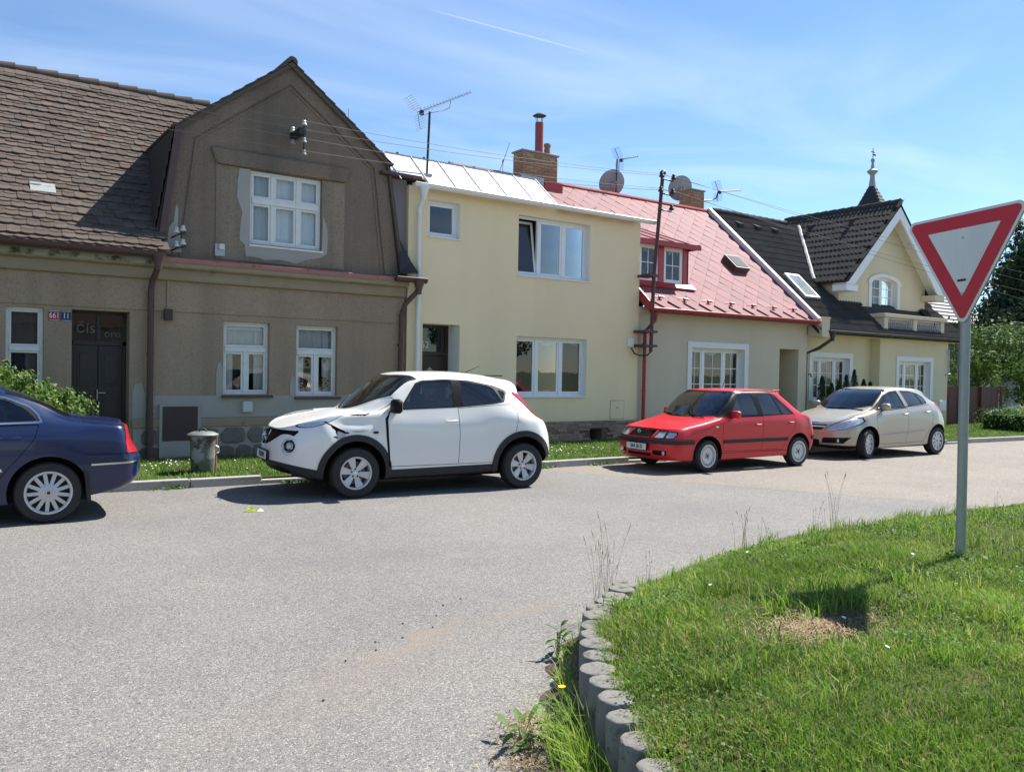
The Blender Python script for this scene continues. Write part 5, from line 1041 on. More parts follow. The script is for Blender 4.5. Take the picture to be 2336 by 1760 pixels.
def car_body(root, lines, regions, holes, mats, sideonly=None, deform=None, exf=2.3, exr=2.4, wells=()):
    """regions: list of (part name, function, material key, offset, per-side?, group of sub-part). Later regions win."""
    acc = {}
    for sg in (-1, 1):
        g, kk = car_grid(lines, exf=exf, exr=exr)
        S, K, _ = g.shape
        if deform: g = deform(g, kk, sg)
        bm = bmesh.new(); kl = bm.verts.layers.float.new('k'); vs = []
        for s in range(S):
            for k in range(K): v = bm.verts.new(g[s, k]); v[kl] = kk[k]; vs.append(v)
        for s in range(S-1):
            for k in range(K-1):
                q = [vs[s*K+k], vs[(s+1)*K+k], vs[(s+1)*K+k+1], vs[s*K+k+1]]
                bm.faces.new(q)
        bmesh.ops.remove_doubles(bm, verts=bm.verts, dist=1e-5); bmesh.ops.triangulate(bm, faces=bm.faces)
        reg = [r for r in regions if len(r) < 7 or r[6] in (0, sg)]
        for h in holes: cut(bm, kl, h)
        for r in reg:
            for q in getattr(r[1], 'cuts', [r[1]]): cut(bm, kl, q)
        bm.normal_update(); bm.verts.index_update()
        fc = list(bm.faces); cen = np.array([f.calc_center_median()[:] for f in fc]); kc = np.array([sum(v[kl] for v in f.verts)/len(f.verts) for f in fc])
        lab = np.full(len(fc), -1)
        for i, r in enumerate(reg): lab[r[1](cen, kc) < 0] = i
        for h in holes: lab[h(cen, kc) < 0] = -2
        # orientation: make normals point outwards
        vn = {}
        for v in bm.verts:
            n = v.normal.copy(); vn[v.index] = n
        ctr = Vector((np.mean(g[:, :, 0]), 0, .6))
        flip = sum(1 if (f.normal.dot(f.calc_center_median()-ctr) > 0) else -1 for f in fc[::7]) < 0
        for v in bm.verts:
            n = vn[v.index]
            if flip: n = -n
            if abs(v.co.y) < 1e-4: n.y = 0; n.normalize()
            vn[v.index] = n
        facelab = {f: lab[i] for i, f in enumerate(fc)}
        for i, f in enumerate(fc):
            l = lab[i]
            if l == -2: continue
            name, off, mk, per = ('body', 0., 'paint', False) if l < 0 else (reg[l][0], reg[l][3], reg[l][2], reg[l][4])
            key = (name, sg if per else 0, mk)
            A = acc.setdefault(key, dict(v=[], n=[], f=[], map={}))
            def vid(v, o):
                kx = (sg, v.index, o)
                if kx not in A['map']:
                    n = vn[v.index]; p = v.co+n*o; A['map'][kx] = len(A['v']); A['v'].append((p.x, p.y*sg, p.z)); A['n'].append((n.x, n.y*sg, n.z))
                return A['map'][kx]
            loop = [vid(v, off) for v in f.verts]
            if (sg < 0) != flip: loop.reverse()
            A['f'].append(loop)
            for e in f.edges:                 # side wall where a sunk/raised part meets its neighbour
                ol = [q for q in e.link_faces if q is not f]
                if abs(off) > 1e-4 and ol and (facelab[ol[0]] != l):
                    a, b_ = e.verts; A['f'].append([vid(a, off), vid(b_, off), vid(b_, 0.), vid(a, 0.)])
        # wheel wells
        xm_ = float(np.mean(g[:, :, 0]))
        for f in fc:
            if facelab[f] != -2: continue
            A = acc.setdefault(('wheel_well', sg*(1 if f.verts[0].co.x < xm_ else 2), 'black'), dict(v=[], n=None, f=[], map={}))
            for e in f.edges:
                ol = [q for q in e.link_faces if q is not f]
                if ol and facelab[ol[0]] != -2:
                    i0 = len(A['v'])
                    for v in e.verts: A['v'] += [(v.co.x, v.co.y*sg, v.co.z), (v.co.x, (v.co.y-.32)*sg, v.co.z)]
                    A['f'].append([i0, i0+1, i0+3, i0+2])
        bm.free()
    objs = {}; todo = []
    for (name, sg, mk), A in acc.items():
        if not A['f']: continue
        if name not in ('lower_cladding', 'bumper_strip', 'front_lip'): todo.append((name, sg, mk, A)); continue
        wel = {}; rep = [wel.setdefault((round(p[0], 4), round(p[1], 4), round(p[2], 4)), i) for i, p in enumerate(A['v'])]; par = list(range(len(A['v'])))
        def find(i):
            while par[i] != i: par[i] = par[par[i]]; i = par[i]
            return i
        for f in A['f']:
            r0_ = find(rep[f[0]])
            for q in f[1:]: par[find(rep[q])] = r0_
        comp = {}
        for f in A['f']: comp.setdefault(find(rep[f[0]]), []).append(f)
        for fs_ in comp.values():
            ids = sorted({q for f in fs_ for q in f}); mp_ = {q: i for i, q in enumerate(ids)}; todo.append((name, sg, mk, dict(v=[A['v'][q] for q in ids], n=[A['n'][q] for q in ids], f=[[mp_[q] for q in f] for f in fs_])))
    for name, sg, mk, A in todo:
        me = bpy.data.meshes.new(name); me.from_pydata(A['v'], [], A['f']); me.materials.append(mats[mk]); me.shade_smooth()
        if A['n']: me.normals_split_custom_set_from_vertices([tuple(n) for n in A['n']])
        o = bpy.data.objects.new(name, me); C.objects.link(o); o.parent = root; WM[o.name] = wm(root)
        objs[(name, sg)] = o
    # dark inner lining so that no painted back face shows through the glass
    b = objs[('body', 0)]; v = np.array(acc[('body', 0, 'paint')]['v']); n = np.array(acc[('body', 0, 'paint')]['n'])
    me = bpy.data.meshes.new('lining'); me.from_pydata((v-n*.035).tolist(), [], [list(reversed(f)) for f in acc[('body', 0, 'paint')]['f'] if len(f)]); me.materials.append(mats['lining']); o = bpy.data.objects.new('lining', me); C.objects.link(o); o.parent = b; objs['lining'] = o
    return objs
def sub(root, name, m, mb, smooth=False, bevel=0, M=None):
    o = bpy.data.objects.new(name, mb.mesh(name, m, smooth)); C.objects.link(o); o.parent = root
    if M: o.matrix_basis = M
    if bevel: bv = o.modifiers.new('bevel', 'BEVEL'); bv.width = bevel; bv.segments = 3; bv.limit_method = 'ANGLE'
    return o
CM = dict(
    tyre=mat('tyre_rubber', (.018, .018, .019), .75, var=.25, vs=20, obj=True), black=mat('black_plastic', (.009, .009, .010), .55, spec=.15, var=.2, vs=14, obj=True), trim=mat('dark_grey_plastic', (.024, .025, .027), .6, spec=.35, var=.2, vs=18, obj=True),
    lining=mat('dark_lining', (.02, .02, .022), .9), seat=mat('dark_seat_fabric', (.03, .03, .034), .95), alloy=mat('alloy_silver', (.55, .56, .58), .32, metal=.55, var=.06, obj=True), silver=mat('wheel_trim_silver', (.50, .51, .53), .35, metal=.35, var=.06, obj=True),
    chrome=mat('chrome', (.72, .73, .75), .12, metal=1., var=.02), lamp=glass('lamp_glass', (.75, .8, .85), gain=1.3), reflector=mat('lamp_reflector', (.62, .63, .65), .22, metal=.55, var=.25, vs=30, obj=True, coat=.8),
    red=mat('red_lamp', (.42, .008, .015), .12, var=.25, vs=40, obj=True, coat=.6), glass=glass('car_glass', (.42, .50, .50), gain=1.25), dglass=glass('dark_car_glass', (.14, .17, .19), gain=1.3), gap=mat('panel_gap', (.008, .008, .008), .9), plate=mat('plate_white', (.70, .70, .68), .45, var=.03), ink=mat('plate_ink', (.015, .015, .02), .5), hub=mat('dark_hub', (.03, .03, .03), .6, metal=.3), disc=mat('brake_disc', (.16, .15, .15), .5, metal=.7), headliner=mat('beige_headliner', (.4, .39, .37), .9))
def paint(name, col, rough=.28, metal=0., coat=.9, flake=0.):
    m = mat(name, col, rough, metal=metal, var=.02, vs=3, obj=True, coat=coat, spec=.5); return m
def wheel(root, x, y, R_, width, style, steer=0., out=-1, rim=None):
    """wheel > tyre, rim, hub parts; out = -1 faces the camera side (-y)."""
    Mx = Matrix.Translation((x, y, R_)) @ Matrix.Rotation(steer, 4, 'Z') @ Matrix.Rotation(R(90)*(1 if out < 0 else -1), 4, 'X')
    rr = R_*rim; hw = width/2
    t = MB(); t.lathe([(rr-.005, -hw*.92), (rr+.012, -hw), (R_-.045, -hw*1.0), (R_-.018, -hw*.94), (R_-.002, -hw*.72), (R_, -hw*.3), (R_, hw*.3), (R_-.002, hw*.72), (R_-.018, hw*.94), (R_-.045, hw*1.0), (rr+.03, hw*1.0), (rr+.012, hw*.985), (rr-.005, hw*.90)], None, 56)
    w = sub(root, 'wheel', CM['tyre'], t, True, M=Mx)
    b = MB(); b.lathe([(rr-.004, -hw*.9), (rr-.02, -hw*.5), (rr-.03, 0), (rr-.02, hw*.6), (rr, hw*.93), (rr+.006, hw*.96), (rr+.004, hw*.98), (rr-.012, hw*.97), (rr-.018, hw*.9)], None, 48); rm = sub(w, 'rim', CM['alloy'], b, True)
    b = MB(); b.lathe([(.03, hw*.2), (rr*.72, hw*.2), (rr*.72, hw*.05), (.03, hw*.05)], None, 40); sub(w, 'brake_disc', CM['disc'], b, True)
    b = MB(); b.lathe([(.01, -hw*.1), (rr-.03, -hw*.1)], None, 32); sub(w, 'backing', CM['black'], b)
    zf = hw*.80
    def spoke(b, a, w0, w1, r0, r1, th, zc0, zc1, skew=0.):
        c, s = math.cos(a), math.sin(a)
        def pt(r, t, z): return (c*r-s*t, s*r+c*t, z)
        v = [pt(r0, -w0, zc0), pt(r0, w0, zc0), pt(r1, w1+skew, zc1), pt(r1, -w1+skew, zc1), pt(r0, -w0*1.1, zc0-th), pt(r0, w0*1.1, zc0-th), pt(r1, w1*1.05+skew, zc1-th), pt(r1, -w1*1.05+skew, zc1-th)]
        b.add(v, [(0, 1, 2, 3), (7, 6, 5, 4), (0, 4, 5, 1), (1, 5, 6, 2), (2, 6, 7, 3), (3, 7, 4, 0)])
    if style == 'six':
        for k in range(6): b = MB(); spoke(b, k*math.pi/3+1.88, .026, .058, rr*.20, rr*.985, .03, zf*.72, zf*1.02); sub(w, 'spoke', CM['alloy'], b, bevel=.006)
        b = MB(); b.lathe([(0.0, zf*.86), (rr*.13, zf*.86), (rr*.17, zf*.80), (rr*.33, zf*.72), (rr*.36, zf*.55), (rr*.3, zf*.3)], None, 28); h = sub(w, 'hub', CM['alloy'], b, True)
        for k in range(5): a = k*1.2566+1.57; b = MB(); b.cyl((rr*.25*math.cos(a), rr*.25*math.sin(a), zf*.6), (rr*.25*math.cos(a), rr*.25*math.sin(a), zf*.82), .013, n=8); sub(w, 'wheel_nut', CM['hub'], b)
        b = MB(); b.cyl((0, 0, zf*.85), (0, 0, zf*.875), rr*.09, n=16); sub(w, 'centre_cap', CM['chrome'], b)
    elif style in ('cover13', 'cover8'):
        n = 13 if style == 'cover13' else 9; rh = .42 if n == 13 else .46
        for k in range(n): b = MB(); spoke(b, 2*math.pi*k/n+.3, rr*(.085 if n == 13 else .13), rr*(.085 if n == 13 else .21), rr*(rh-.05), rr*.93, .012, zf*1.04, zf*.98); sub(w, 'spoke', CM['silver'], b, bevel=.003)
        b = MB(); b.lathe([(0, zf*1.12), (rr*.18, zf*1.11), (rr*.19, zf*1.13), (rr*.38, zf*1.1), (rr*.40, zf*1.06), (rr*rh, zf*1.04), (rr*rh, zf*.98)], None, 40); sub(w, 'hub', CM['silver'], b, True)
        b = MB(); b.lathe([(rr*.90, zf*.92), (rr*.90, zf*1.0), (rr*.965, zf*1.03), (rr*1.0, zf*.98), (rr*1.0, zf*.9)], None, 48); sub(w, 'cover_ring', CM['silver'], b, True)
        b = MB(); b.lathe([(rr*.3, zf*.9), (rr*.95, zf*.88)], None, 40); sub(w, 'cover_back', CM['black'], b)
        b = MB(); b.cyl((0, 0, zf*1.1), (0, 0, zf*1.16), rr*.11, n=20); e = sub(w, 'centre_cap', CM['hub'], b); b = MB(); b.lathe([(rr*.085, zf*1.165), (rr*.11, zf*1.165), (rr*.11, zf*1.15)], None, 20); sub(w, 'cap_ring', CM['chrome'], b)
    else:                                   # slotted steel-look alloy
        b = MB(); b.lathe([(0, zf*.98), (rr*.16, zf*.96), (rr*.18, zf*.80), (rr*.36, zf*.84), (rr*.56, zf*.98), (rr*.70, zf*.96), (rr*.72, zf*.90)], None, 48); sub(w, 'disc_face', CM['silver'], b, True)
        for k in range(24): b = MB(); spoke(b, 2*math.pi*k/24, rr*.055, rr*.06, rr*.70, rr*.88, .02, zf*.93, zf*.86); sub(w, 'spoke', CM['silver'], b)
        b = MB(); b.lathe([(rr*.86, zf*.8), (rr*.87, zf*.90), (rr*.93, zf*1.04), (rr*1.0, zf*1.06), (rr*1.01, zf*.9)], None, 48); sub(w, 'outer_ring', CM['silver'], b, True)
        b = MB(); b.lathe([(rr*.6, zf*.6), (rr*.95, zf*.6)], None, 40); sub(w, 'cover_back', CM['black'], b)
        for k in range(4): a = k*1.5708+.6; b = MB(); b.cyl((rr*.26*math.cos(a), rr*.26*math.sin(a), zf*.7), (rr*.26*math.cos(a), rr*.26*math.sin(a), zf*.86), .012, n=8); sub(w, 'wheel_nut', CM['hub'], b)
        b = MB(); b.cyl((0, 0, zf*.9), (0, 0, zf*1.0), rr*.13, n=16); sub(w, 'centre_cap', CM['hub'], b)
    return w
def mirror(root, x, y, z, m, out=-1, size=(.15, .23, .17), arm=True):
    b = MB(); n = 10
    for i in range(7):
        t = i/6; 
    g = []
    sx, sy, sz = size; v = []; nu, nv = 14, 8
    for j in range(nv+1):
        ph = -math.pi/2+math.pi*j/nv
        for i in range(nu):
            th = 2*math.pi*i/nu; c, s = math.cos(th), math.sin(th)
            ex = lambda q: math.copysign(abs(q)**.6, q)
            xx = ex(math.sin(ph))*sx/2*(1 if math.sin(ph) < 0 else .55); rad = abs(math.cos(ph))**.55
            v.append((x+xx, y+out*(sy/2+ex(c)*sy/2*rad), z+ex(s)*sz/2*rad))
    b.add(v, [(j*nu+i, j*nu+(i+1) % nu, (j+1)*nu+(i+1) % nu, (j+1)*nu+i) for j in range(nv) for i in range(nu)])
    o = sub(root, 'wing_mirror', m, b, True)
    b = MB(); b.tube([(x+.01, y-out*.06, z-sz*.45), (x, y+out*sy*.3, z-sz*.35)], [.03, .022], 8); sub(o, 'stalk', CM['black'], b)
    b = MB(); b.obox(Matrix.Translation((x+sx*.24, y+out*sy*.5, z)), .006, sy*.8, sz*.72); sub(o, 'mirror_glass', CM['chrome'], b)
    return o
def handle(root, x, y, z, m, l=.17, dz=.01, out=-1):
    b = MB(); b.tube([(x-l/2, y, z), (x-l*.42, y+out*.028, z+.002), (x, y+out*.036, z+dz*.4), (x+l*.42, y+out*.028, z+dz), (x+l/2, y, z+dz)], [.012, .015, .016, .016, .012], 8); return sub(root, 'door_handle', m, b, True)
def plate(root, x, z, txt, back=False, w=.50, h=.11, tilt=0., dark=False):
    b = MB(); b.box(-w/2, w/2, -.006, .006, -h/2, h/2)
    Mx = Matrix.Translation((x, 0, z)) @ Matrix.Rotation(R(-90 if not back else 90), 4, 'Z') @ Matrix.Rotation(tilt, 4, 'X')
    p = sub(root, 'number_plate', CM['plate'], b, bevel=.003, M=Mx)
    t = bpy.data.objects.new('lettering', text_mesh(txt, h*.86, CM['ink'], depth=.0015, sx=.80, bold=.0015)); C.objects.link(t); t.parent = p; t.matrix_basis = Matrix.Translation((.015, -.008, -.002)) @ Matrix.Rotation(R(90), 4, 'X')
    b = MB(); b.box(-w/2-.012, w/2+.012, .0, .02, -h/2-.012, h/2+.012); sub(p, 'plate_holder', CM['black'], b)
    return p
def seats(root, xs, ys, zb, zt, m, wid=.46):
    for x, tall in xs:
        for y in ys:
            b = MB(); b.obox(Matrix.Translation((x+.06, y, (zb+tall-.2)/2)) @ Matrix.Rotation(R(-14), 4, 'Y'), .13, wid, tall-.2-zb); s = sub(root, 'seat', m, b, bevel=.05)
            b = MB(); b.obox(Matrix.Translation((x+.17, y, tall-.08)) @ Matrix.Rotation(R(-10), 4, 'Y'), .10, .26, .2); sub(s, 'headrest', m, b, bevel=.05)
def wiper(root, pts):
    b = MB(); b.tube(pts, .009, 6); return sub(root, 'wiper', CM['black'], b)
def underbody(root, x0, x1, w=.6, z0=.19, z1=.5):
    b = MB(); b.box(x0, x1, -w, w, z0, z1); sub(root, 'underbody', CM['black'], b)
    b = MB(); b.box(x0-.05, .36, -w+.01, w-.01, z0+.02, .66); sub(root, 'engine_bay', CM['black'], b); b = MB(); b.box(x1-.85, x1-.1, -w+.01, w-.01, z0+.02, .72); return sub(root, 'boot_floor', CM['black'], b)
def place_car(name, label, axle_front, axle_rear, yaw=None, group='cars parked along the kerb', halfw=.78):
    """Root at the car's middle; local x runs from front axle to the rear, near side is -y."""
    a, c = Vector(axle_front[:2]), Vector(axle_rear[:2]); d = (c-a).normalized(); n = Vector((-d.y, d.x))
    o = a+n*halfw; return thing(name, (o.x, o.y, 0), label, 'car', group, rz=math.atan2(d.y, d.x))
# ---------------------------------------------------------------- white crossover with the damaged wing
def build_crossover():
    ja, jr = G(806, 1134), G(1182, 1111)
    root = place_car('parked_car', 'white compact crossover with a crumpled front wing and loose bumper', ja, jr, halfw=.80)
    P = paint('pearl_white_paint', (.77, .755, .71), .3, coat=.5)
    M_ = dict(CM, paint=P)
    WB = 2.57
    lines = [
        (-.80, .56, 3.00, .40, [(0, .70)], [(-.8, .27), (0, .24), (2.5, .25), (3.0, .38)]),
        (-.93, .65, 3.20, .45, [(-.3, .82), (.4, .84), (2.1, .84), (2.7, .83)], [(-.95, .33), (-.4, .27), (.5, .25), (2.2, .27), (2.7, .34), (3.2, .42)]),
        (-1.0, .72, 3.28, .50, [(-.3, .87), (0, .89), (.5, .875), (2.0, .875), (2.57, .90), (2.8, .89)], [(-1.0, .50), (0, .45), (2.2, .44), (3.3, .55)]),
        (-1.0, .74, 3.26, .50, [(-.3, .885), (0, .905), (.55, .885), (2.0, .885), (2.57, .915), (2.8, .90)], [(-1.0, .68), (0, .64), (2.2, .62), (3.3, .74)]),
        (-.95, .70, 3.18, .50, [(-.3, .87), (0, .90), (.6, .88), (1.9, .875), (2.5, .91), (2.75, .88)], [(-.95, .82), (-.3, .90), (.3, .91), (2.0, .92), (2.6, .97), (3.2, .95)]),
        (-.90, .66, 3.02, .45, [(-.25, .80), (0, .825), (.35, .84), (.75, .83), (2.0, .81), (2.45, .80), (2.65, .77)], [(-.9, .90), (-.65, 1.0), (-.3, 1.09), (.1, 1.12), (.7, 1.15), (1.5, 1.18), (2.2, 1.24), (2.5, 1.21), (2.8, 1.12), (3.02, 1.02)]),
        (-.90, .60, 2.88, .30, [(-.3, .62), (.1, .67), (.3, .745), (.5, .735), (.82, .67), (1.6, .645), (2.2, .585), (2.5, .545), (2.7, .52)], [(-.9, .905), (-.6, .99), (-.2, 1.07), (.05, 1.105), (.25, 1.14), (.40, 1.23), (.60, 1.42), (.84, 1.57), (1.1, 1.605), (1.6, 1.612), (2.1, 1.565), (2.45, 1.48), (2.62, 1.42), (2.88, 1.10)]),
        (-.90, .56, 2.88, .24, [(-.3, .48), (.1, .53), (.24, .63), (.55, .61), (.85, .56), (1.6, .545), (2.2, .495), (2.6, .47)], [(-.9, .905), (-.6, 1.0), (-.2, 1.08), (-.02, 1.115), (.17, 1.15), (.37, 1.29), (.60, 1.48), (.78, 1.61), (.95, 1.648), (1.6, 1.668), (2.1, 1.625), (2.45, 1.56), (2.62, 1.52), (2.70, 1.40), (2.88, 1.12)]),
        (-.90, .52, 2.88, .20, [(-.3, .25), (.3, .32), (1.0, .29), (2.6, .24)], [(-.9, .905), (-.6, 1.005), (-.2, 1.09), (-.08, 1.12), (.07, 1.15), (.33, 1.34), (.57, 1.53), (.75, 1.64), (.95, 1.68), (1.6, 1.695), (2.1, 1.66), (2.45, 1.605), (2.66, 1.57), (2.72, 1.44), (2.88, 1.12)]),
        (-.90, .52, 2.88, .20, [(0, 0)], [(-.9, .905), (-.6, 1.005), (-.2, 1.09), (-.1, 1.12), (.04, 1.15), (.31, 1.35), (.55, 1.54), (.73, 1.645), (.95, 1.688), (1.6, 1.703), (2.1, 1.67), (2.45, 1.615), (2.67, 1.58), (2.73, 1.45), (2.88, 1.12)]),
    ]
    fz = .335; RA = .425
    f_dlo = [(.62, 1.165), (.90, 1.53), (1.0, 1.568), (1.35, 1.592), (1.75, 1.575), (2.16, 1.51), (2.36, 1.445), (2.39, 1.41), (2.28, 1.265), (2.1, 1.24), (1.5, 1.195)]
    dlo = side(f_dlo, .0, 4.6, 6.6)
    fw = side([(.67, 1.185), (.92, 1.515), (1.02, 1.55), (1.35, 1.574), (1.455, 1.574), (1.45, 1.21), (1.15, 1.20)], 0, 4.6, 6.6)
    rw = side([(1.60, 1.218), (1.615, 1.565), (2.06, 1.50), (2.15, 1.465), (2.25, 1.28), (2.1, 1.257)], 0, 4.6, 6.6)
    qw = side([(2.23, 1.43), (2.33, 1.405), (2.27, 1.32)], .012, 4.6, 6.6)
    wsf = screen(lambda y: .08+.50*(y/.75)**2, lambda y: .69+.18*(y/.6)**2, 6.25)
    rsf = screen(lambda y: 2.71-.05*(y/.5)**2, lambda y: 2.86+0*y, 6.3)
    fdoor = side([(.47, 1.16), (.44, 1.02), (.45, .8), (.485, .40), (1.515, .40), (1.53, .8), (1.52, 1.185)], 0, 0, 5.2)
    rdoor = side([(1.52, 1.185), (1.53, .8), (1.515, .40), (2.12, .40), (2.135, .5), (2.24, .68), (2.42, .82), (2.46, .98), (2.47, 1.13), (2.40, 1.24)], 0, 0, 5.35)
    hood = lambda Pp, k: np.maximum(np.maximum(Pp[:, 0]-(.03+.5*(np.abs(Pp[:, 1])/.75)**2), (5.55+.0*k-k)*.15), -.895-Pp[:, 0])
    light = lambda Pp, k: np.hypot((Pp[:, 0]+.42)/.30, (k-5.0-(Pp[:, 0]+.42)*.9)/.55)*.12-.12
    lightg = grow(light, .008)
    grille = front([(-.1, .895), (.50, .895), (.70, .895), (.66, .82), (.58, .845), (.46, .84), (.36, .78), (.24, .72), (.1, .69), (-.1, .685)], .0, xmax=-.3)
    lamp = front([(.62+.075*math.cos(t), .69+.085*math.sin(t)) for t in np.linspace(0, 6.28, 20, endpoint=False)], 0, xmax=-.1)
    lampr = front([(.62+.075*math.cos(t), .69+.085*math.sin(t)) for t in np.linspace(0, 6.28, 20, endpoint=False)], .03, xmax=-.1)
    lowgr = front([(-.1, .43), (.5, .43), (.62, .36), (.55, .2), (-.1, .2)], 0, xmax=-.2)
    clad = lambda Pp, k: np.where(Pp[:, 0] < -.3, Pp[:, 2]-.375-.11*np.clip(-(Pp[:, 0]+.45)/.5, 0, 1), np.where(Pp[:, 0] > 2.9, Pp[:, 2]-.50, Pp[:, 2]-(.352+.012*Pp[:, 0])))
    archF = circ(0, fz, RA+.085, 4.6); archR = circ(WB, fz+.005, RA+.085, 4.6)
    tail = side([(2.52, 1.385), (2.62, 1.36), (2.78, 1.24), (2.98, 1.09), (2.93, 1.02), (2.83, 1.07), (2.70, 1.21)], .015, 3.9, 6.4)
    crack = side([(-.46, 1.045), (-.38, 1.01), (-.22, .925), (-.10, .875), (-.10, .86), (-.215, .865), (-.265, .80), (-.29, .79), (-.275, .90), (-.37, .98)], 0, 3, 6)
    brk = side([(-.255, .905), (-.12, .85), (-.2, .80), (-.262, .80)], 0, 3, 6)
    bump_gap = side([(-.44, 1.0), (-.30, .96), (-.26, .88), (-.275, .76), (-.42, .60)], 0, 3, 5.3)
    regions = [
        ('hood', hood, 'paint', 0., False, None),
        ('panel_gap', band(hood, .0045), 'gap', -.006, False, None),
        ('door', fdoor, 'paint', 0., True, None), ('door', rdoor, 'paint2', 0., True, None),
        ('panel_gap', mx(band(fdoor, .004), lambda Pp, k: (k-5.0)*.1), 'gap', -.006, False, None), ('panel_gap', mx(band(rdoor, .0035), lambda Pp, k: (k-5.2)*.1), 'gap', -.006, False, None),
        ('window_trim', dlo, 'black', .002, True, None), ('side_window', fw, 'glass', -.006, True, None), ('rear_side_window', rw, 'glass', -.006, True, None), ('quarter_window', qw, 'dglass', -.006, True, None),
        ('screen_surround', grow(wsf, .02), 'black', .0, False, None), ('windscreen', wsf, 'glass', -.004, False, None), ('rear_window', rsf, 'dglass', -.004, False, None),
        ('lower_cladding', clad, 'trim', .004, False, None), ('wheel_arch_trim', archF, 'trim', .014, True, None), ('rear_arch_trim', archR, 'trim', .014, True, None),
        ('grille', grille, 'black', -.03, False, None), ('lower_grille', lowgr, 'black', -.03, False, None),
        ('lamp_surround', lampr, 'paint', -.012, True, None), ('round_headlamp', lamp, 'black', -.035, True, None),
        ('light_gap', lightg, 'gap', -.004, True, None), ('headlight', light, 'reflector', -.004, True, None), ('tail_light', tail, 'red', .010, True, None),
        ('bonnet_gap', side([(-.14, 1.115), (-.04, 1.098), (.14, 1.10), (.2, 1.125), (.14, 1.112), (-.03, 1.112), (-.12, 1.128)], .003, 4.2, 5.6), 'gap', -.02, True, None, -1),
        ('damage_crack', crack, 'gap', -.03, True, None, -1), ('torn_bracket', brk, 'silver', -.012, True, None, -1),
        ('panel_gap', side([(.50, 1.165), (.41, 1.05), (.425, .8), (.465, .40), (.495, .40), (.462, .8), (.452, 1.03)], 0, 0, 5.2), 'gap', -.012, False, None, -1),
    ]
    M_['paint2'] = P
    def deform(g, kk, sg):
        if sg > 0: return g
        x, y, z = g[..., 0], g[..., 1], g[..., 2]
        # near-side damage: bumper corner pushed out, dent in the wing above the arch
        w = np.exp(-((x+.40)/.13)**2-((z-.78)/.20)**2); y += .05*w
        w = np.exp(-((x+.02)/.24)**2-((z-1.0)/.06)**2); y -= .03*w
        w = np.exp(-((x-.30)/.10)**2-((z-.95)/.14)**2); y -= .015*w
        return g
    g0, _k0 = car_grid(lines)
    holes = [circ(0, fz, RA, 4.4), circ(WB, fz+.005, RA, 4.4)]
    ob = car_body(root, lines, regions, holes, M_, deform=deform)
    for sg in (-1, 1):
        wheel(root, 0, sg*.80, .335, .215, 'six', out=sg, rim=.635); wheel(root, WB, sg*.80, .335, .215, 'six', out=sg, rim=.635)
        mirror(root, .56, sg*.80, 1.22, CM['black'] if sg < 0 else P, out=sg, size=(.16, .24, .20))
        handle(ob[('door', sg)], 1.40, sg*.877, 1.0, P, out=sg)
    b = MB(); b.lathe([(.0, .0), (.05, .0), (.052, -.006)], Matrix.Translation((1.39, -.879, .985)) @ Matrix.Rotation(R(90), 4, 'X'), 18); 
    # chrome V and badge
    for sg in (-1, 1): b = MB(); b.tube([(-.955, sg*.20, .885), (-.985, sg*.15, .78), (-.995, sg*.07, .71)], .011, 8); sub(root, 'chrome_strip', CM['chrome'], b, True)
    Mb = Matrix.Translation((-.985, 0, .80)) @ Matrix.Rotation(R(-90), 4, 'Y')
    b = MB(); b.lathe([(.045, .0), (.055, .008), (.062, .0)], Mb, 24); e = sub(root, 'badge', CM['chrome'], b, True); b = MB(); b.obox(Mb @ Matrix.Translation((0, 0, .006)), .028, .16, .008); sub(e, 'badge_bar', CM['chrome'], b)
    for q in (.70, .76, .82): b = MB(); b.tube([(-.945+.12*abs(t)**2.2*1.2, t*.5, q+.03) for t in np.linspace(-1, 1, 13)], .006, 5); sub(root, 'grille_bar', CM['black'], b)
    plate(root, -1.03, .545, '7T8 2847', tilt=R(-4))
    for sg in (-1, 1):
        cost = (g0[..., 1]-.62)**2+(g0[..., 2]-.69)**2+(g0[..., 0] > -.2)*9.; i_, j_ = np.unravel_index(np.argmin(cost), cost.shape)
        nv_ = Vector(g0[i_+1, j_]-g0[i_-1, j_]).cross(Vector(g0[i_, j_+1]-g0[i_, j_-1])).normalized(); nv_ = nv_ if nv_.x < 0 else -nv_; pc = Vector(g0[i_, j_])-nv_*.022
        pc.y *= sg; nv_.y *= sg; Ml = Matrix.Translation(pc) @ nv_.to_track_quat('Z', 'Y').to_matrix().to_4x4()
        b = MB(); b.lathe([(.0, .010), (.025, .008), (.048, -.004), (.052, -.012)], Ml @ Matrix.Translation((0, 0, 0)), 24); sub(root, 'lamp_lens', CM['silver'], b, True)
        b = MB(); b.lathe([(.070, .006), (.076, .010), (.080, .004)], Ml, 24); sub(root, 'lamp_ring', CM['chrome'], b, True)
    b = MB(); b.tube([(1.95, -.05, 1.67), (2.24, -.05, 1.79)], [.008, .004], 6); sub(root, 'roof_aerial', CM['black'], b)
    b = MB(); b.cyl((1.95, -.05, 1.66), (1.95, -.05, 1.70), .025, .015, n=10); sub(root, 'aerial_base', CM['black'], b)
    b = MB(); b.obox(Matrix.Translation((.27, -.903, .87)), .07, .012, .03); sub(root, 'side_indicator', CM['black'], b, bevel=.005)
    # scratches on bumper and wing
    for pts in ([(-.06, -.894, .90), (.06, -.899, .902), (.16, -.895, .898)], [(-.02, -.9, .885), (.1, -.9, .887)], [(-.42, -.86, .82), (-.39, -.868, .818), (-.36, -.873, .80)], [(-.46, -.845, .75), (-.41, -.86, .73), (-.37, -.87, .728)]):
        b = MB(); b.tube([(p[0], p[1]-.012, p[2]) for p in pts], .003, 4); sub(root, 'scratch', CM['gap'], b)
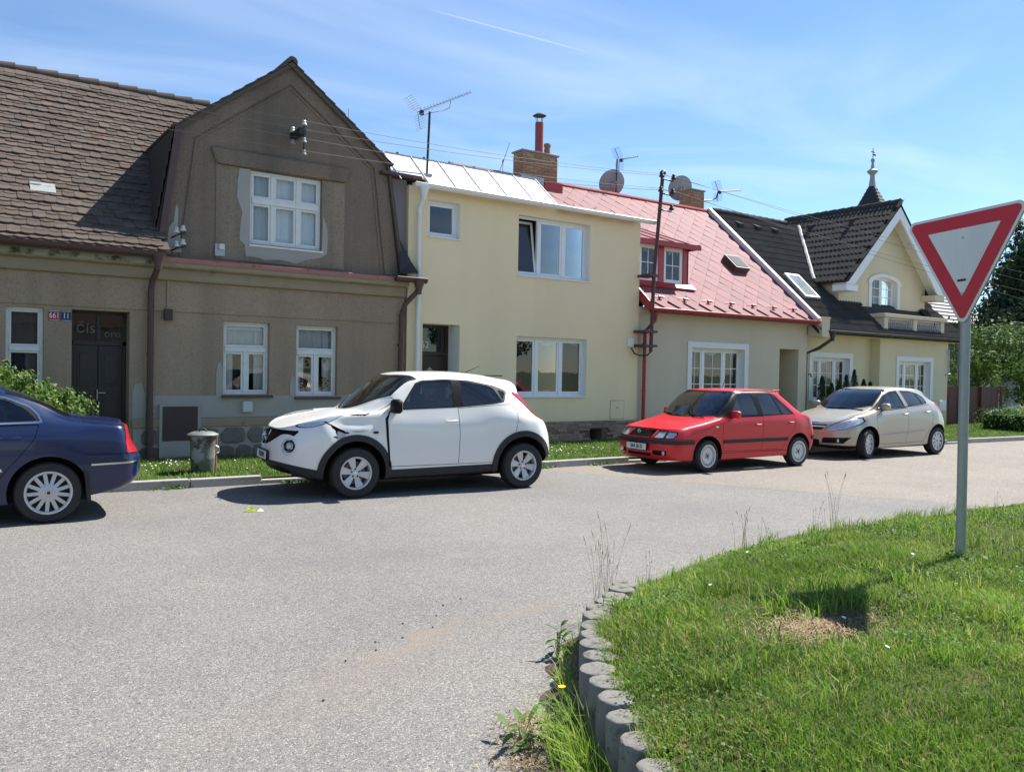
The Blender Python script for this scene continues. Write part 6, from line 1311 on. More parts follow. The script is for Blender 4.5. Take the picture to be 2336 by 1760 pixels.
    wiper(root, [(.38, -.62, 1.17), (.18, -.3, 1.18), (.10, 0, 1.18)])
    underbody(root, -.45, 2.95, .58)
    seats(root, ((.95, 1.36), (1.85, 1.33)), (-.37, .37), .35, 1.36, CM['seat'])
    b = MB(); b.box(.36, .66, -.70, .70, .7, 1.07); sub(root, 'dashboard', CM['lining'], b, bevel=.08)
    b = MB(); b.lathe([(.17, -.012), (.182, 0), (.17, .012), (.158, 0), (.17, -.012)], Matrix.Translation((.82, -.36, 1.05)) @ Matrix.Rotation(R(-65), 4, 'Y'), 24); sub(root, 'steering_wheel', CM['seat'], b, True)
    return root
crossover = build_crossover()
# ---------------------------------------------------------------- boxy red hatchback
def build_red():
    a, c = G(1607, 1075.6), G(1812, 1061.7)
    root = place_car('parked_car', 'boxy red hatchback with black side strips and slotted silver wheels', a, c, halfw=.72)
    P = paint('red_paint', (.56, .010, .020), .38, coat=.25); M_ = dict(CM, paint=P, paint2=P); WB = 2.42; Rw = .285
    ex = lambda l: l
    lines = [
        (-.74, .38, 2.82, .28, [(0, .64)], [(-.7, .22), (0, .21), (2.4, .22), (2.8, .30)]),
        (-.86, .42, 2.98, .28, [(-.4, .755), (0, .775), (2.4, .775), (2.7, .75)], [(-.8, .22), (0, .21), (2.3, .23), (2.98, .33)]),
        (-.93, .47, 3.04, .30, [(-.4, .785), (0, .805), (2.4, .805), (2.7, .78)], [(-.85, .42), (0, .42), (2.3, .42), (3.04, .46)]),
        (-.92, .46, 3.03, .28, [(-.4, .785), (0, .812), (2.4, .812), (2.7, .785)], [(-.85, .57), (0, .58), (2.3, .58), (3.03, .60)]),
        (-.83, .39, 2.98, .26, [(-.4, .765), (0, .80), (.5, .812), (2.3, .808), (2.7, .775)], [(-.78, .67), (-.3, .74), (.3, .82), (1.4, .855), (2.4, .86), (2.98, .80)]),
        (-.74, .28, 2.84, .22, [(-.45, .72), (0, .755), (.4, .785), (1.2, .79), (2.2, .775), (2.6, .74)], [(-.75, .735), (-.4, .795), (0, .87), (.35, .93), (.6, .96), (1.4, .975), (2.2, .995), (2.6, .99), (2.84, .93)]),
        (-.74, .27, 2.78, .20, [(-.45, .66), (0, .69), (.35, .73), (.55, .72), (.86, .635), (1.4, .625), (2.0, .60), (2.55, .66)], [(-.75, .745), (-.4, .81), (-.1, .87), (.15, .92), (.28, .95), (.52, 1.15), (.78, 1.36), (.95, 1.40), (1.6, 1.405), (1.95, 1.39), (2.1, 1.33), (2.45, 1.10), (2.62, .99), (2.78, .90)]),
        (-.74, .26, 2.78, .18, [(-.45, .56), (.0, .60), (.35, .66), (.6, .63), (.84, .57), (1.4, .565), (2.0, .55), (2.55, .56)], [(-.75, .75), (-.4, .82), (-.1, .88), (.09, .92), (.19, .95), (.44, 1.16), (.71, 1.37), (.87, 1.435), (1.6, 1.445), (2.02, 1.425), (2.12, 1.35), (2.45, 1.12), (2.62, 1.0), (2.78, .90)]),
        (-.74, .25, 2.78, .16, [(-.45, .28), (.35, .34), (.85, .30), (2.0, .28), (2.55, .28)], [(-.75, .752), (-.4, .825), (-.1, .885), (.02, .92), (.12, .95), (.38, 1.16), (.66, 1.37), (.83, 1.45), (1.4, 1.465), (2.02, 1.44), (2.12, 1.36), (2.45, 1.13), (2.62, 1.0), (2.78, .90)]),
        (-.74, .25, 2.78, .16, [(0, 0)], [(-.75, .752), (-.4, .827), (-.1, .887), (.0, .92), (.10, .95), (.36, 1.16), (.64, 1.37), (.81, 1.452), (1.4, 1.47), (2.02, 1.445), (2.12, 1.36), (2.45, 1.13), (2.62, 1.0), (2.78, .90)]),
    ]
    dlo = side([(.30, .965), (.72, 1.375), (1.0, 1.408), (1.75, 1.405), (1.86, 1.375), (2.28, 1.03), (2.28, 1.005), (1.4, .985)], 0, 4.7, 6.75)
    fw = side([(.56, 1.005), (.86, 1.36), (1.0, 1.382), (1.22, 1.382), (1.30, 1.0)], 0, 4.7, 6.6)
    rw = side([(1.42, 1.005), (1.36, 1.382), (1.72, 1.38), (1.78, 1.36), (1.92, 1.005)], 0, 4.7, 6.6)
    qw = side([(1.955, 1.01), (1.83, 1.335), (2.21, 1.03), (2.2, 1.01)], 0, 4.7, 6.6)
    ws = screen(lambda y: .11+.20*(y/.7)**2, lambda y: .70+.10*(y/.6)**2, 6.35)
    rs = screen(lambda y: 2.13+0*y, lambda y: 2.50+0*y, 6.5)
    fd = side([(.50, .99), (.36, .86), (.345, .6), (.37, .36), (1.36, .345), (1.40, .7), (1.40, .99)], 0, .5, 5.0)
    rd = side([(1.40, .99), (1.40, .7), (1.36, .345), (1.95, .345), (2.0, .45), (2.10, .60), (2.24, .68), (2.29, .8), (2.29, 1.01)], 0, .5, 5.05)
    hood = lambda Pp, k: np.maximum(np.maximum(Pp[:, 0]-(.085+.19*(np.abs(Pp[:, 1])/.7)**2), (5.35-k)*.12), -.735-Pp[:, 0])
    strip = side([(.37, .50), (2.08, .505), (2.08, .565), (.37, .56)], 0, 1, 4.2)
    bstr = zband(.535, .036, -9, -.33); bstr2 = zband(.545, .036, 2.80, 9)
    lamp = front([(.36, .605), (.36, .715), (.52, .718), (.70, .705), (.72, .66), (.70, .61)], 0, xmax=-.38); lampg = front([(.36, .605), (.36, .715), (.52, .718), (.70, .705), (.72, .66), (.70, .61)], .012, xmax=-.37)
    lsp = front([(.555, .6), (.575, .6), (.56, .72), (.54, .72)], 0, xmax=-.37)
    gr = front([(-.1, .615), (-.1, .722), (.29, .722), (.30, .615)], .005, xmax=-.5)
    fog = front([(.36, .31), (.36, .385), (.62, .385), (.60, .31)], .005, xmax=-.4); low = front([(-.1, .275), (-.1, .33), (.30, .33), (.30, .275)], 0, xmax=-.5)
    tail = side([(2.75, .80), (2.70, .93), (2.80, .97), (2.95, .80)], 0, 3, 6)
    bgap = zband(.588, .004, -9, -.38); bgap2 = zband(.60, .004, 2.72, 9)
    sill = zband(.325, .004, .3, 2.1)
    reg = [('hood', hood, 'paint', 0., False, None), ('panel_gap', band(hood, .004), 'gap', -.005, False, None), ('panel_gap', bgap, 'gap', -.005, False, None), ('panel_gap', bgap2, 'gap', -.005, False, None), ('panel_gap', sill, 'gap', -.005, False, None),
        ('door', fd, 'paint', 0., True, None), ('rear_door', rd, 'paint2', 0., True, None), ('panel_gap', band(fd, .0035), 'gap', -.005, False, None), ('panel_gap', band(rd, .0035), 'gap', -.005, False, None),
        ('window_trim', dlo, 'black', .002, True, None), ('side_window', fw, 'glass', -.005, True, None), ('rear_side_window', rw, 'glass', -.005, True, None), ('quarter_window', qw, 'glass', -.005, True, None),
        ('screen_surround', grow(ws, .022), 'black', 0., False, None), ('windscreen', ws, 'glass', -.004, False, None), ('rear_window', rs, 'glass', -.004, False, None),
        ('side_strip', strip, 'trim', .014, True, None), ('bumper_strip', bstr, 'trim', .016, False, None), ('rear_bumper_strip', bstr2, 'trim', .016, False, None),
        ('lamp_gap', lampg, 'black', -.004, True, None), ('headlight', lamp, 'reflector', -.012, True, None), ('lamp_divider', lsp, 'black', -.006, True, None), ('grille', gr, 'black', -.02, False, None), ('fog_lamp_recess', fog, 'black', -.03, True, None), ('lower_grille', low, 'black', -.02, False, None), ('tail_light', tail, 'red', .004, True, None)]
    ob = car_body(root, lines, reg, [circ(0, .30, .345, 4.4), circ(WB, .30, .345, 4.4)], M_, exf=3.0, exr=3.0)
    for sg in (-1, 1):
        wheel(root, 0, sg*.715, Rw, .175, 'slot', out=sg, rim=.69, steer=R(4)); wheel(root, WB, sg*.715, Rw, .175, 'slot', out=sg, rim=.69)
        mirror(root, .60, sg*.78, 1.02, P, out=sg, size=(.13, .20, .13)); handle(ob[('door', sg)], 1.25, sg*.808, .82, P, .14, 0, sg); handle(ob[('rear_door', sg)], 2.16, sg*.805, .845, P, .14, 0, sg)
        b = MB(); b.lathe([(0, .01), (.04, .006), (.05, -.01)], Matrix.Translation((-.845, sg*.55, .345)) @ Matrix.Rotation(sg*R(18), 4, 'Z') @ Matrix.Rotation(R(-90), 4, 'Y'), 18); sub(root, 'fog_lamp', CM['reflector'], b, True)
        b = MB(); b.obox(Matrix.Translation((.20, sg*.812, .80)), .07, .01, .026); sub(root, 'side_indicator', CM['chrome'], b)
        b = MB(); b.tube([(.54, sg*.645, 1.19), (.80, sg*.60, 1.40), (1.1, sg*.595, 1.432), (1.7, sg*.585, 1.43), (2.0, sg*.57, 1.41)], .013, 6); sub(root, 'roof_gutter', CM['black'], b, True)
    for k in range(5): b = MB(); b.box(-.90, -.87, -.28, .28, .632+.02*k, .638+.02*k); sub(root, 'grille_bar', CM['black'], b)
    Mb = Matrix.Translation((-.91, 0, .70)) @ Matrix.Rotation(R(-90), 4, 'Y'); b = MB(); b.lathe([(.0, .004), (.026, .004), (.03, .007), (.036, .0)], Mb, 20); e = sub(root, 'badge', CM['chrome'], b, True); b = MB(); b.obox(Mb @ Matrix.Translation((.0, .0, .006)) @ Matrix.Rotation(.6, 4, 'Z'), .03, .008, .004); b.obox(Mb @ Matrix.Translation((.004, -.008, .006)) @ Matrix.Rotation(-.2, 4, 'Z'), .022, .007, .004); sub(e, 'badge_arrow', CM['hub'], b)
    plate(root, -.975, .435, 'BNI 38-32', w=.52)
    for y0, y1 in ((-.55, -.05), (.0, .5)): wiper(root, [(.125, y0, .955), (.135, (y0+y1)/2, .985), (.20, y1, .985)])
    b = MB(); b.box(2.0, 2.2, -.5, .5, 1.43, 1.455); sub(root, 'spoiler', P, b, bevel=.012)
    b = MB(); b.tube([(1.62, .45, 1.45), (1.70, .45, 1.66)], .005, 5); sub(root, 'roof_aerial', CM['black'], b)
    b = MB(); b.box(-.06, -.03, -.25, .12, .885, .897); sub(root, 'hood_vent', CM['gap'], b)
    underbody(root, -.4, 2.8, .52); seats(root, ((.85, 1.24), (1.75, 1.18)), (-.33, .33), .3, 1.2, CM['seat'], .42)
    b = MB(); b.box(.28, .58, -.64, .64, .6, .91); sub(root, 'dashboard', CM['lining'], b, bevel=.06); b = MB(); b.lathe([(.16, -.01), (.172, 0), (.16, .01), (.148, 0), (.16, -.01)], Matrix.Translation((.72, -.33, .93)) @ Matrix.Rotation(R(-60), 4, 'Y'), 22); sub(root, 'steering_wheel', CM['seat'], b, True)
    b = MB(); b.box(.30, .31, -.1, .1, 0, .001)
    return root
# ---------------------------------------------------------------- champagne hatchback
def build_champagne():
    rr = Vector(G(2130, 1035)); ang = R(-3.0); WB = 2.53; fr = rr-Vector((math.cos(ang), math.sin(ang), 0))*WB
    root = place_car('parked_car', 'champagne gold rounded hatchback, farthest car in the row', fr, rr, halfw=.77)
    P = paint('champagne_paint', (.43, .395, .325), .35, metal=.4, coat=.5); M_ = dict(CM, paint=P, paint2=P, glass=CM['dglass']); Rw = .312
    lines = [
        (-.68, .40, 2.85, .35, [(0, .68)], [(-.7, .22), (0, .21), (2.5, .23), (2.85, .33)]),
        (-.80, .50, 3.05, .40, [(-.3, .79), (0, .82), (2.5, .82), (2.7, .79)], [(-.8, .24), (0, .22), (2.3, .25), (3.05, .36)]),
        (-.88, .58, 3.14, .46, [(-.3, .83), (0, .865), (.6, .85), (2.0, .85), (2.53, .87), (2.7, .85)], [(-.9, .42), (0, .42), (2.3, .43), (3.14, .52)]),
        (-.88, .58, 3.12, .46, [(-.3, .835), (0, .872), (.6, .858), (2.0, .858), (2.53, .875), (2.7, .855)], [(-.9, .58), (0, .60), (2.3, .62), (3.12, .72)]),
        (-.80, .56, 3.05, .44, [(-.25, .80), (0, .845), (.6, .85), (2.0, .845), (2.5, .85), (2.65, .82)], [(-.82, .70), (-.3, .80), (.4, .87), (2.0, .95), (3.05, .92)]),
        (-.76, .50, 2.97, .38, [(-.26, .70), (0, .76), (.3, .79), (.8, .80), (2.0, .775), (2.5, .74)], [(-.78, .735), (-.5, .83), (-.1, .935), (.3, .99), (.8, 1.03), (1.5, 1.08), (2.2, 1.13), (2.65, 1.13), (2.97, 1.02)]),
        (-.76, .48, 2.90, .28, [(-.26, .58), (.05, .66), (.25, .70), (.5, .68), (.95, .60), (1.5, .585), (2.2, .53), (2.55, .49)], [(-.78, .74), (-.5, .84), (-.1, .935), (.1, .98), (.25, 1.03), (.55, 1.23), (.9, 1.41), (1.3, 1.455), (1.7, 1.455), (2.2, 1.415), (2.55, 1.33), (2.72, 1.20), (2.90, 1.02)]),
        (-.76, .46, 2.90, .24, [(-.26, .46), (.0, .54), (.2, .60), (.5, .58), (.9, .52), (1.5, .51), (2.2, .46), (2.6, .42)], [(-.78, .742), (-.5, .85), (-.15, .94), (.0, .975), (.15, 1.02), (.45, 1.23), (.78, 1.42), (1.0, 1.475), (1.5, 1.50), (2.05, 1.485), (2.5, 1.43), (2.62, 1.36), (2.90, 1.02)]),
        (-.76, .44, 2.90, .22, [(-.26, .24), (.1, .30), (.8, .28), (2.6, .22)], [(-.78, .744), (-.5, .855), (-.2, .935), (-.05, .975), (.05, 1.01), (.36, 1.22), (.68, 1.41), (.9, 1.48), (1.4, 1.52), (2.05, 1.505), (2.54, 1.45), (2.65, 1.37), (2.90, 1.02)]),
        (-.76, .44, 2.90, .22, [(0, 0)], [(-.78, .744), (-.5, .857), (-.2, .938), (-.07, .975), (.02, 1.01), (.34, 1.22), (.66, 1.41), (.88, 1.485), (1.4, 1.525), (2.05, 1.51), (2.55, 1.455), (2.66, 1.38), (2.90, 1.02)]),
    ]
    dlo = side([(.18, 1.01), (.30, 1.06), (.72, 1.335), (1.05, 1.43), (1.35, 1.445), (1.75, 1.435), (2.1, 1.38), (2.26, 1.30), (2.27, 1.19), (2.22, 1.155), (1.5, 1.10)], 0, 4.8, 6.5)
    fw = side([(.42, 1.055), (.74, 1.32), (1.05, 1.41), (1.22, 1.422), (1.34, 1.105)], 0, 4.8, 6.5); rw = side([(1.50, 1.115), (1.40, 1.425), (1.75, 1.415), (1.96, 1.38), (2.04, 1.155)], 0, 4.8, 6.5); qw = side([(2.08, 1.16), (2.02, 1.37), (2.12, 1.345), (2.24, 1.28), (2.245, 1.19), (2.2, 1.172)], 0, 4.8, 6.5)
    bp = side([(1.36, 1.10), (1.25, 1.46), (1.38, 1.46), (1.48, 1.11)], 0, 4.8, 6.5)
    ws = screen(lambda y: .06+.28*(y/.65)**2, lambda y: .78+.16*(y/.55)**2, 6.4); rs = screen(lambda y: 2.53+0*y, lambda y: 2.74+0*y, 6.5)
    fd = side([(.36, 1.03), (.28, .9), (.28, .6), (.34, .30), (1.32, .30), (1.40, .7), (1.40, 1.09)], 0, .5, 5.0); rd = side([(1.40, 1.09), (1.40, .7), (1.32, .30), (2.0, .32), (2.12, .5), (2.28, .66), (2.34, .85), (2.30, 1.13)], 0, .5, 5.1)
    hood = lambda Pp, k: np.maximum(np.maximum(Pp[:, 0]-(.04+.27*(np.abs(Pp[:, 1])/.65)**2), (5.45-k)*.12), -.755-Pp[:, 0])
    lamp = front([(.40, .60), (.44, .67), (.60, .79), (.72, .87), (.79, .86), (.82, .80), (.80, .70), (.70, .635), (.52, .60)], .01, xmax=-.1, k1=5.35); lampg = front([(.40, .60), (.44, .67), (.60, .79), (.72, .87), (.79, .86), (.82, .80), (.80, .70), (.70, .635), (.52, .60)], .018, xmax=-.1, k1=5.4)
    gr = front([(-.1, .595), (-.1, .715), (.38, .715), (.36, .66), (.30, .60)], 0, xmax=-.5); fog = front([(.30, .33), (.34, .44), (.80, .46), (.70, .33)], 0, xmax=-.25); low = front([(-.1, .26), (-.1, .40), (.26, .40), (.24, .26)], 0, xmax=-.4)
    lip = mx(lambda Pp, k: Pp[:, 2]-.285, lambda Pp, k: Pp[:, 0]+.30)
    tail = side([(2.58, 1.16), (2.72, 1.15), (2.95, .86), (2.86, .84), (2.68, 1.02)], 0, 3.5, 6.2)
    reg = [('hood', hood, 'paint', 0., False, None), ('panel_gap', band(hood, .004), 'gap', -.005, False, None), ('door', fd, 'paint', 0., True, None), ('rear_door', rd, 'paint2', 0., True, None), ('panel_gap', band(fd, .0035), 'gap', -.005, False, None), ('panel_gap', band(rd, .0035), 'gap', -.005, False, None),
        ('window_trim', dlo, 'black', .002, True, None), ('side_window', fw, 'glass', -.005, True, None), ('rear_side_window', rw, 'glass', -.005, True, None), ('quarter_window', qw, 'glass', -.005, True, None), ('pillar', bp, 'paint', .004, True, None),
        ('screen_surround', grow(ws, .015), 'black', 0., False, None), ('windscreen', ws, 'glass', -.004, False, None), ('rear_window', rs, 'glass', -.004, False, None),
        ('lamp_gap', lampg, 'gap', -.004, True, None), ('headlight', lamp, 'reflector', -.006, True, None), ('grille', gr, 'black', -.02, False, None), ('fog_lamp_recess', fog, 'black', -.025, True, None), ('lower_grille', low, 'black', -.02, False, None), ('front_lip', lip, 'black', .002, False, None), ('tail_light', tail, 'red', .004, True, None)]
    ob = car_body(root, lines, reg, [circ(0, .325, .375, 4.4), circ(WB, .325, .375, 4.4)], M_)
    for sg in (-1, 1):
        wheel(root, 0, sg*.765, Rw, .19, 'cover8', out=sg, rim=.66, steer=R(14)); wheel(root, WB, sg*.765, Rw, .19, 'cover8', out=sg, rim=.66)
        m_ = mirror(root, .52, sg*.79, 1.10, P, out=sg, size=(.15, .20, .15)); handle(ob[('door', sg)], 1.28, sg*.845, .93, P, .15, .012, sg); handle(ob[('rear_door', sg)], 2.12, sg*.842, .97, P, .15, .012, sg)
        b = MB(); b.lathe([(0, .014), (.045, .008), (.06, -.02)], Matrix.Translation((-.70, sg*.58, .385)) @ Matrix.Rotation(sg*R(30), 4, 'Z') @ Matrix.Rotation(R(-90), 4, 'Y'), 18); sub(root, 'fog_lamp', CM['reflector'], b, True)
        for q in ((-.60, .60, .70, .065), (-.48, .70, .76, .05)):
            b = MB(); b.lathe([(0, .012), (q[3]*.7, .006), (q[3], -.02)], Matrix.Translation((q[0], sg*q[1], q[2])) @ Matrix.Rotation(sg*R(42), 4, 'Z') @ Matrix.Rotation(R(-90), 4, 'Y'), 20); sub(root, 'lamp_lens', CM['chrome'], b, True)
        b = MB(); b.tube([(.42, sg*.862, .50), (1.4, sg*.866, .54), (2.05, sg*.866, .57)], .008, 5); sub(root, 'side_crease', P, b)
    b = MB(); b.tube([(-.885+.10*abs(t)**2, t*.36, .672) for t in np.linspace(-1, 1, 13)], .018, 8); sub(root, 'chrome_bar', CM['chrome'], b, True)
    plate(root, -.905, .52, '3S7 4102') if 0 else None
    wiper(root, [(.13, -.60, 1.025), (.09, -.2, 1.045), (.08, .3, 1.045)]); wiper(root, [(.09, .1, 1.035), (.12, .35, 1.045), (.2, .58, 1.04)])
    underbody(root, -.4, 2.85, .55); seats(root, ((.85, 1.30), (1.8, 1.26)), (-.35, .35), .3, 1.25, CM['seat'], .44); b = MB(); b.box(.2, .5, -.66, .66, .6, .98); sub(root, 'dashboard', CM['lining'], b, bevel=.06)
    return root
# ---------------------------------------------------------------- dark blue saloon (only its tail is in the picture)
def build_saloon():
    rr = Vector(G(109, 1190)); ang = R(-2.4); WB = 2.80; fr = rr-Vector((math.cos(ang), math.sin(ang), 0))*WB
    root = place_car('parked_car', 'dark blue saloon cut off by the left edge, its tail beside the bin', fr, rr, halfw=.775)
    P = paint('navy_paint', (.0015, .0105, .056), .3, metal=.0, coat=.5); M_ = dict(CM, paint=P, paint2=P, glass=glass('green_car_glass', (.30, .38, .36), gain=1.2)); Rw = .328
    d = WB
    lines = [
        (-.70, .4, d+.74, .40, [(0, .66)], [(-.7, .22), (0, .21), (d, .22), (d+.8, .34)]),
        (-.82, .5, d+.88, .36, [(-.3, .80), (0, .83), (d, .83), (d+.4, .80)], [(-.8, .24), (0, .21), (d-.3, .21), (d+.4, .27), (d+.96, .38)]),
        (-.90, .56, d+.96, .30, [(-.3, .85), (0, .875), (d, .875), (d+.4, .855)], [(-.9, .44), (d, .42), (d+1.06, .46)]),
        (-.90, .56, d+.98, .32, [(-.3, .855), (0, .882), (d, .882), (d+.4, .865)], [(-.9, .60), (d, .61), (d+1.08, .635)]),
        (-.84, .54, d+.86, .20, [(-.3, .83), (0, .865), (d, .872), (d+.4, .845)], [(-.85, .72), (-.3, .80), (.6, .87), (d, .89), (d+.4, .88), (d+.86, .87)]),
        (-.80, .5, d+.82, .20, [(-.3, .74), (0, .79), (.5, .81), (d-.3, .81), (d+.3, .795), (d+.6, .785)], [(-.8, .75), (-.3, .88), (.3, .97), (.8, 1.02), (d-.4, 1.05), (d, 1.055), (d+.5, 1.045), (d+.82, 1.02)]),
        (-.80, .48, d+.79, .22, [(-.3, .62), (.3, .70), (.6, .70), (1.1, .61), (1.7, .60), (2.2, .585), (d, .61), (d+.3, .66), (d+.45, .68)], [(-.8, .76), (-.3, .90), (.4, .99), (.65, 1.06), (1.1, 1.33), (1.4, 1.40), (2.0, 1.40), (2.35, 1.355), (d-.1, 1.25), (d+.2, 1.11), (d+.45, 1.06), (d+.79, 1.03)]),
        (-.80, .46, d+.79, .22, [(-.3, .50), (.4, .60), (1.1, .53), (2.2, .51), (d, .53), (d+.45, .56)], [(-.8, .765), (-.3, .91), (.3, 1.0), (.5, 1.05), (1.0, 1.36), (1.3, 1.455), (2.0, 1.46), (2.35, 1.425), (d-.1, 1.30), (d+.25, 1.12), (d+.45, 1.085), (d+.79, 1.05)]),
        (-.80, .44, d+.79, .22, [(-.3, .25), (.4, .3), (1.1, .28), (d+.45, .28)], [(-.8, .77), (-.3, .92), (.2, 1.0), (.4, 1.05), (.9, 1.36), (1.2, 1.475), (2.0, 1.49), (2.35, 1.455), (d-.1, 1.325), (d+.28, 1.13), (d+.45, 1.095), (d+.79, 1.06)]),
        (-.80, .44, d+.79, .22, [(0, 0)], [(-.8, .77), (-.3, .92), (.2, 1.0), (.4, 1.05), (.9, 1.36), (1.2, 1.48), (2.0, 1.495), (2.35, 1.46), (d-.1, 1.33), (d+.28, 1.135), (d+.45, 1.10), (d+.79, 1.065)]),
    ]
    dlo = side([(.75, 1.07), (1.2, 1.335), (1.5, 1.385), (2.0, 1.385), (2.40, 1.34), (d-.18, 1.245), (d-.10, 1.16), (d-.075, 1.085), (1.6, 1.06)], .012, 4.8, 6.5)
    fw = side([(.9, 1.085), (1.25, 1.32), (1.52, 1.36), (1.58, 1.36), (1.62, 1.085)], 0, 4.8, 6.5); rw = side([(1.70, 1.085), (1.66, 1.365), (2.0, 1.362), (2.22, 1.345), (2.25, 1.09)], 0, 4.8, 6.5); qw = side([(2.30, 1.09), (2.27, 1.335), (2.42, 1.31), (d-.22, 1.225), (d-.14, 1.14), (d-.12, 1.10)], 0, 4.8, 6.5)
    ws = screen(lambda y: .42+.25*(y/.65)**2, lambda y: 1.12+.12*(y/.55)**2, 6.4); rs = screen(lambda y: 2.40+0*y, lambda y: d+.22+0*y, 6.45)
    fd = side([(.70, 1.06), (.55, .9), (.55, .6), (.6, .28), (1.6, .28), (1.66, .7), (1.66, 1.06)], 0, .5, 5.0); rd = side([(1.66, 1.06), (1.66, .7), (1.6, .28), (2.22, .28), (d-.42, .55), (d-.28, .72), (d-.13, .92), (d-.09, 1.07)], 0, .5, 5.0)
    strip = side([(.55, .575), (d-.42, .575), (d-.44, .605), (.55, .605)], 0, 1, 4.2); bst = zband(.612, .010, d+.41, 9, .03, d+.4)
    bg = zband(.725, .004, d+.36, 9); lid = lambda Pp, k: np.maximum(d+.34-Pp[:, 0], (6.1-k)*.1)
    tail = mx(band(lambda Pp, k: Pp[:, 2]-.885, .155), lambda Pp, k: d+.76+.05*(.9-Pp[:, 2])-Pp[:, 0], lambda Pp, k: .40-np.abs(Pp[:, 1]))
    reg = [('door', fd, 'paint', 0., True, None), ('rear_door', rd, 'paint2', 0., True, None), ('panel_gap', band(fd, .0035), 'gap', -.005, False, None), ('panel_gap', band(rd, .0035), 'gap', -.005, False, None), ('boot_lid', lid, 'paint', 0., False, None), ('panel_gap', band(lid, .004), 'gap', -.005, False, None), ('panel_gap', bg, 'gap', -.005, False, None),
        ('window_chrome', dlo, 'chrome', .004, True, None), ('window_trim', grow(dlo, -.018), 'black', 0., True, None), ('side_window', fw, 'glass', -.005, True, None), ('rear_side_window', rw, 'glass', -.005, True, None), ('quarter_window', qw, 'glass', -.005, True, None),
        ('windscreen', ws, 'glass', -.004, False, None), ('rear_window', rs, 'dglass', -.003, False, None), ('side_strip', strip, 'chrome', .008, True, None), ('bumper_strip', bst, 'chrome', .008, False, None), ('tail_light', tail, 'red', .006, True, None)]
    ob = car_body(root, lines, reg, [circ(0, .33, .39, 4.4), circ(d, .33, .39, 4.4)], M_, exr=3.2)
    for sg in (-1, 1):
        wheel(root, 0, sg*.77, Rw, .205, 'cover13', out=sg, rim=.69); wheel(root, d, sg*.77, Rw, .205, 'cover13', out=sg, rim=.69); mirror(root, .75, sg*.80, 1.08, P, out=sg)
        handle(ob[('door', sg)], 1.45, sg*.872, .93, P, .17, 0, sg); h = handle(ob[('rear_door', sg)], d-.35, sg*.873, .925, P, .17, 0, sg)
        b = MB(); b.tube([(d-.44, sg*.895, .93), (d-.28, sg*.895, .93)], .005, 5); sub(ob[('rear_door', sg)], 'chrome_strip', CM['chrome'], b)
        b = MB(); b.prism([(d+.33, .58), (d+.39, .52), (d+.41, .22), (d+.37, .20), (d+.35, .45)], sg*.70, sg*.885, 'y'); sub(root, 'mud_flap', CM['trim'], b)
    underbody(root, -.4, d+.42, .56, .19, .42); seats(root, ((1.25, 1.24), (2.2, 1.2)), (-.36, .36), .3, 1.22, CM['seat'], .44); plate(root, d+1.07, .80, '2S1 8840', back=True) if 0 else None
    return root
build_red(); build_champagne(); build_saloon()
# ================================================================ vegetation
def leafmat(name, c1, c2, c3=None, trans=.35, rough=.6):
    m = bpy.data.materials.new(name); m.use_nodes = True; t = m.node_tree; b = t.nodes['Principled BSDF']
    at = N(t, 'ShaderNodeAttribute', attribute_name='rnd'); oi = N(t, 'ShaderNodeObjectInfo')
    ad = N(t, 'ShaderNodeMath', operation='ADD'); L(t, at.outputs['Fac'], ad.inputs[0]); L(t, oi.outputs['Random'], ad.inputs[1]); fr = N(t, 'ShaderNodeMath', operation='FRACT'); L(t, ad.outputs[0], fr.inputs[0])
    rp = N(t, 'ShaderNodeValToRGB'); e = rp.color_ramp.elements; e[0].position = 0; e[0].color = c1+(1,); e[1].position = .8; e[1].color = c2+(1,)
    if c3: q = e.new(.97); q.color = c3+(1,)
    L(t, fr.outputs[0], rp.inputs[0])
    g = N(t, 'ShaderNodeNewGeometry'); ns = N(t, 'ShaderNodeTexNoise'); ns.inputs['Scale'].default_value = 1.6; ns.inputs['Detail'].default_value = 3; L(t, g.outputs['Position'], ns.inputs['Vector'])
    mr = N(t, 'ShaderNodeMapRange'); mr.inputs[1].default_value = .3; mr.inputs[2].default_value = .7; mr.inputs[3].default_value = .72; mr.inputs[4].default_value = 1.25; L(t, ns.outputs[0], mr.inputs[0])
    vm = N(t, 'ShaderNodeVectorMath', operation='SCALE'); L(t, rp.outputs[0], vm.inputs[0]); L(t, mr.outputs[0], vm.inputs['Scale'])
    L(t, vm.outputs[0], b.inputs['Base Color']); b.inputs['Roughness'].default_value = rough; b.inputs['Specular IOR Level'].default_value = .3
    tl = N(t, 'ShaderNodeBsdfTranslucent'); L(t, vm.outputs[0], tl.inputs[0]); mxs = N(t, 'ShaderNodeMixShader'); mxs.inputs[0].default_value = trans
    L(t, b.outputs[0], mxs.inputs[1]); L(t, tl.outputs[0], mxs.inputs[2]); L(t, mxs.outputs[0], t.nodes['Material Output'].inputs[0])
    return m
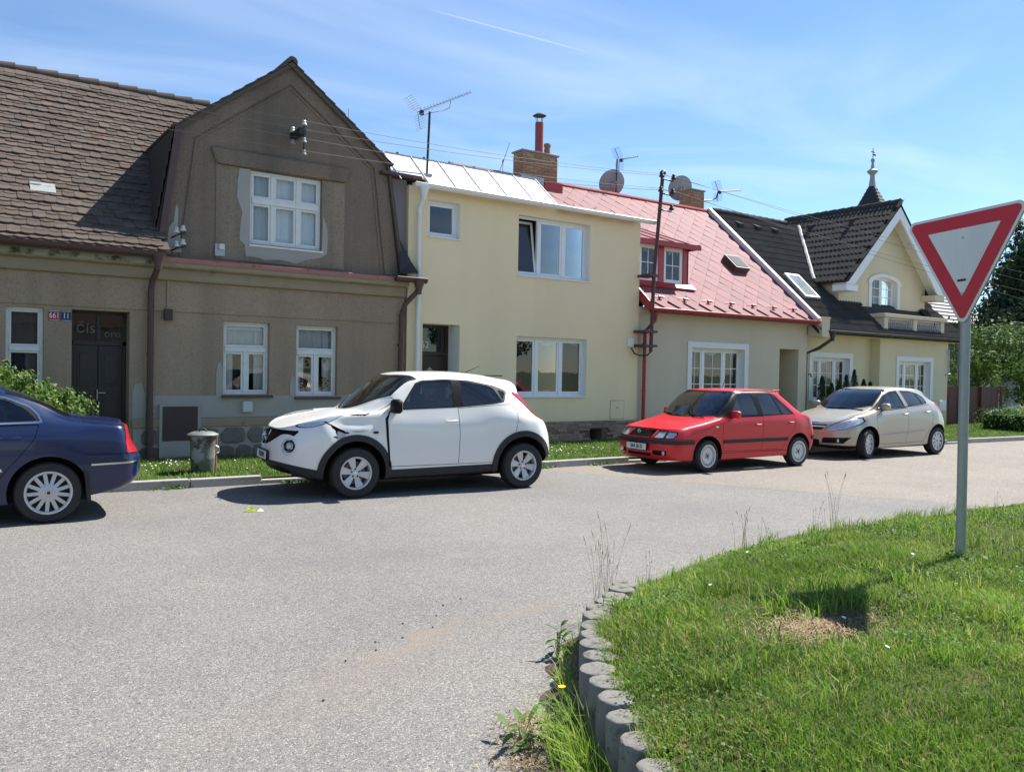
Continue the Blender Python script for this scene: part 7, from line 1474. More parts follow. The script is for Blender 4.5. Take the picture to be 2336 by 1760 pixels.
LM = dict(grass=leafmat('grass_blade', (.115, .235, .023), (.26, .395, .044), (.48, .43, .18)), verge=leafmat('verge_grass', (.085, .19, .022), (.17, .29, .04), (.40, .37, .16)), straw=leafmat('dry_straw', (.24, .165, .085), (.36, .26, .15), trans=.15),
    shrub=leafmat('shrub_leaf', (.075, .15, .022), (.15, .24, .045), (.24, .30, .10)), bush=leafmat('bush_leaf', (.04, .085, .015), (.095, .165, .03)), dark=leafmat('dark_tree_leaf', (.014, .032, .011), (.036, .068, .022)), hedge=leafmat('hedge_leaf', (.06, .13, .02), (.13, .23, .04)), thuja=leafmat('thuja_leaf', (.020, .045, .012), (.05, .095, .022)), weed=leafmat('weed_leaf', (.055, .13, .02), (.12, .21, .035)), stem=leafmat('grass_stem', (.24, .28, .10), (.42, .40, .20)))
BARK = mat('bark', (.06, .045, .035), .95, var=.3, vs=20, bump=.6, bs=40, bd=.02)
def fast_mesh(name, co, quads=None, tris=None, rnd=None, m=None):
    me = bpy.data.meshes.new(name); nq = 0 if quads is None else len(quads); ntt = 0 if tris is None else len(tris)
    loops = np.concatenate(([quads.ravel()] if nq else [])+([tris.ravel()] if ntt else [])).astype(np.int32)
    starts = np.concatenate([np.arange(nq)*4, nq*4+np.arange(ntt)*3]).astype(np.int32)
    me.vertices.add(len(co)); me.vertices.foreach_set('co', co.astype(np.float32).ravel()); me.loops.add(len(loops)); me.loops.foreach_set('vertex_index', loops)
    me.polygons.add(nq+ntt); me.polygons.foreach_set('loop_start', starts)
    me.update(calc_edges=True); me.validate()
    if rnd is not None: a = me.attributes.new('rnd', 'FLOAT', 'FACE'); a.data.foreach_set('value', rnd.astype(np.float32))
    if m: me.materials.append(m)
    return me
def blades(name, pos, h, w, lean, m, parent=None, rnd=None, az=None):
    n = len(pos); az = RNG.uniform(0, 6.283, n) if az is None else az; da = np.c_[np.cos(az), np.sin(az), np.zeros(n)]; side_ = np.c_[-np.sin(az+RNG.normal(0, .5, n)), np.cos(az), np.zeros(n)]
    up = np.array([0, 0, 1.]); p0 = pos; p1 = pos+up*(h*.55)[:, None]+da*(h*lean*.25)[:, None]; p2 = pos+up*(h*(1-.25*lean))[:, None]+da*(h*lean*.9)[:, None]
    s = side_*(w/2)[:, None]
    co = np.stack([p0-s, p0+s, p1+s*.8, p1-s*.8, p2], 1).reshape(-1, 3); i = np.arange(n)*5
    q = np.c_[i, i+1, i+2, i+3]; t = np.c_[i+3, i+2, i+4]; r = RNG.uniform(0, 1, n) if rnd is None else rnd
    o = bpy.data.objects.new(name, fast_mesh(name, co, q, t, np.concatenate([r, r]), m)); o['kind'] = 'stuff'; return put(o, parent)
def leaves(name, pos, nrm, size, m, parent=None, asp=.55, droop=0.):
    """small pointed leaves (two quads folded along the midrib would cost double: one diamond each)"""
    n = len(pos); d = nrm+RNG.normal(0, .55, (n, 3)); d[:, 2] -= droop; d /= np.linalg.norm(d, axis=1)[:, None]
    a = np.cross(d, RNG.normal(0, 1, (n, 3))); a /= np.linalg.norm(a, axis=1)[:, None]; b_ = np.cross(d, a)
    # leaf lies roughly along direction a with width b
    s = size[:, None]; co = np.stack([pos-a*s*.5, pos+b_*s*asp*.5-a*s*.05, pos+a*s*.5+d*s*.08, pos-b_*s*asp*.5-a*s*.05], 1).reshape(-1, 3); i = np.arange(n)*4
    o = bpy.data.objects.new(name, fast_mesh(name, co, np.c_[i, i+1, i+2, i+3], None, RNG.uniform(0, 1, n), m)); return put(o, parent)
def clumps(blobs, n, fill=.35, shells=14):
    """points through several ellipsoids, gathered into sub-clumps so that gaps and dark hollows stay."""
    P, NN = [], []
    tot = sum(b[3]*b[4]*b[5] for b in blobs)
    for (x, y, z, rx, ry, rz) in blobs:
        k = max(30, int(n*rx*ry*rz/tot)); nc = max(6, int(k/60))
        u = RNG.normal(0, 1, (nc, 3)); u /= np.linalg.norm(u, axis=1)[:, None]; rad = RNG.uniform(fill, 1, nc)**.6; cc = u*rad[:, None]
        idx = RNG.integers(0, nc, k); off = np.clip(RNG.normal(0, .11+.05*RNG.random(k)[:, None], (k, 3)), -.26, .26); q = cc[idx]+off
        P.append(q*[rx, ry, rz]+[x, y, z]); NN.append(u[idx]*.8+off*2)
    return np.concatenate(P), np.concatenate(NN)
def limbs(parent, base, tips, r0, name='trunk', m=None):
    b = MB(); base = Vector(base); top_ = Vector(tips[0]); b.tube([base, base.lerp(top_, .5)+Vector((random.uniform(-.05, .05), random.uniform(-.05, .05), 0)), top_], [r0, r0*.7, r0*.3], 9)
    for t in tips[1:]:
        t = Vector(t); s = base.lerp(top_, random.uniform(.3, .75)); mid = s.lerp(t, .5)+Vector((0, 0, .1)); b.tube([s, mid, t], [r0*.4, r0*.26, r0*.1], 6)
    return b.build(name, m or BARK, parent, smooth=True)
def tree(name, label, base, blobs, n, size, m, r0, group=None, cat='tree'):
    t = thing(name, base, label, cat, group); tips = [(b[0], b[1], b[2]+b[5]*.4) for b in sorted(blobs, key=lambda q: -q[2])]; limbs(t, base, tips, r0)
    P, NN = clumps(blobs, n); leaves('crown', P, NN, RNG.uniform(.7, 1.25, len(P))*size, m, t); return t
# ---- raised grass bed in the foreground behind concrete palisades
PAL = [(1.98, 1.78), (2.08, 1.96), (2.18, 2.15), (2.28, 2.34), (2.385, 2.525), (2.475, 2.70), (2.56, 2.865), (2.665, 3.02), (2.775, 3.165), (2.885, 3.30), (2.995, 3.435), (3.11, 3.57), (3.225, 3.69), (3.35, 3.80), (3.475, 3.885), (3.60, 3.96), (3.74, 4.05), (3.88, 4.15)]
EDGE = [(4.05, 4.28), (4.5, 4.58), (5.2, 4.92), (6.0, 5.12), (6.9, 5.22), (8.0, 5.18), (10, 5.05), (12, 5.02), (16, 4.85)]
BED = np.array([(1.62, .9), (1.80, 1.40)]+PAL+EDGE+[(16, -2.5), (2.3, -2.5), (1.7, -.5)])
def bed_z(x, y):
    x = np.asarray(x, float); y = np.asarray(y, float); sh = np.broadcast(x, y).shape; x = np.broadcast_to(x, sh).ravel(); y = np.broadcast_to(y, sh).ravel()
    d = np.clip(-sdpoly(x, y, BED)/1.7, 0, 1); ze = np.interp(x, [3.5, 4.8], [.272, .04]); s_ = 1-(1-d)**2
    z = ze+(.455-ze)*s_+.010*np.sin(3.1*x+1.3*y)*np.cos(2.3*y-.8*x)
    h = np.hypot((x-3.86)/.5, (y-2.6)/.32); z -= .035*np.exp(-h**4)
    return z.reshape(sh)
gx = np.concatenate([np.arange(1.6, 8, .12), np.arange(8, 16.1, .4)]); gyy = np.arange(-2.4, 5.4, .12)
GX, GY = np.meshgrid(gx, gyy, indexing='ij'); inside = sdpoly(GX, GY, BED) < .02; GZ = bed_z(GX, GY)
idx = -np.ones(GX.shape, int); idx[inside] = np.arange(inside.sum()); qs = []
for i in range(len(gx)-1):
    for j in range(len(gyy)-1):
        q = (idx[i, j], idx[i+1, j], idx[i+1, j+1], idx[i, j+1])
        if min(q) >= 0: qs.append(q)
bedm = mat('bed_soil', (.055, .075, .02), .95, spec=.1, var=.35, vs=14, spots=((.13, .095, .05), 3.0, .55, .12), bump=.7, bs=50, bd=.02)
me = fast_mesh('lawn_bed', np.c_[GX[inside], GY[inside], GZ[inside]], np.array(qs), None, None, bedm); me.shade_smooth()
tag(put(bpy.data.objects.new('lawn_bed', me)), kind='structure')
def scatter(n, x0, x1, y0, y1, poly=None, dens=None):
    P = np.c_[RNG.uniform(x0, x1, n), RNG.uniform(y0, y1, n)]
    if poly is not None: P = P[sdpoly(P[:, 0], P[:, 1], poly) < np.where(P[:, 0] < 3.7, .035*(RNG.random(len(P))-.6), .01)]
    if dens is not None: P = P[RNG.random(len(P)) < dens(P)]
    return P
STRAW = (3.86, 2.62, .34, .22)
def straw_d(P): return np.hypot((P[:, 0]-STRAW[0])/STRAW[2], (P[:, 1]-STRAW[1])/STRAW[3])
def nz(P, s, seed=0.): return .5+.25*(np.sin(P[:, 0]*s+seed+1.7*np.sin(P[:, 1]*s*.7+seed))+np.sin(P[:, 1]*s*1.13-seed+1.3*np.sin(P[:, 0]*s*.83)))
def vis(P): return (P[:, 0]*math.cos(R(35))-P[:, 1]*math.sin(R(35)) < 1.25*(P[:, 0]*math.sin(R(35))+P[:, 1]*math.cos(R(35)))+1.5)
near = scatter(400000, 1.7, 6.2, .3, 5.2, BED, lambda P: np.clip(.55+.7*(nz(P, 5)-.5), .2, 1)*np.clip((straw_d(P)-.45)*.9+.25*(nz(P, 14)-.5), .05, 1)*vis(P))
far = scatter(150000, 6.2, 15.5, -1.5, 5.2, BED, lambda P: np.clip(.6+.5*(nz(P, 5)-.5), .2, 1)*vis(P)*np.clip(1.6-P[:, 0]/12, .3, 1))
def lawn(name, P2, hmin, hmax, wmin, wmax, m, tall=0.):
    n = len(P2); cl = nz(P2, 9, 2.)*.6+nz(P2, 3.1, 5.)*.4; h = (hmin+(hmax-hmin)*RNG.random(n)**1.6)*(.5+1.0*cl); rn = np.clip(RNG.normal(.42, .22, n)+.55*(nz(P2, 2.2, 8.)-.5)+.3*(nz(P2, 7., 1.)-.5), 0, .93); dry = RNG.random(n) < .05+.22*np.clip(nz(P2, 2.6, 3.)*1.6-.75, 0, 1); rn = np.where(dry, .97, rn)
    return blades(name, np.c_[P2, bed_z(P2[:, 0], P2[:, 1])-.006], h, RNG.uniform(wmin, wmax, n), RNG.uniform(.25, 1.05, n), m, rnd=rn)
for o_, lab in ((lawn('lawn_grass', near, .028, .066, .0028, .0052, LM['grass']), 'short green grass of the raised foreground bed'), (lawn('lawn_grass', far, .028, .062, .004, .008, LM['grass']), 'short green grass around and beyond the sign post')): tag(o_, lab, 'grass', kind='stuff')
# longer, coarser tufts
tf = []
for k in range(150):
    c = np.array([RNG.uniform(2.6, 8.5), RNG.uniform(1.9, 4.9)])
    if sdpoly(np.array([c[0]]), np.array([c[1]]), BED)[0] > -.05: continue
    tf.append(c+RNG.normal(0, .045, (26, 2)))
for c in ((3.95, 2.95), (4.1, 2.72), (4.35, 2.6), (4.3, 2.85)): tf.append(np.array(c)+RNG.normal(0, .06, (60, 2)))
tf = np.concatenate(tf); tag(blades('grass_tufts', np.c_[tf, bed_z(tf[:, 0], tf[:, 1])-.005], RNG.uniform(.08, .17, len(tf)), RNG.uniform(.004, .008, len(tf)), RNG.uniform(.3, 1.1, len(tf)), LM['grass']), 'longer coarse grass tufts scattered through the foreground lawn', 'grass', kind='stuff')
# dry mown grass lying in a bare hollow
n = 2600; a = RNG.uniform(0, 6.28, n); rr_ = np.abs(RNG.normal(0, .62, n)); P2 = np.c_[STRAW[0]+STRAW[2]*rr_*np.cos(a), STRAW[1]+STRAW[3]*rr_*np.sin(a)]
tag(blades('straw', np.c_[P2, bed_z(P2[:, 0], P2[:, 1])+RNG.uniform(0, .012, n)], RNG.uniform(.02, .06, n), RNG.uniform(.003, .006, n), RNG.uniform(2.5, 4.5, n)*.4+.9, LM['straw']), 'dry brown straw in a bare patch of the foreground lawn', 'straw', kind='stuff')
# small white flowers and clover dots
def daisies(name, P3, r, label):
    b = MB()
    for p in P3:
        t = RNG.uniform(0, 6.28); tx, ty = RNG.normal(0, .25, 2); b.add([(p[0]+r*math.cos(t+k*1.047), p[1]+r*math.sin(t+k*1.047), p[2]+r*(tx*math.cos(t+k*1.047)+ty*math.sin(t+k*1.047))) for k in range(6)], [(0, 1, 2, 3, 4, 5)])
    return tag(b.build(name, mat('daisy_white', (.8, .8, .78), .7)), label, 'flowers', kind='stuff')
P2 = np.array([(5.2, 4.2), (5.0, 2.5), (4.1, 3.6), (6.3, 3.9), (3.6, 2.1), (3.95, 2.55), (5.9, 4.6), (4.6, 2.0), (5.6, 3.1)]); daisies('lawn_flowers', np.c_[P2, bed_z(P2[:, 0], P2[:, 1])+.06], .011, 'few tiny white flowers in the foreground lawn')
# tall flowering grasses at the road edge of the bed
TG = [((1372, 1335), 12, .62), ((1395, 1330), 5, .70), ((1470, 1300), 4, .28), ((1690, 1262), 9, .42), ((1735, 1250), 5, .30), ((1850, 1228), 5, .32), ((1892, 1225), 7, .55), ((2165, 1190), 4, .2), ((2265, 1150), 4, .3)]
words = ('tallest', 'second tall', 'short sprawling', 'dense', 'small', 'low', 'slender tall', 'sparse', 'far right')
for k, ((px, py), n, h) in enumerate(TG):
    g = G(px, py, .2); x, y = g[0]-.1, g[1]-.12; z0 = float(bed_z(x, y)) if sdpoly(np.array([x]), np.array([y]), BED)[0] < 0 else .02
    t = thing('tall_grass', (x, y, z0), words[k]+' clump of flowering grass stems on the road edge of the lawn', 'grass', 'tall grass at the road edge')
    for i in range(n):
        b = MB(); dx, dy = RNG.normal(0, .035, 2); hh = h*RNG.uniform(.55, 1.05); lx, ly = RNG.normal(0, .13, 2)*hh; P_ = [(x+dx+lx*q*q, y+dy+ly*q*q, z0+hh*q) for q in (0, .25, .5, .75, 1)]
        b.tube(P_, [.0013, .0012, .001, .0008, .0006], 4); q = Vector(P_[-1]); b.tube([Vector(P_[-2]).lerp(q, .55), Vector(P_[-2]).lerp(q, .8), q], [.0008, .0026, .0006], 5); b.build('stem', LM['stem'], t)
    pp = np.array([x, y])+RNG.normal(0, .04, (30, 2)); blades('blades', np.c_[pp, np.full(30, z0-.01)], RNG.uniform(.06, .2, 30)*(.6+h), RNG.uniform(.004, .007, 30), RNG.uniform(.3, 1., 30), LM['grass'], t)
# concrete palisades
palm = mat('palisade_concrete', (.185, .175, .158), .95, var=.22, vs=14, bump=.6, bs=90, bd=.006, spots=((.09, .088, .07), 14, .52, .14), patch=((.10, .12, .06), 7, .60, .1), obj=False)
ords = ['nearest, chipped', 'second', 'third', 'fourth', 'fifth', 'sixth', 'seventh', 'eighth', 'ninth', 'tenth', 'eleventh', 'twelfth', 'thirteenth', 'fourteenth', 'fifteenth', 'sixteenth', 'seventeenth']
for k, (x, y) in enumerate(PAL[1:]):
    b = MB(); r_ = .088; zt = .30+random.uniform(-.012, .01)+(0 if k else -.035); n = 22; prof = [(r_, -.1), (r_, .1), (r_, zt-.012), (r_-.004, zt-.003), (r_-.010, zt), (r_*.5, zt+.001), (.001, zt)]; b.lathe(prof, Matrix.Translation((x, y, 0)) @ Matrix.Rotation(random.uniform(-.05, .05), 4, 'X') @ Matrix.Rotation(random.uniform(-.05, .05), 4, 'Y') @ Matrix.Diagonal((random.uniform(.96, 1.04), random.uniform(.96, 1.04), 1, 1)), n)
    b.v = [(v[0]+random.uniform(-.003, .003), v[1]+random.uniform(-.003, .003), v[2]+(random.uniform(-.0025, .0025) if v[2] > .2 else 0)) for v in b.v]
    if k == 0: b.v = [(v[0], v[1], v[2]-.05*max(0, -(v[0]-x)*5-(v[1]-y)*6) if v[2] > .2 else v[2]) for v in b.v]
    tag(b.build('palisade', palm, smooth=True), ords[k]+' round concrete palisade post counted from the bottom edge', 'palisade', 'concrete palisades edging the lawn bed')
# soil that has drifted against the road side of the palisades
v = []; ns_ = 40
for i in range(ns_):
    t = i/(ns_-1)*(len(PAL)-1); x = float(np.interp(t, range(len(PAL)), [p[0] for p in PAL])); y = float(np.interp(t, range(len(PAL)), [p[1] for p in PAL])); h = .02+.11*np.clip((t-4)/6, 0, 1)+.015*math.sin(t*3.1)
    ox, oy = -.80, .60
    for d_, q in ((-.02, 1.), (.10, .95), (.17, .45), (.26+.05*math.sin(t*2.3), -.03)): v.append((x+ox*d_, y+oy*d_, h*q+random.uniform(-.006, .006)))
b = MB(); b.add(v, [(4*i+j, 4*i+4+j, 4*i+5+j, 4*i+1+j) for i in range(ns_-1) for j in range(3)])
tag(b.build('soil_bank', mat('drifted_soil', (.13, .10, .07), .95, spec=.1, var=.4, vs=25, bump=.8, bs=70, bd=.02, spots=((.26, .22, .15), 30, .56, .1)), smooth=True), kind='structure')
n = 900; t = RNG.uniform(3.5, len(PAL)-1, n); bx = np.interp(t, range(len(PAL)), [p[0] for p in PAL]); by_ = np.interp(t, range(len(PAL)), [p[1] for p in PAL]); d_ = RNG.uniform(.08, .2, n); kp = RNG.random(n) < .25+.75*(np.sin(t*2.2)*.5+.5); P2 = np.c_[bx-.8*d_, by_+.6*d_][kp]; n = len(P2)
tag(blades('bank_grass', np.c_[P2, np.full(n, .03)], RNG.uniform(.06, .17, n), RNG.uniform(.004, .007, n), RNG.uniform(.3, 1., n), LM['grass']), 'thin grass on the soil along the road side of the palisades', 'grass', kind='stuff')
# clover and plantain rosettes spread through the lawn
Pc = scatter(26000, 2.2, 9, 1.6, 5.1, BED, lambda P: np.clip((nz(P, 4.2, 4.)-.52)*5, 0, 1)*vis(P)); n = len(Pc)
tag(leaves('clover', np.c_[Pc, bed_z(Pc[:, 0], Pc[:, 1])+RNG.uniform(.015, .055, n)], np.tile([0, -.1, 1.], (n, 1)), RNG.uniform(.012, .022, n), LM['weed'], asp=.85), 'low clover leaves spread in patches through the foreground lawn', 'clover', kind='stuff')
# weeds growing at the foot of the palisades
def leaf_mesh(l, w, m, fold=.2, curl=.3):
    b = MB(); n = 6; v = []
    for i in range(n+1):
        t = i/n; ww = w*math.sin(math.pi*min(1, t*.92+.06))**.8*.5; z = -curl*l*t*t; v += [(l*t, -ww, z+fold*ww), (l*t, 0, z), (l*t, ww, z+fold*ww)]
    b.add(v, [(3*i+j, 3*i+3+j, 3*i+4+j, 3*i+1+j) for i in range(n) for j in range(2)]); return b.mesh('leaf', m, smooth=True)
DL = [leaf_mesh(.075, .03, LM['weed']), leaf_mesh(.06, .028, LM['weed'], .3, .5), leaf_mesh(.10, .024, LM['weed'], .15, .4)]
def weed(name, label, x, y, z, n, spread, hmax, group=None):
    t = thing(name, (x, y, z), label, 'weed', group)
    for i in range(n):
        a = RNG.uniform(0, 6.28); hh = RNG.uniform(.1, 1)*hmax; r_ = spread*RNG.uniform(.1, 1); px, py = x+r_*math.cos(a), y+r_*math.sin(a)
        inst(DL[i % 3], 'leaf', t, Matrix.Translation((px, py, z+hh*.8)) @ Matrix.Rotation(a+RNG.normal(0, .5), 4, 'Z') @ Matrix.Rotation(RNG.uniform(-1.0, .2), 4, 'Y') @ Matrix.Rotation(RNG.normal(0, .4), 4, 'X') @ Matrix.Scale(RNG.uniform(.7, 1.3), 4))
        b = MB(); b.tube([(x+.2*(px-x), y+.2*(py-y), z), (px, py, z+hh*.8)], .002, 4); b.build('stalk', LM['stem'], t)
    return t
weed('dock_weed', 'broad-leaved weed at the foot of the nearest palisades', 2.02, 2.28, 0, 34, .12, .20, 'weeds beside the palisades')
weed('dock_weed', 'leafy weed with a yellow flower beside the middle palisades', 2.42, 3.02, 0, 30, .10, .24, 'weeds beside the palisades')
weed('dock_weed', 'low weed standing out into the road from the palisades', 2.26, 3.10, 0, 16, .07, .12, 'weeds beside the palisades')
weed('dock_weed', 'upright leafy weed next to the far palisades', 3.12, 3.92, 0, 18, .03, .26, 'weeds beside the palisades')
pp = np.concatenate([np.array(c)+RNG.normal(0, .05, (n_, 2)) for c, n_ in (((2.22, 2.62), 110), ((2.32, 2.8), 90), ((2.1, 2.42), 60), ((2.42, 2.95), 40), ((2.0, 2.15), 40))]); n = len(pp)
tag(blades('weed_grass', np.c_[pp, np.zeros(n)], RNG.uniform(.14, .38, n), RNG.uniform(.003, .007, n), RNG.uniform(.3, .9, n), LM['grass'], az=RNG.normal(2.4, .9, n)), 'long arching grass growing in front of the palisades', 'grass', kind='stuff')
b = MB(); q = Vector((2.40, 2.98, .27)); 
for i in range(14): a = i*.449; b.add([q, q+Vector((math.cos(a)*.016-math.sin(a)*.004, math.sin(a)*.016+math.cos(a)*.004, .004)), q+Vector((math.cos(a)*.02, math.sin(a)*.02, .006)), q+Vector((math.cos(a)*.016+math.sin(a)*.004, math.sin(a)*.016-math.cos(a)*.004, .004))], [(0, 1, 2, 3)])
fl_ = thing('dandelion', (2.40, 2.98, 0), 'small yellow dandelion flower beside the palisades', 'flower'); b.build('petals', mat('dandelion_yellow', (.75, .5, .02), .7), fl_); b = MB(); b.tube([(2.42, 3.0, 0), (2.41, 2.99, .15), (2.40, 2.98, .27)], .0025, 5); b.build('stem', LM['stem'], fl_)
# dry debris along the palisades on the road
n = 2200; t = RNG.random(n); bx = np.interp(t, [0, .5, 1], [1.75, 2.1, 2.5]); by_ = np.interp(t, [0, .5, 1], [2.15, 2.75, 3.3]); P2 = np.c_[bx+RNG.normal(-.02, .1, n), by_+RNG.normal(.02, .06, n)]
tag(blades('road_debris', np.c_[P2, np.full(n, .003)], RNG.uniform(.01, .03, n), RNG.uniform(.003, .008, n), np.full(n, 1.9), LM['straw']), 'dry brown plant debris on the road beside the palisades', 'debris', kind='stuff')
# ---- verge grass and flowers
n = 120000; X = RNG.uniform(-1.5, 31, n); ky = np.interp(X, [k[0] for k in KERB], [k[1] for k in KERB]); Yv = ky+.10+RNG.random(n)*(14.86-ky-.10); keep = (RNG.random(n) < np.clip(1.3-X/40, .3, 1)) & ~((X > 1.9) & (X < 2.7) & (Yv > 13.2)); keep &= ~((np.abs(X-2.55) < .5) & (Yv < 13.2) & (RNG.random(n) < .75)); X, Yv = X[keep], Yv[keep]; Zv = .085+.05*np.clip((Yv-np.interp(X, [k[0] for k in KERB], [k[1] for k in KERB]))/2.6, 0, 1); n = len(X)
tag(blades('verge_grass', np.c_[X, Yv, Zv-.005], RNG.uniform(.03, .075, n), RNG.uniform(.006, .012, n), RNG.uniform(.2, .9, n), LM['verge'], rnd=np.where(RNG.random(n) < .05, .97, np.clip(RNG.normal(.4, .2, n), 0, .9))), 'short bright grass strip between the kerb and the houses', 'grass', kind='stuff')
P3 = []
for (cx_, cy_, s, k) in ((2.9, 13.6, .35, 40), (3.2, 13.9, .25, 24), (4.3, 13.2, .5, 16), (9.5, 13.0, 1.0, 110), (8.6, 12.6, .6, 40), (22.5, 12.2, .6, 30), (5.5, 13.8, .4, 14)): P3.append(np.c_[RNG.normal(cx_, s, k), np.clip(RNG.normal(cy_, .3, k), kerb_y(cx_)+.15, 14.6), np.full(k, .178)])
daisies('verge_flowers', np.concatenate(P3), .013, 'white daisies scattered over the grass strip')
for k, (x, s, lab) in enumerate(((2.75, .8, 'small weed at the kerb beside the blue saloon'), (4.6, 1.2, 'low weeds along the kerb in front of the white car'), (8.95, .9, 'weed at the kerb just behind the white car'), (10.3, 1., 'weed at the kerb in front of the red car'), (11.6, .8, 'weed at the dropped kerb under the red car'), (7.0, .9, 'weed at the kerb under the white car'))):
    w_ = thing('kerb_weed', (x, kerb_y(x)-.1, 0), lab, 'weed', 'weeds at the foot of the kerb'); pp = np.c_[RNG.normal(x, .16*s, 60), RNG.normal(kerb_y(x)-.09, .03, 60), np.zeros(60)]; leaves('foliage', pp+[0, 0, .03]*RNG.random((60, 1)), np.tile([0, -.3, 1.], (60, 1)), RNG.uniform(.04, .08, 60), LM['weed'], w_); blades('blades', pp, RNG.uniform(.03, .09, 60), RNG.uniform(.005, .01, 60), RNG.uniform(.3, 1, 60), LM['verge'], w_)
# ---- shrubs and trees
tree('leafy_shrub', 'bright green leafy shrub between the blue saloon and the dark door', (.7, 13.3, .12), [(.35, 13.1, 1.15, .75, .55, .55), (1.05, 13.1, 1.05, .55, .5, .5), (1.5, 13.1, 1.0, .42, .4, .4), (-.4, 13.2, 1.25, .8, .6, .6), (.75, 13.0, 1.45, .4, .35, .25), (.75, 13.1, 1.62, .12, .15, .2), (1.3, 13.1, 1.4, .15, .2, .16)], 22000, .062, LM['shrub'], .035, cat='shrub')
tx = (21.15, 21.62, 22.0, 22.35, 22.75, 23.25, 23.6)
th = (1.74, 1.55, 1.62, 1.78, 1.95, 1.66, 1.6)
tlab = ('first', 'second', 'third', 'fourth', 'fifth and tallest', 'sixth', 'seventh')
for k, (x, h) in enumerate(zip(tx, th)):
    t = thing('thuja', (x, 14.55, .12), tlab[k]+' small conical thuja from the left in front of the cream house', 'thuja', 'thujas in front of the cream house'); n = 1500; q = RNG.random(n)**.75; a = RNG.uniform(0, 6.28, n); r_ = (.30*(1-q)**.8+.02)*(RNG.uniform(.5, 1.08, n)); P3 = np.c_[x+r_*np.cos(a), 14.55+r_*np.sin(a), .12+(h-.12)*q]; leaves('crown', P3, np.c_[np.cos(a), np.sin(a), np.full(n, .9)], RNG.uniform(.04, .09, n), LM['thuja'], t, asp=.4); b = MB(); b.cyl((x, 14.55, .1), (x, 14.55, h*.8), .025, .008, n=6); b.build('trunk', BARK, t)
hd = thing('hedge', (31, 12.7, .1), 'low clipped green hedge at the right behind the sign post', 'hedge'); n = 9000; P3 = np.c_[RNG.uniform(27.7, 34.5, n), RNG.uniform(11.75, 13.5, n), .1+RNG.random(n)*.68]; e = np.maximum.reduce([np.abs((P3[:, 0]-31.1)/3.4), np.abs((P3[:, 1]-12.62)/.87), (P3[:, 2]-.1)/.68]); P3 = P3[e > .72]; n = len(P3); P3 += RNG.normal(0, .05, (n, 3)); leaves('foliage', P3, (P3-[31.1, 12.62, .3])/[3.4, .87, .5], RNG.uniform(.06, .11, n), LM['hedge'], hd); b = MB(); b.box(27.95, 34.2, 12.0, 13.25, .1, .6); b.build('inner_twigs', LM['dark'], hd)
tree('laburnum_bush', 'large rounded light green bush above the brown fence', (36, 16.3, .1), [(35.2, 16.3, 2.6, 2.2, 1.6, 1.3), (37.6, 16.3, 2.7, 1.9, 1.5, 1.25), (33.6, 16.2, 1.9, 1.3, 1.2, 1.0), (39.2, 16.0, 2.2, 1.6, 1.4, 1.5), (36, 16.4, 1.3, 2.4, 1.3, .9)], 15000, .15, LM['bush'], .14, cat='bush')
tree('young_bush', 'bright bush beside the white gate pillar at the right edge', (38.3, 14.6, .1), [(38.6, 14.6, 1.5, 1.2, .9, 1.1), (39.6, 14.4, 1.2, 1.0, .9, 1.0)], 4000, .13, LM['bush'], .06, cat='bush')
tree('spruce', 'tall dark tree rising behind the give-way sign', (48.6, 20.2, 0), [(48.8, 20, 8.6, 1.9, 2.0, 2.4), (48.2, 20, 6.6, 3.0, 3, 2.8), (47.2, 20, 3.9, 3.8, 3.4, 2.6), (51.5, 19, 8, 3.0, 3, 4), (54, 18, 5, 4, 3.5, 4)], 60000, .30, LM['dark'], .3)
tree('spruce', 'dark tree mass low behind the light green bush', (44.5, 18.6, 0), [(44.5, 18.5, 3.6, 2.6, 2, 2.2), (42.3, 18.3, 2.6, 2, 1.8, 1.9), (47, 18.5, 3.8, 2.6, 2.2, 2.8)], 26000, .26, LM['dark'], .2)
# ================================================================ give-way sign
def tri(s, r, n=6):
    h = s*math.sqrt(3)/2; cs = [(-s/2, h/3), (0, -2*h/3), (s/2, h/3)]; out = []
    for i, c in enumerate(cs):
        c = Vector(c); d = -c.normalized(); cc = c+d*(2*r); a0 = math.atan2(-d.y, -d.x)
        for k in range(n+1): a = a0-R(60)+R(120)*k/n; out.append((cc.x+r*math.cos(a), cc.y+r*math.sin(a)))
    return out
sg_ = thing('give_way_sign', (5.97, 2.96, .44), 'red and white triangular give-way sign on a grey post', 'sign')
e1 = Vector((math.cos(-1.735), math.sin(-1.735), 0)); nn_ = Vector((math.sin(-1.735), -math.cos(-1.735), 0)); tl_, ro_ = -.03, .039
e2 = (Vector((0, 0, 1))*math.cos(tl_)+nn_*math.sin(tl_)).normalized(); a_ = e1*math.cos(ro_)+e2*math.sin(ro_); b_v = -e1*math.sin(ro_)+e2*math.cos(ro_)
SM = Matrix((a_, b_v, a_.cross(b_v))).transposed().to_4x4(); SM.translation = Vector((5.85, 2.938, 2.617))
def flat(poly, z0, z1, m, name, parent):
    b = MB(); b.prism(poly, z0, z1, 'z'); return b.build(name, m, parent, M=SM)
sw_ = mat('sign_white', (.70, .69, .67), .4, var=.07, vs=6, streak=((.55, .54, .51), 9, .5)); sr_ = mat('sign_red', (.55, .012, .025), .4, var=.05, vs=5); sgrey = mat('sign_back', (.34, .35, .36), .45, metal=.6, var=.1)
pl_ = flat(tri(.935, .045), -.012, .0, sgrey, 'plate', sg_); flat(tri(.928, .043), .0005, .0022, sw_, 'white_border', pl_); flat(tri(.865, .030), .003, .0046, sr_, 'red_band', pl_); flat(tri(.545, .004), .0054, .007, sw_, 'white_field', pl_)
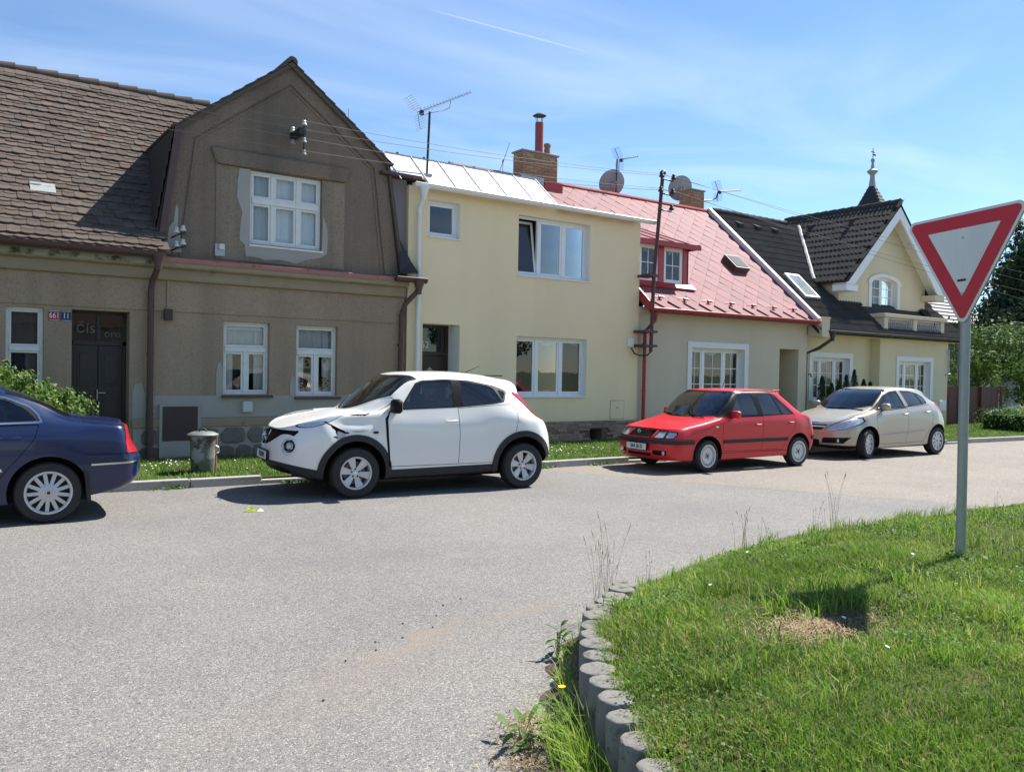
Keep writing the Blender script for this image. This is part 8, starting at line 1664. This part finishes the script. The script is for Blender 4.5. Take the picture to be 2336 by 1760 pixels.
b = MB(); b.obox(Matrix.Translation((-.005, -.205, .008)), .065, .016, .001); b.build('sticker', CM['hub'], pl_, M=SM)
for q in (.09, -.30):
    b = MB(); b.cyl((0, q, .007), (0, q, .011), .009, n=8); b.build('bolt', HM['steel'], pl_, M=SM)
b = MB(); b.tube([(5.985, 2.965, .30), (5.945, 2.955, 1.9), (5.93, 2.95, 2.80)], .0335, 18); b.build('post', mat('galvanised_post', (.33, .345, .36), .5, metal=.55, var=.16, vs=16, bump=.1, bs=60), sg_, smooth=True)
for z in (2.35, 2.75): b = MB(); b.cyl((5.918, 2.952, z-.02), (5.918, 2.952, z+.02), .042, n=18); b.obox(Matrix.Translation((5.905, 2.945, z)), .03, .10, .03); b.build('clamp', HM['steel'], sg_)
pp = np.array([5.97, 2.96])+RNG.normal(0, .07, (90, 2)); sgw = thing('post_weed', (5.97, 2.96, .44), 'dark leafy weed round the foot of the sign post', 'weed'); leaves('foliage', np.c_[pp, .45+.05*RNG.random(90)], np.tile([0, -.2, 1.], (90, 1)), RNG.uniform(.03, .06, 90), LM['bush'], sgw); blades('blades', np.c_[pp, np.full(90, .43)], RNG.uniform(.06, .15, 90), RNG.uniform(.004, .008, 90), RNG.uniform(.3, .9, 90), LM['grass'], sgw)
# ================================================================ dustbin and rusty post on the verge
bin_m = mat('old_green_galvanised', (.135, .155, .13), .7, metal=.1, var=.25, vs=9, spots=((.085, .055, .04), 6, .53, .04), patch=((.30, .32, .31), 4, .54, .06), bump=.25, bs=12, bd=.02)
dn = thing('dustbin', (3.40, 13.05, .12), 'dented green metal dustbin with lid on the grass strip', 'dustbin')
b = MB(); b.lathe([(.0, .125), (.165, .125), (.168, .13), (.175, .30), (.18, .32), (.176, .34), (.188, .60), (.195, .62), (.195, .66), (.185, .66), (.17, .3), (.0, .2)], Matrix.Translation((3.40, 13.05, 0)), 28); b.build('body', bin_m, dn, smooth=True)
b = MB(); b.lathe([(.225, .655), (.228, .675), (.21, .69), (.15, .715), (.0, .73)], Matrix.Translation((3.40, 13.05, 0)), 28); ld = b.build('lid', mat('bin_lid', (.20, .22, .21), .6, metal=.4, var=.2, vs=9, spots=((.09, .07, .06), 9, .6, .1)), dn, smooth=True)
b = MB(); b.tube([(3.33, 13.0, .71), (3.335, 13.0, .765), (3.40, 13.0, .77), (3.45, 13.0, .72)], .012, 6); b.build('lid_handle', HM['blackiron'], ld)
b = MB(); b.tube([(3.58, 13.0, .50), (3.62, 13.0, .48), (3.63, 12.99, .42), (3.59, 12.99, .40)], .009, 6); b.build('handle', HM['steel'], dn)
rp_ = thing('rusty_post', (3.60, 13.12, .12), 'short rusty iron post standing beside the dustbin', 'post'); b = MB(); b.cyl((3.595, 13.12, .05), (3.61, 13.12, .64), .032, n=10); b.build('tube', mat('rust', (.22, .10, .055), .85, var=.35, vs=14, spots=((.4, .38, .34), 5, .62, .06)), rp_, smooth=True); b = MB(); b.tube([(3.56, 13.08, .36), (3.62, 13.05, .38), (3.66, 13.1, .40), (3.62, 13.16, .38)], .007, 5); b.build('wire', HM['steel'], rp_)
# litter on the road
lt = thing('litter', (3.13, 9.83, 0), 'crumpled yellow and green wrapper lying on the road', 'litter'); b = MB(); q = [(3.05, 9.80, .004), (3.22, 9.78, .004), (3.17, 9.9, .01), (3.10, 9.85, .075)]; b.add(q, [(0, 1, 3), (1, 2, 3), (0, 3, 2)]); b.build('wrapper', mat('wrapper', (.42, .42, .05), .5, var=.3, vs=30, spots=((.08, .2, .03), 30, .5, .05)), lt); b = MB(); b.add([(3.17, 9.76, .005), (3.26, 9.77, .006), (3.24, 9.82, .03)], [(0, 1, 2)]); b.build('wrapper_inside', HM['reveal'], lt)
# geraniums behind the right-hand lower window
for k, x in enumerate((5.72, 6.10)):
    t = thing('geranium', (x, Y0+.30, 1.22), ('left' if k == 0 else 'right')+' red geranium behind the right lower window of the grey house', 'plant', 'geraniums on the window ledge'); b = MB(); b.lathe([(.0, 1.23), (.05, 1.23), (.07, 1.34), (.07, 1.36), (.0, 1.34)], Matrix.Translation((x, Y0+.26, 0)), 14); b.build('pot', HM['brick'], t, smooth=True)
    P3 = RNG.normal(0, 1, (260, 3))*[.08, .03, .06]+[x, Y0+.255, 1.42]; leaves('leaves', P3, P3-[x, Y0+.255, 1.35], RNG.uniform(.03, .05, 260), LM['weed'], t, asp=.9); P3 = RNG.normal(0, 1, (160, 3))*[.07, .025, .04]+[x, Y0+.235, 1.49]; leaves('petals', P3, P3-[x, Y0+.4, 1.45], RNG.uniform(.025, .04, 160), leafmat('geranium_red', (.35, .01, .02), (.55, .02, .04)), t, asp=.9)
# stones and twigs on the road near the bend
rs_ = MB()
for p in (( 2.05, 4.55), (2.3, 4.75), (2.5, 4.85), (2.75, 4.9), (2.9, 5.1), (3.0, 5.25), (2.2, 4.62), (1.75, 4.1), (3.3, 5.3), (2.62, 5.0)): rs_.obox(Matrix.Translation((p[0]+RNG.normal(0, .05), p[1]+RNG.normal(0, .05), .006)) @ Matrix.Rotation(RNG.uniform(0, 3), 4, 'Z') @ Matrix.Rotation(.3, 4, 'X'), .011, .009, .006)
tag(rs_.build('road_crumbs', HM['blackiron']), 'few dark crumbs of stone on the sandy road patch', 'gravel', kind='stuff')
# ================================================================ across the road behind the camera (seen only as reflections in glass and paint)
oh = thing('village_house', (6, -16, 0), 'plain rendered house across the road, reflected in the windows', 'house')
b = MB(); b.box(1, 12, -22, -16, 0, 3.6); b.build('wall', HM['beige'], oh)
b = MB(); b.prism([(-15.6, 3.55), (-19, 6.9), (-22.4, 3.55)], .8, 12.2, 'x'); b.build('roof', HM['tile'], oh)
for x in (2.5, 5.5, 9): b = MB(); b.box(x, x+1.3, -16.02, -15.96, 1.1, 2.5); w_ = b.build('window', HM['white'], oh); b = MB(); b.box(x+.1, x+1.2, -15.955, -15.95, 1.2, 2.4); b.build('pane', HM['dark'], w_)
for k, (x, y, s) in enumerate(((-6, -11, 1.0), (16.5, -11, 1.1), (25, -8, 1.2), (-15, -8, 1.1))):
    tree('garden_tree', ('leafy', 'round', 'spreading', 'tall')[k]+' tree across the road, reflected in the glass', (x, y, 0), [(x, y, 4.2*s, 2.3*s, 2.2*s, 2.2*s), (x+1.2*s, y, 3.2*s, 1.8*s, 1.7*s, 1.4*s), (x-1.2*s, y, 3.4*s, 1.8*s, 1.7*s, 1.5*s)], 5000, .30, LM['bush'], .16, group='trees across the road')
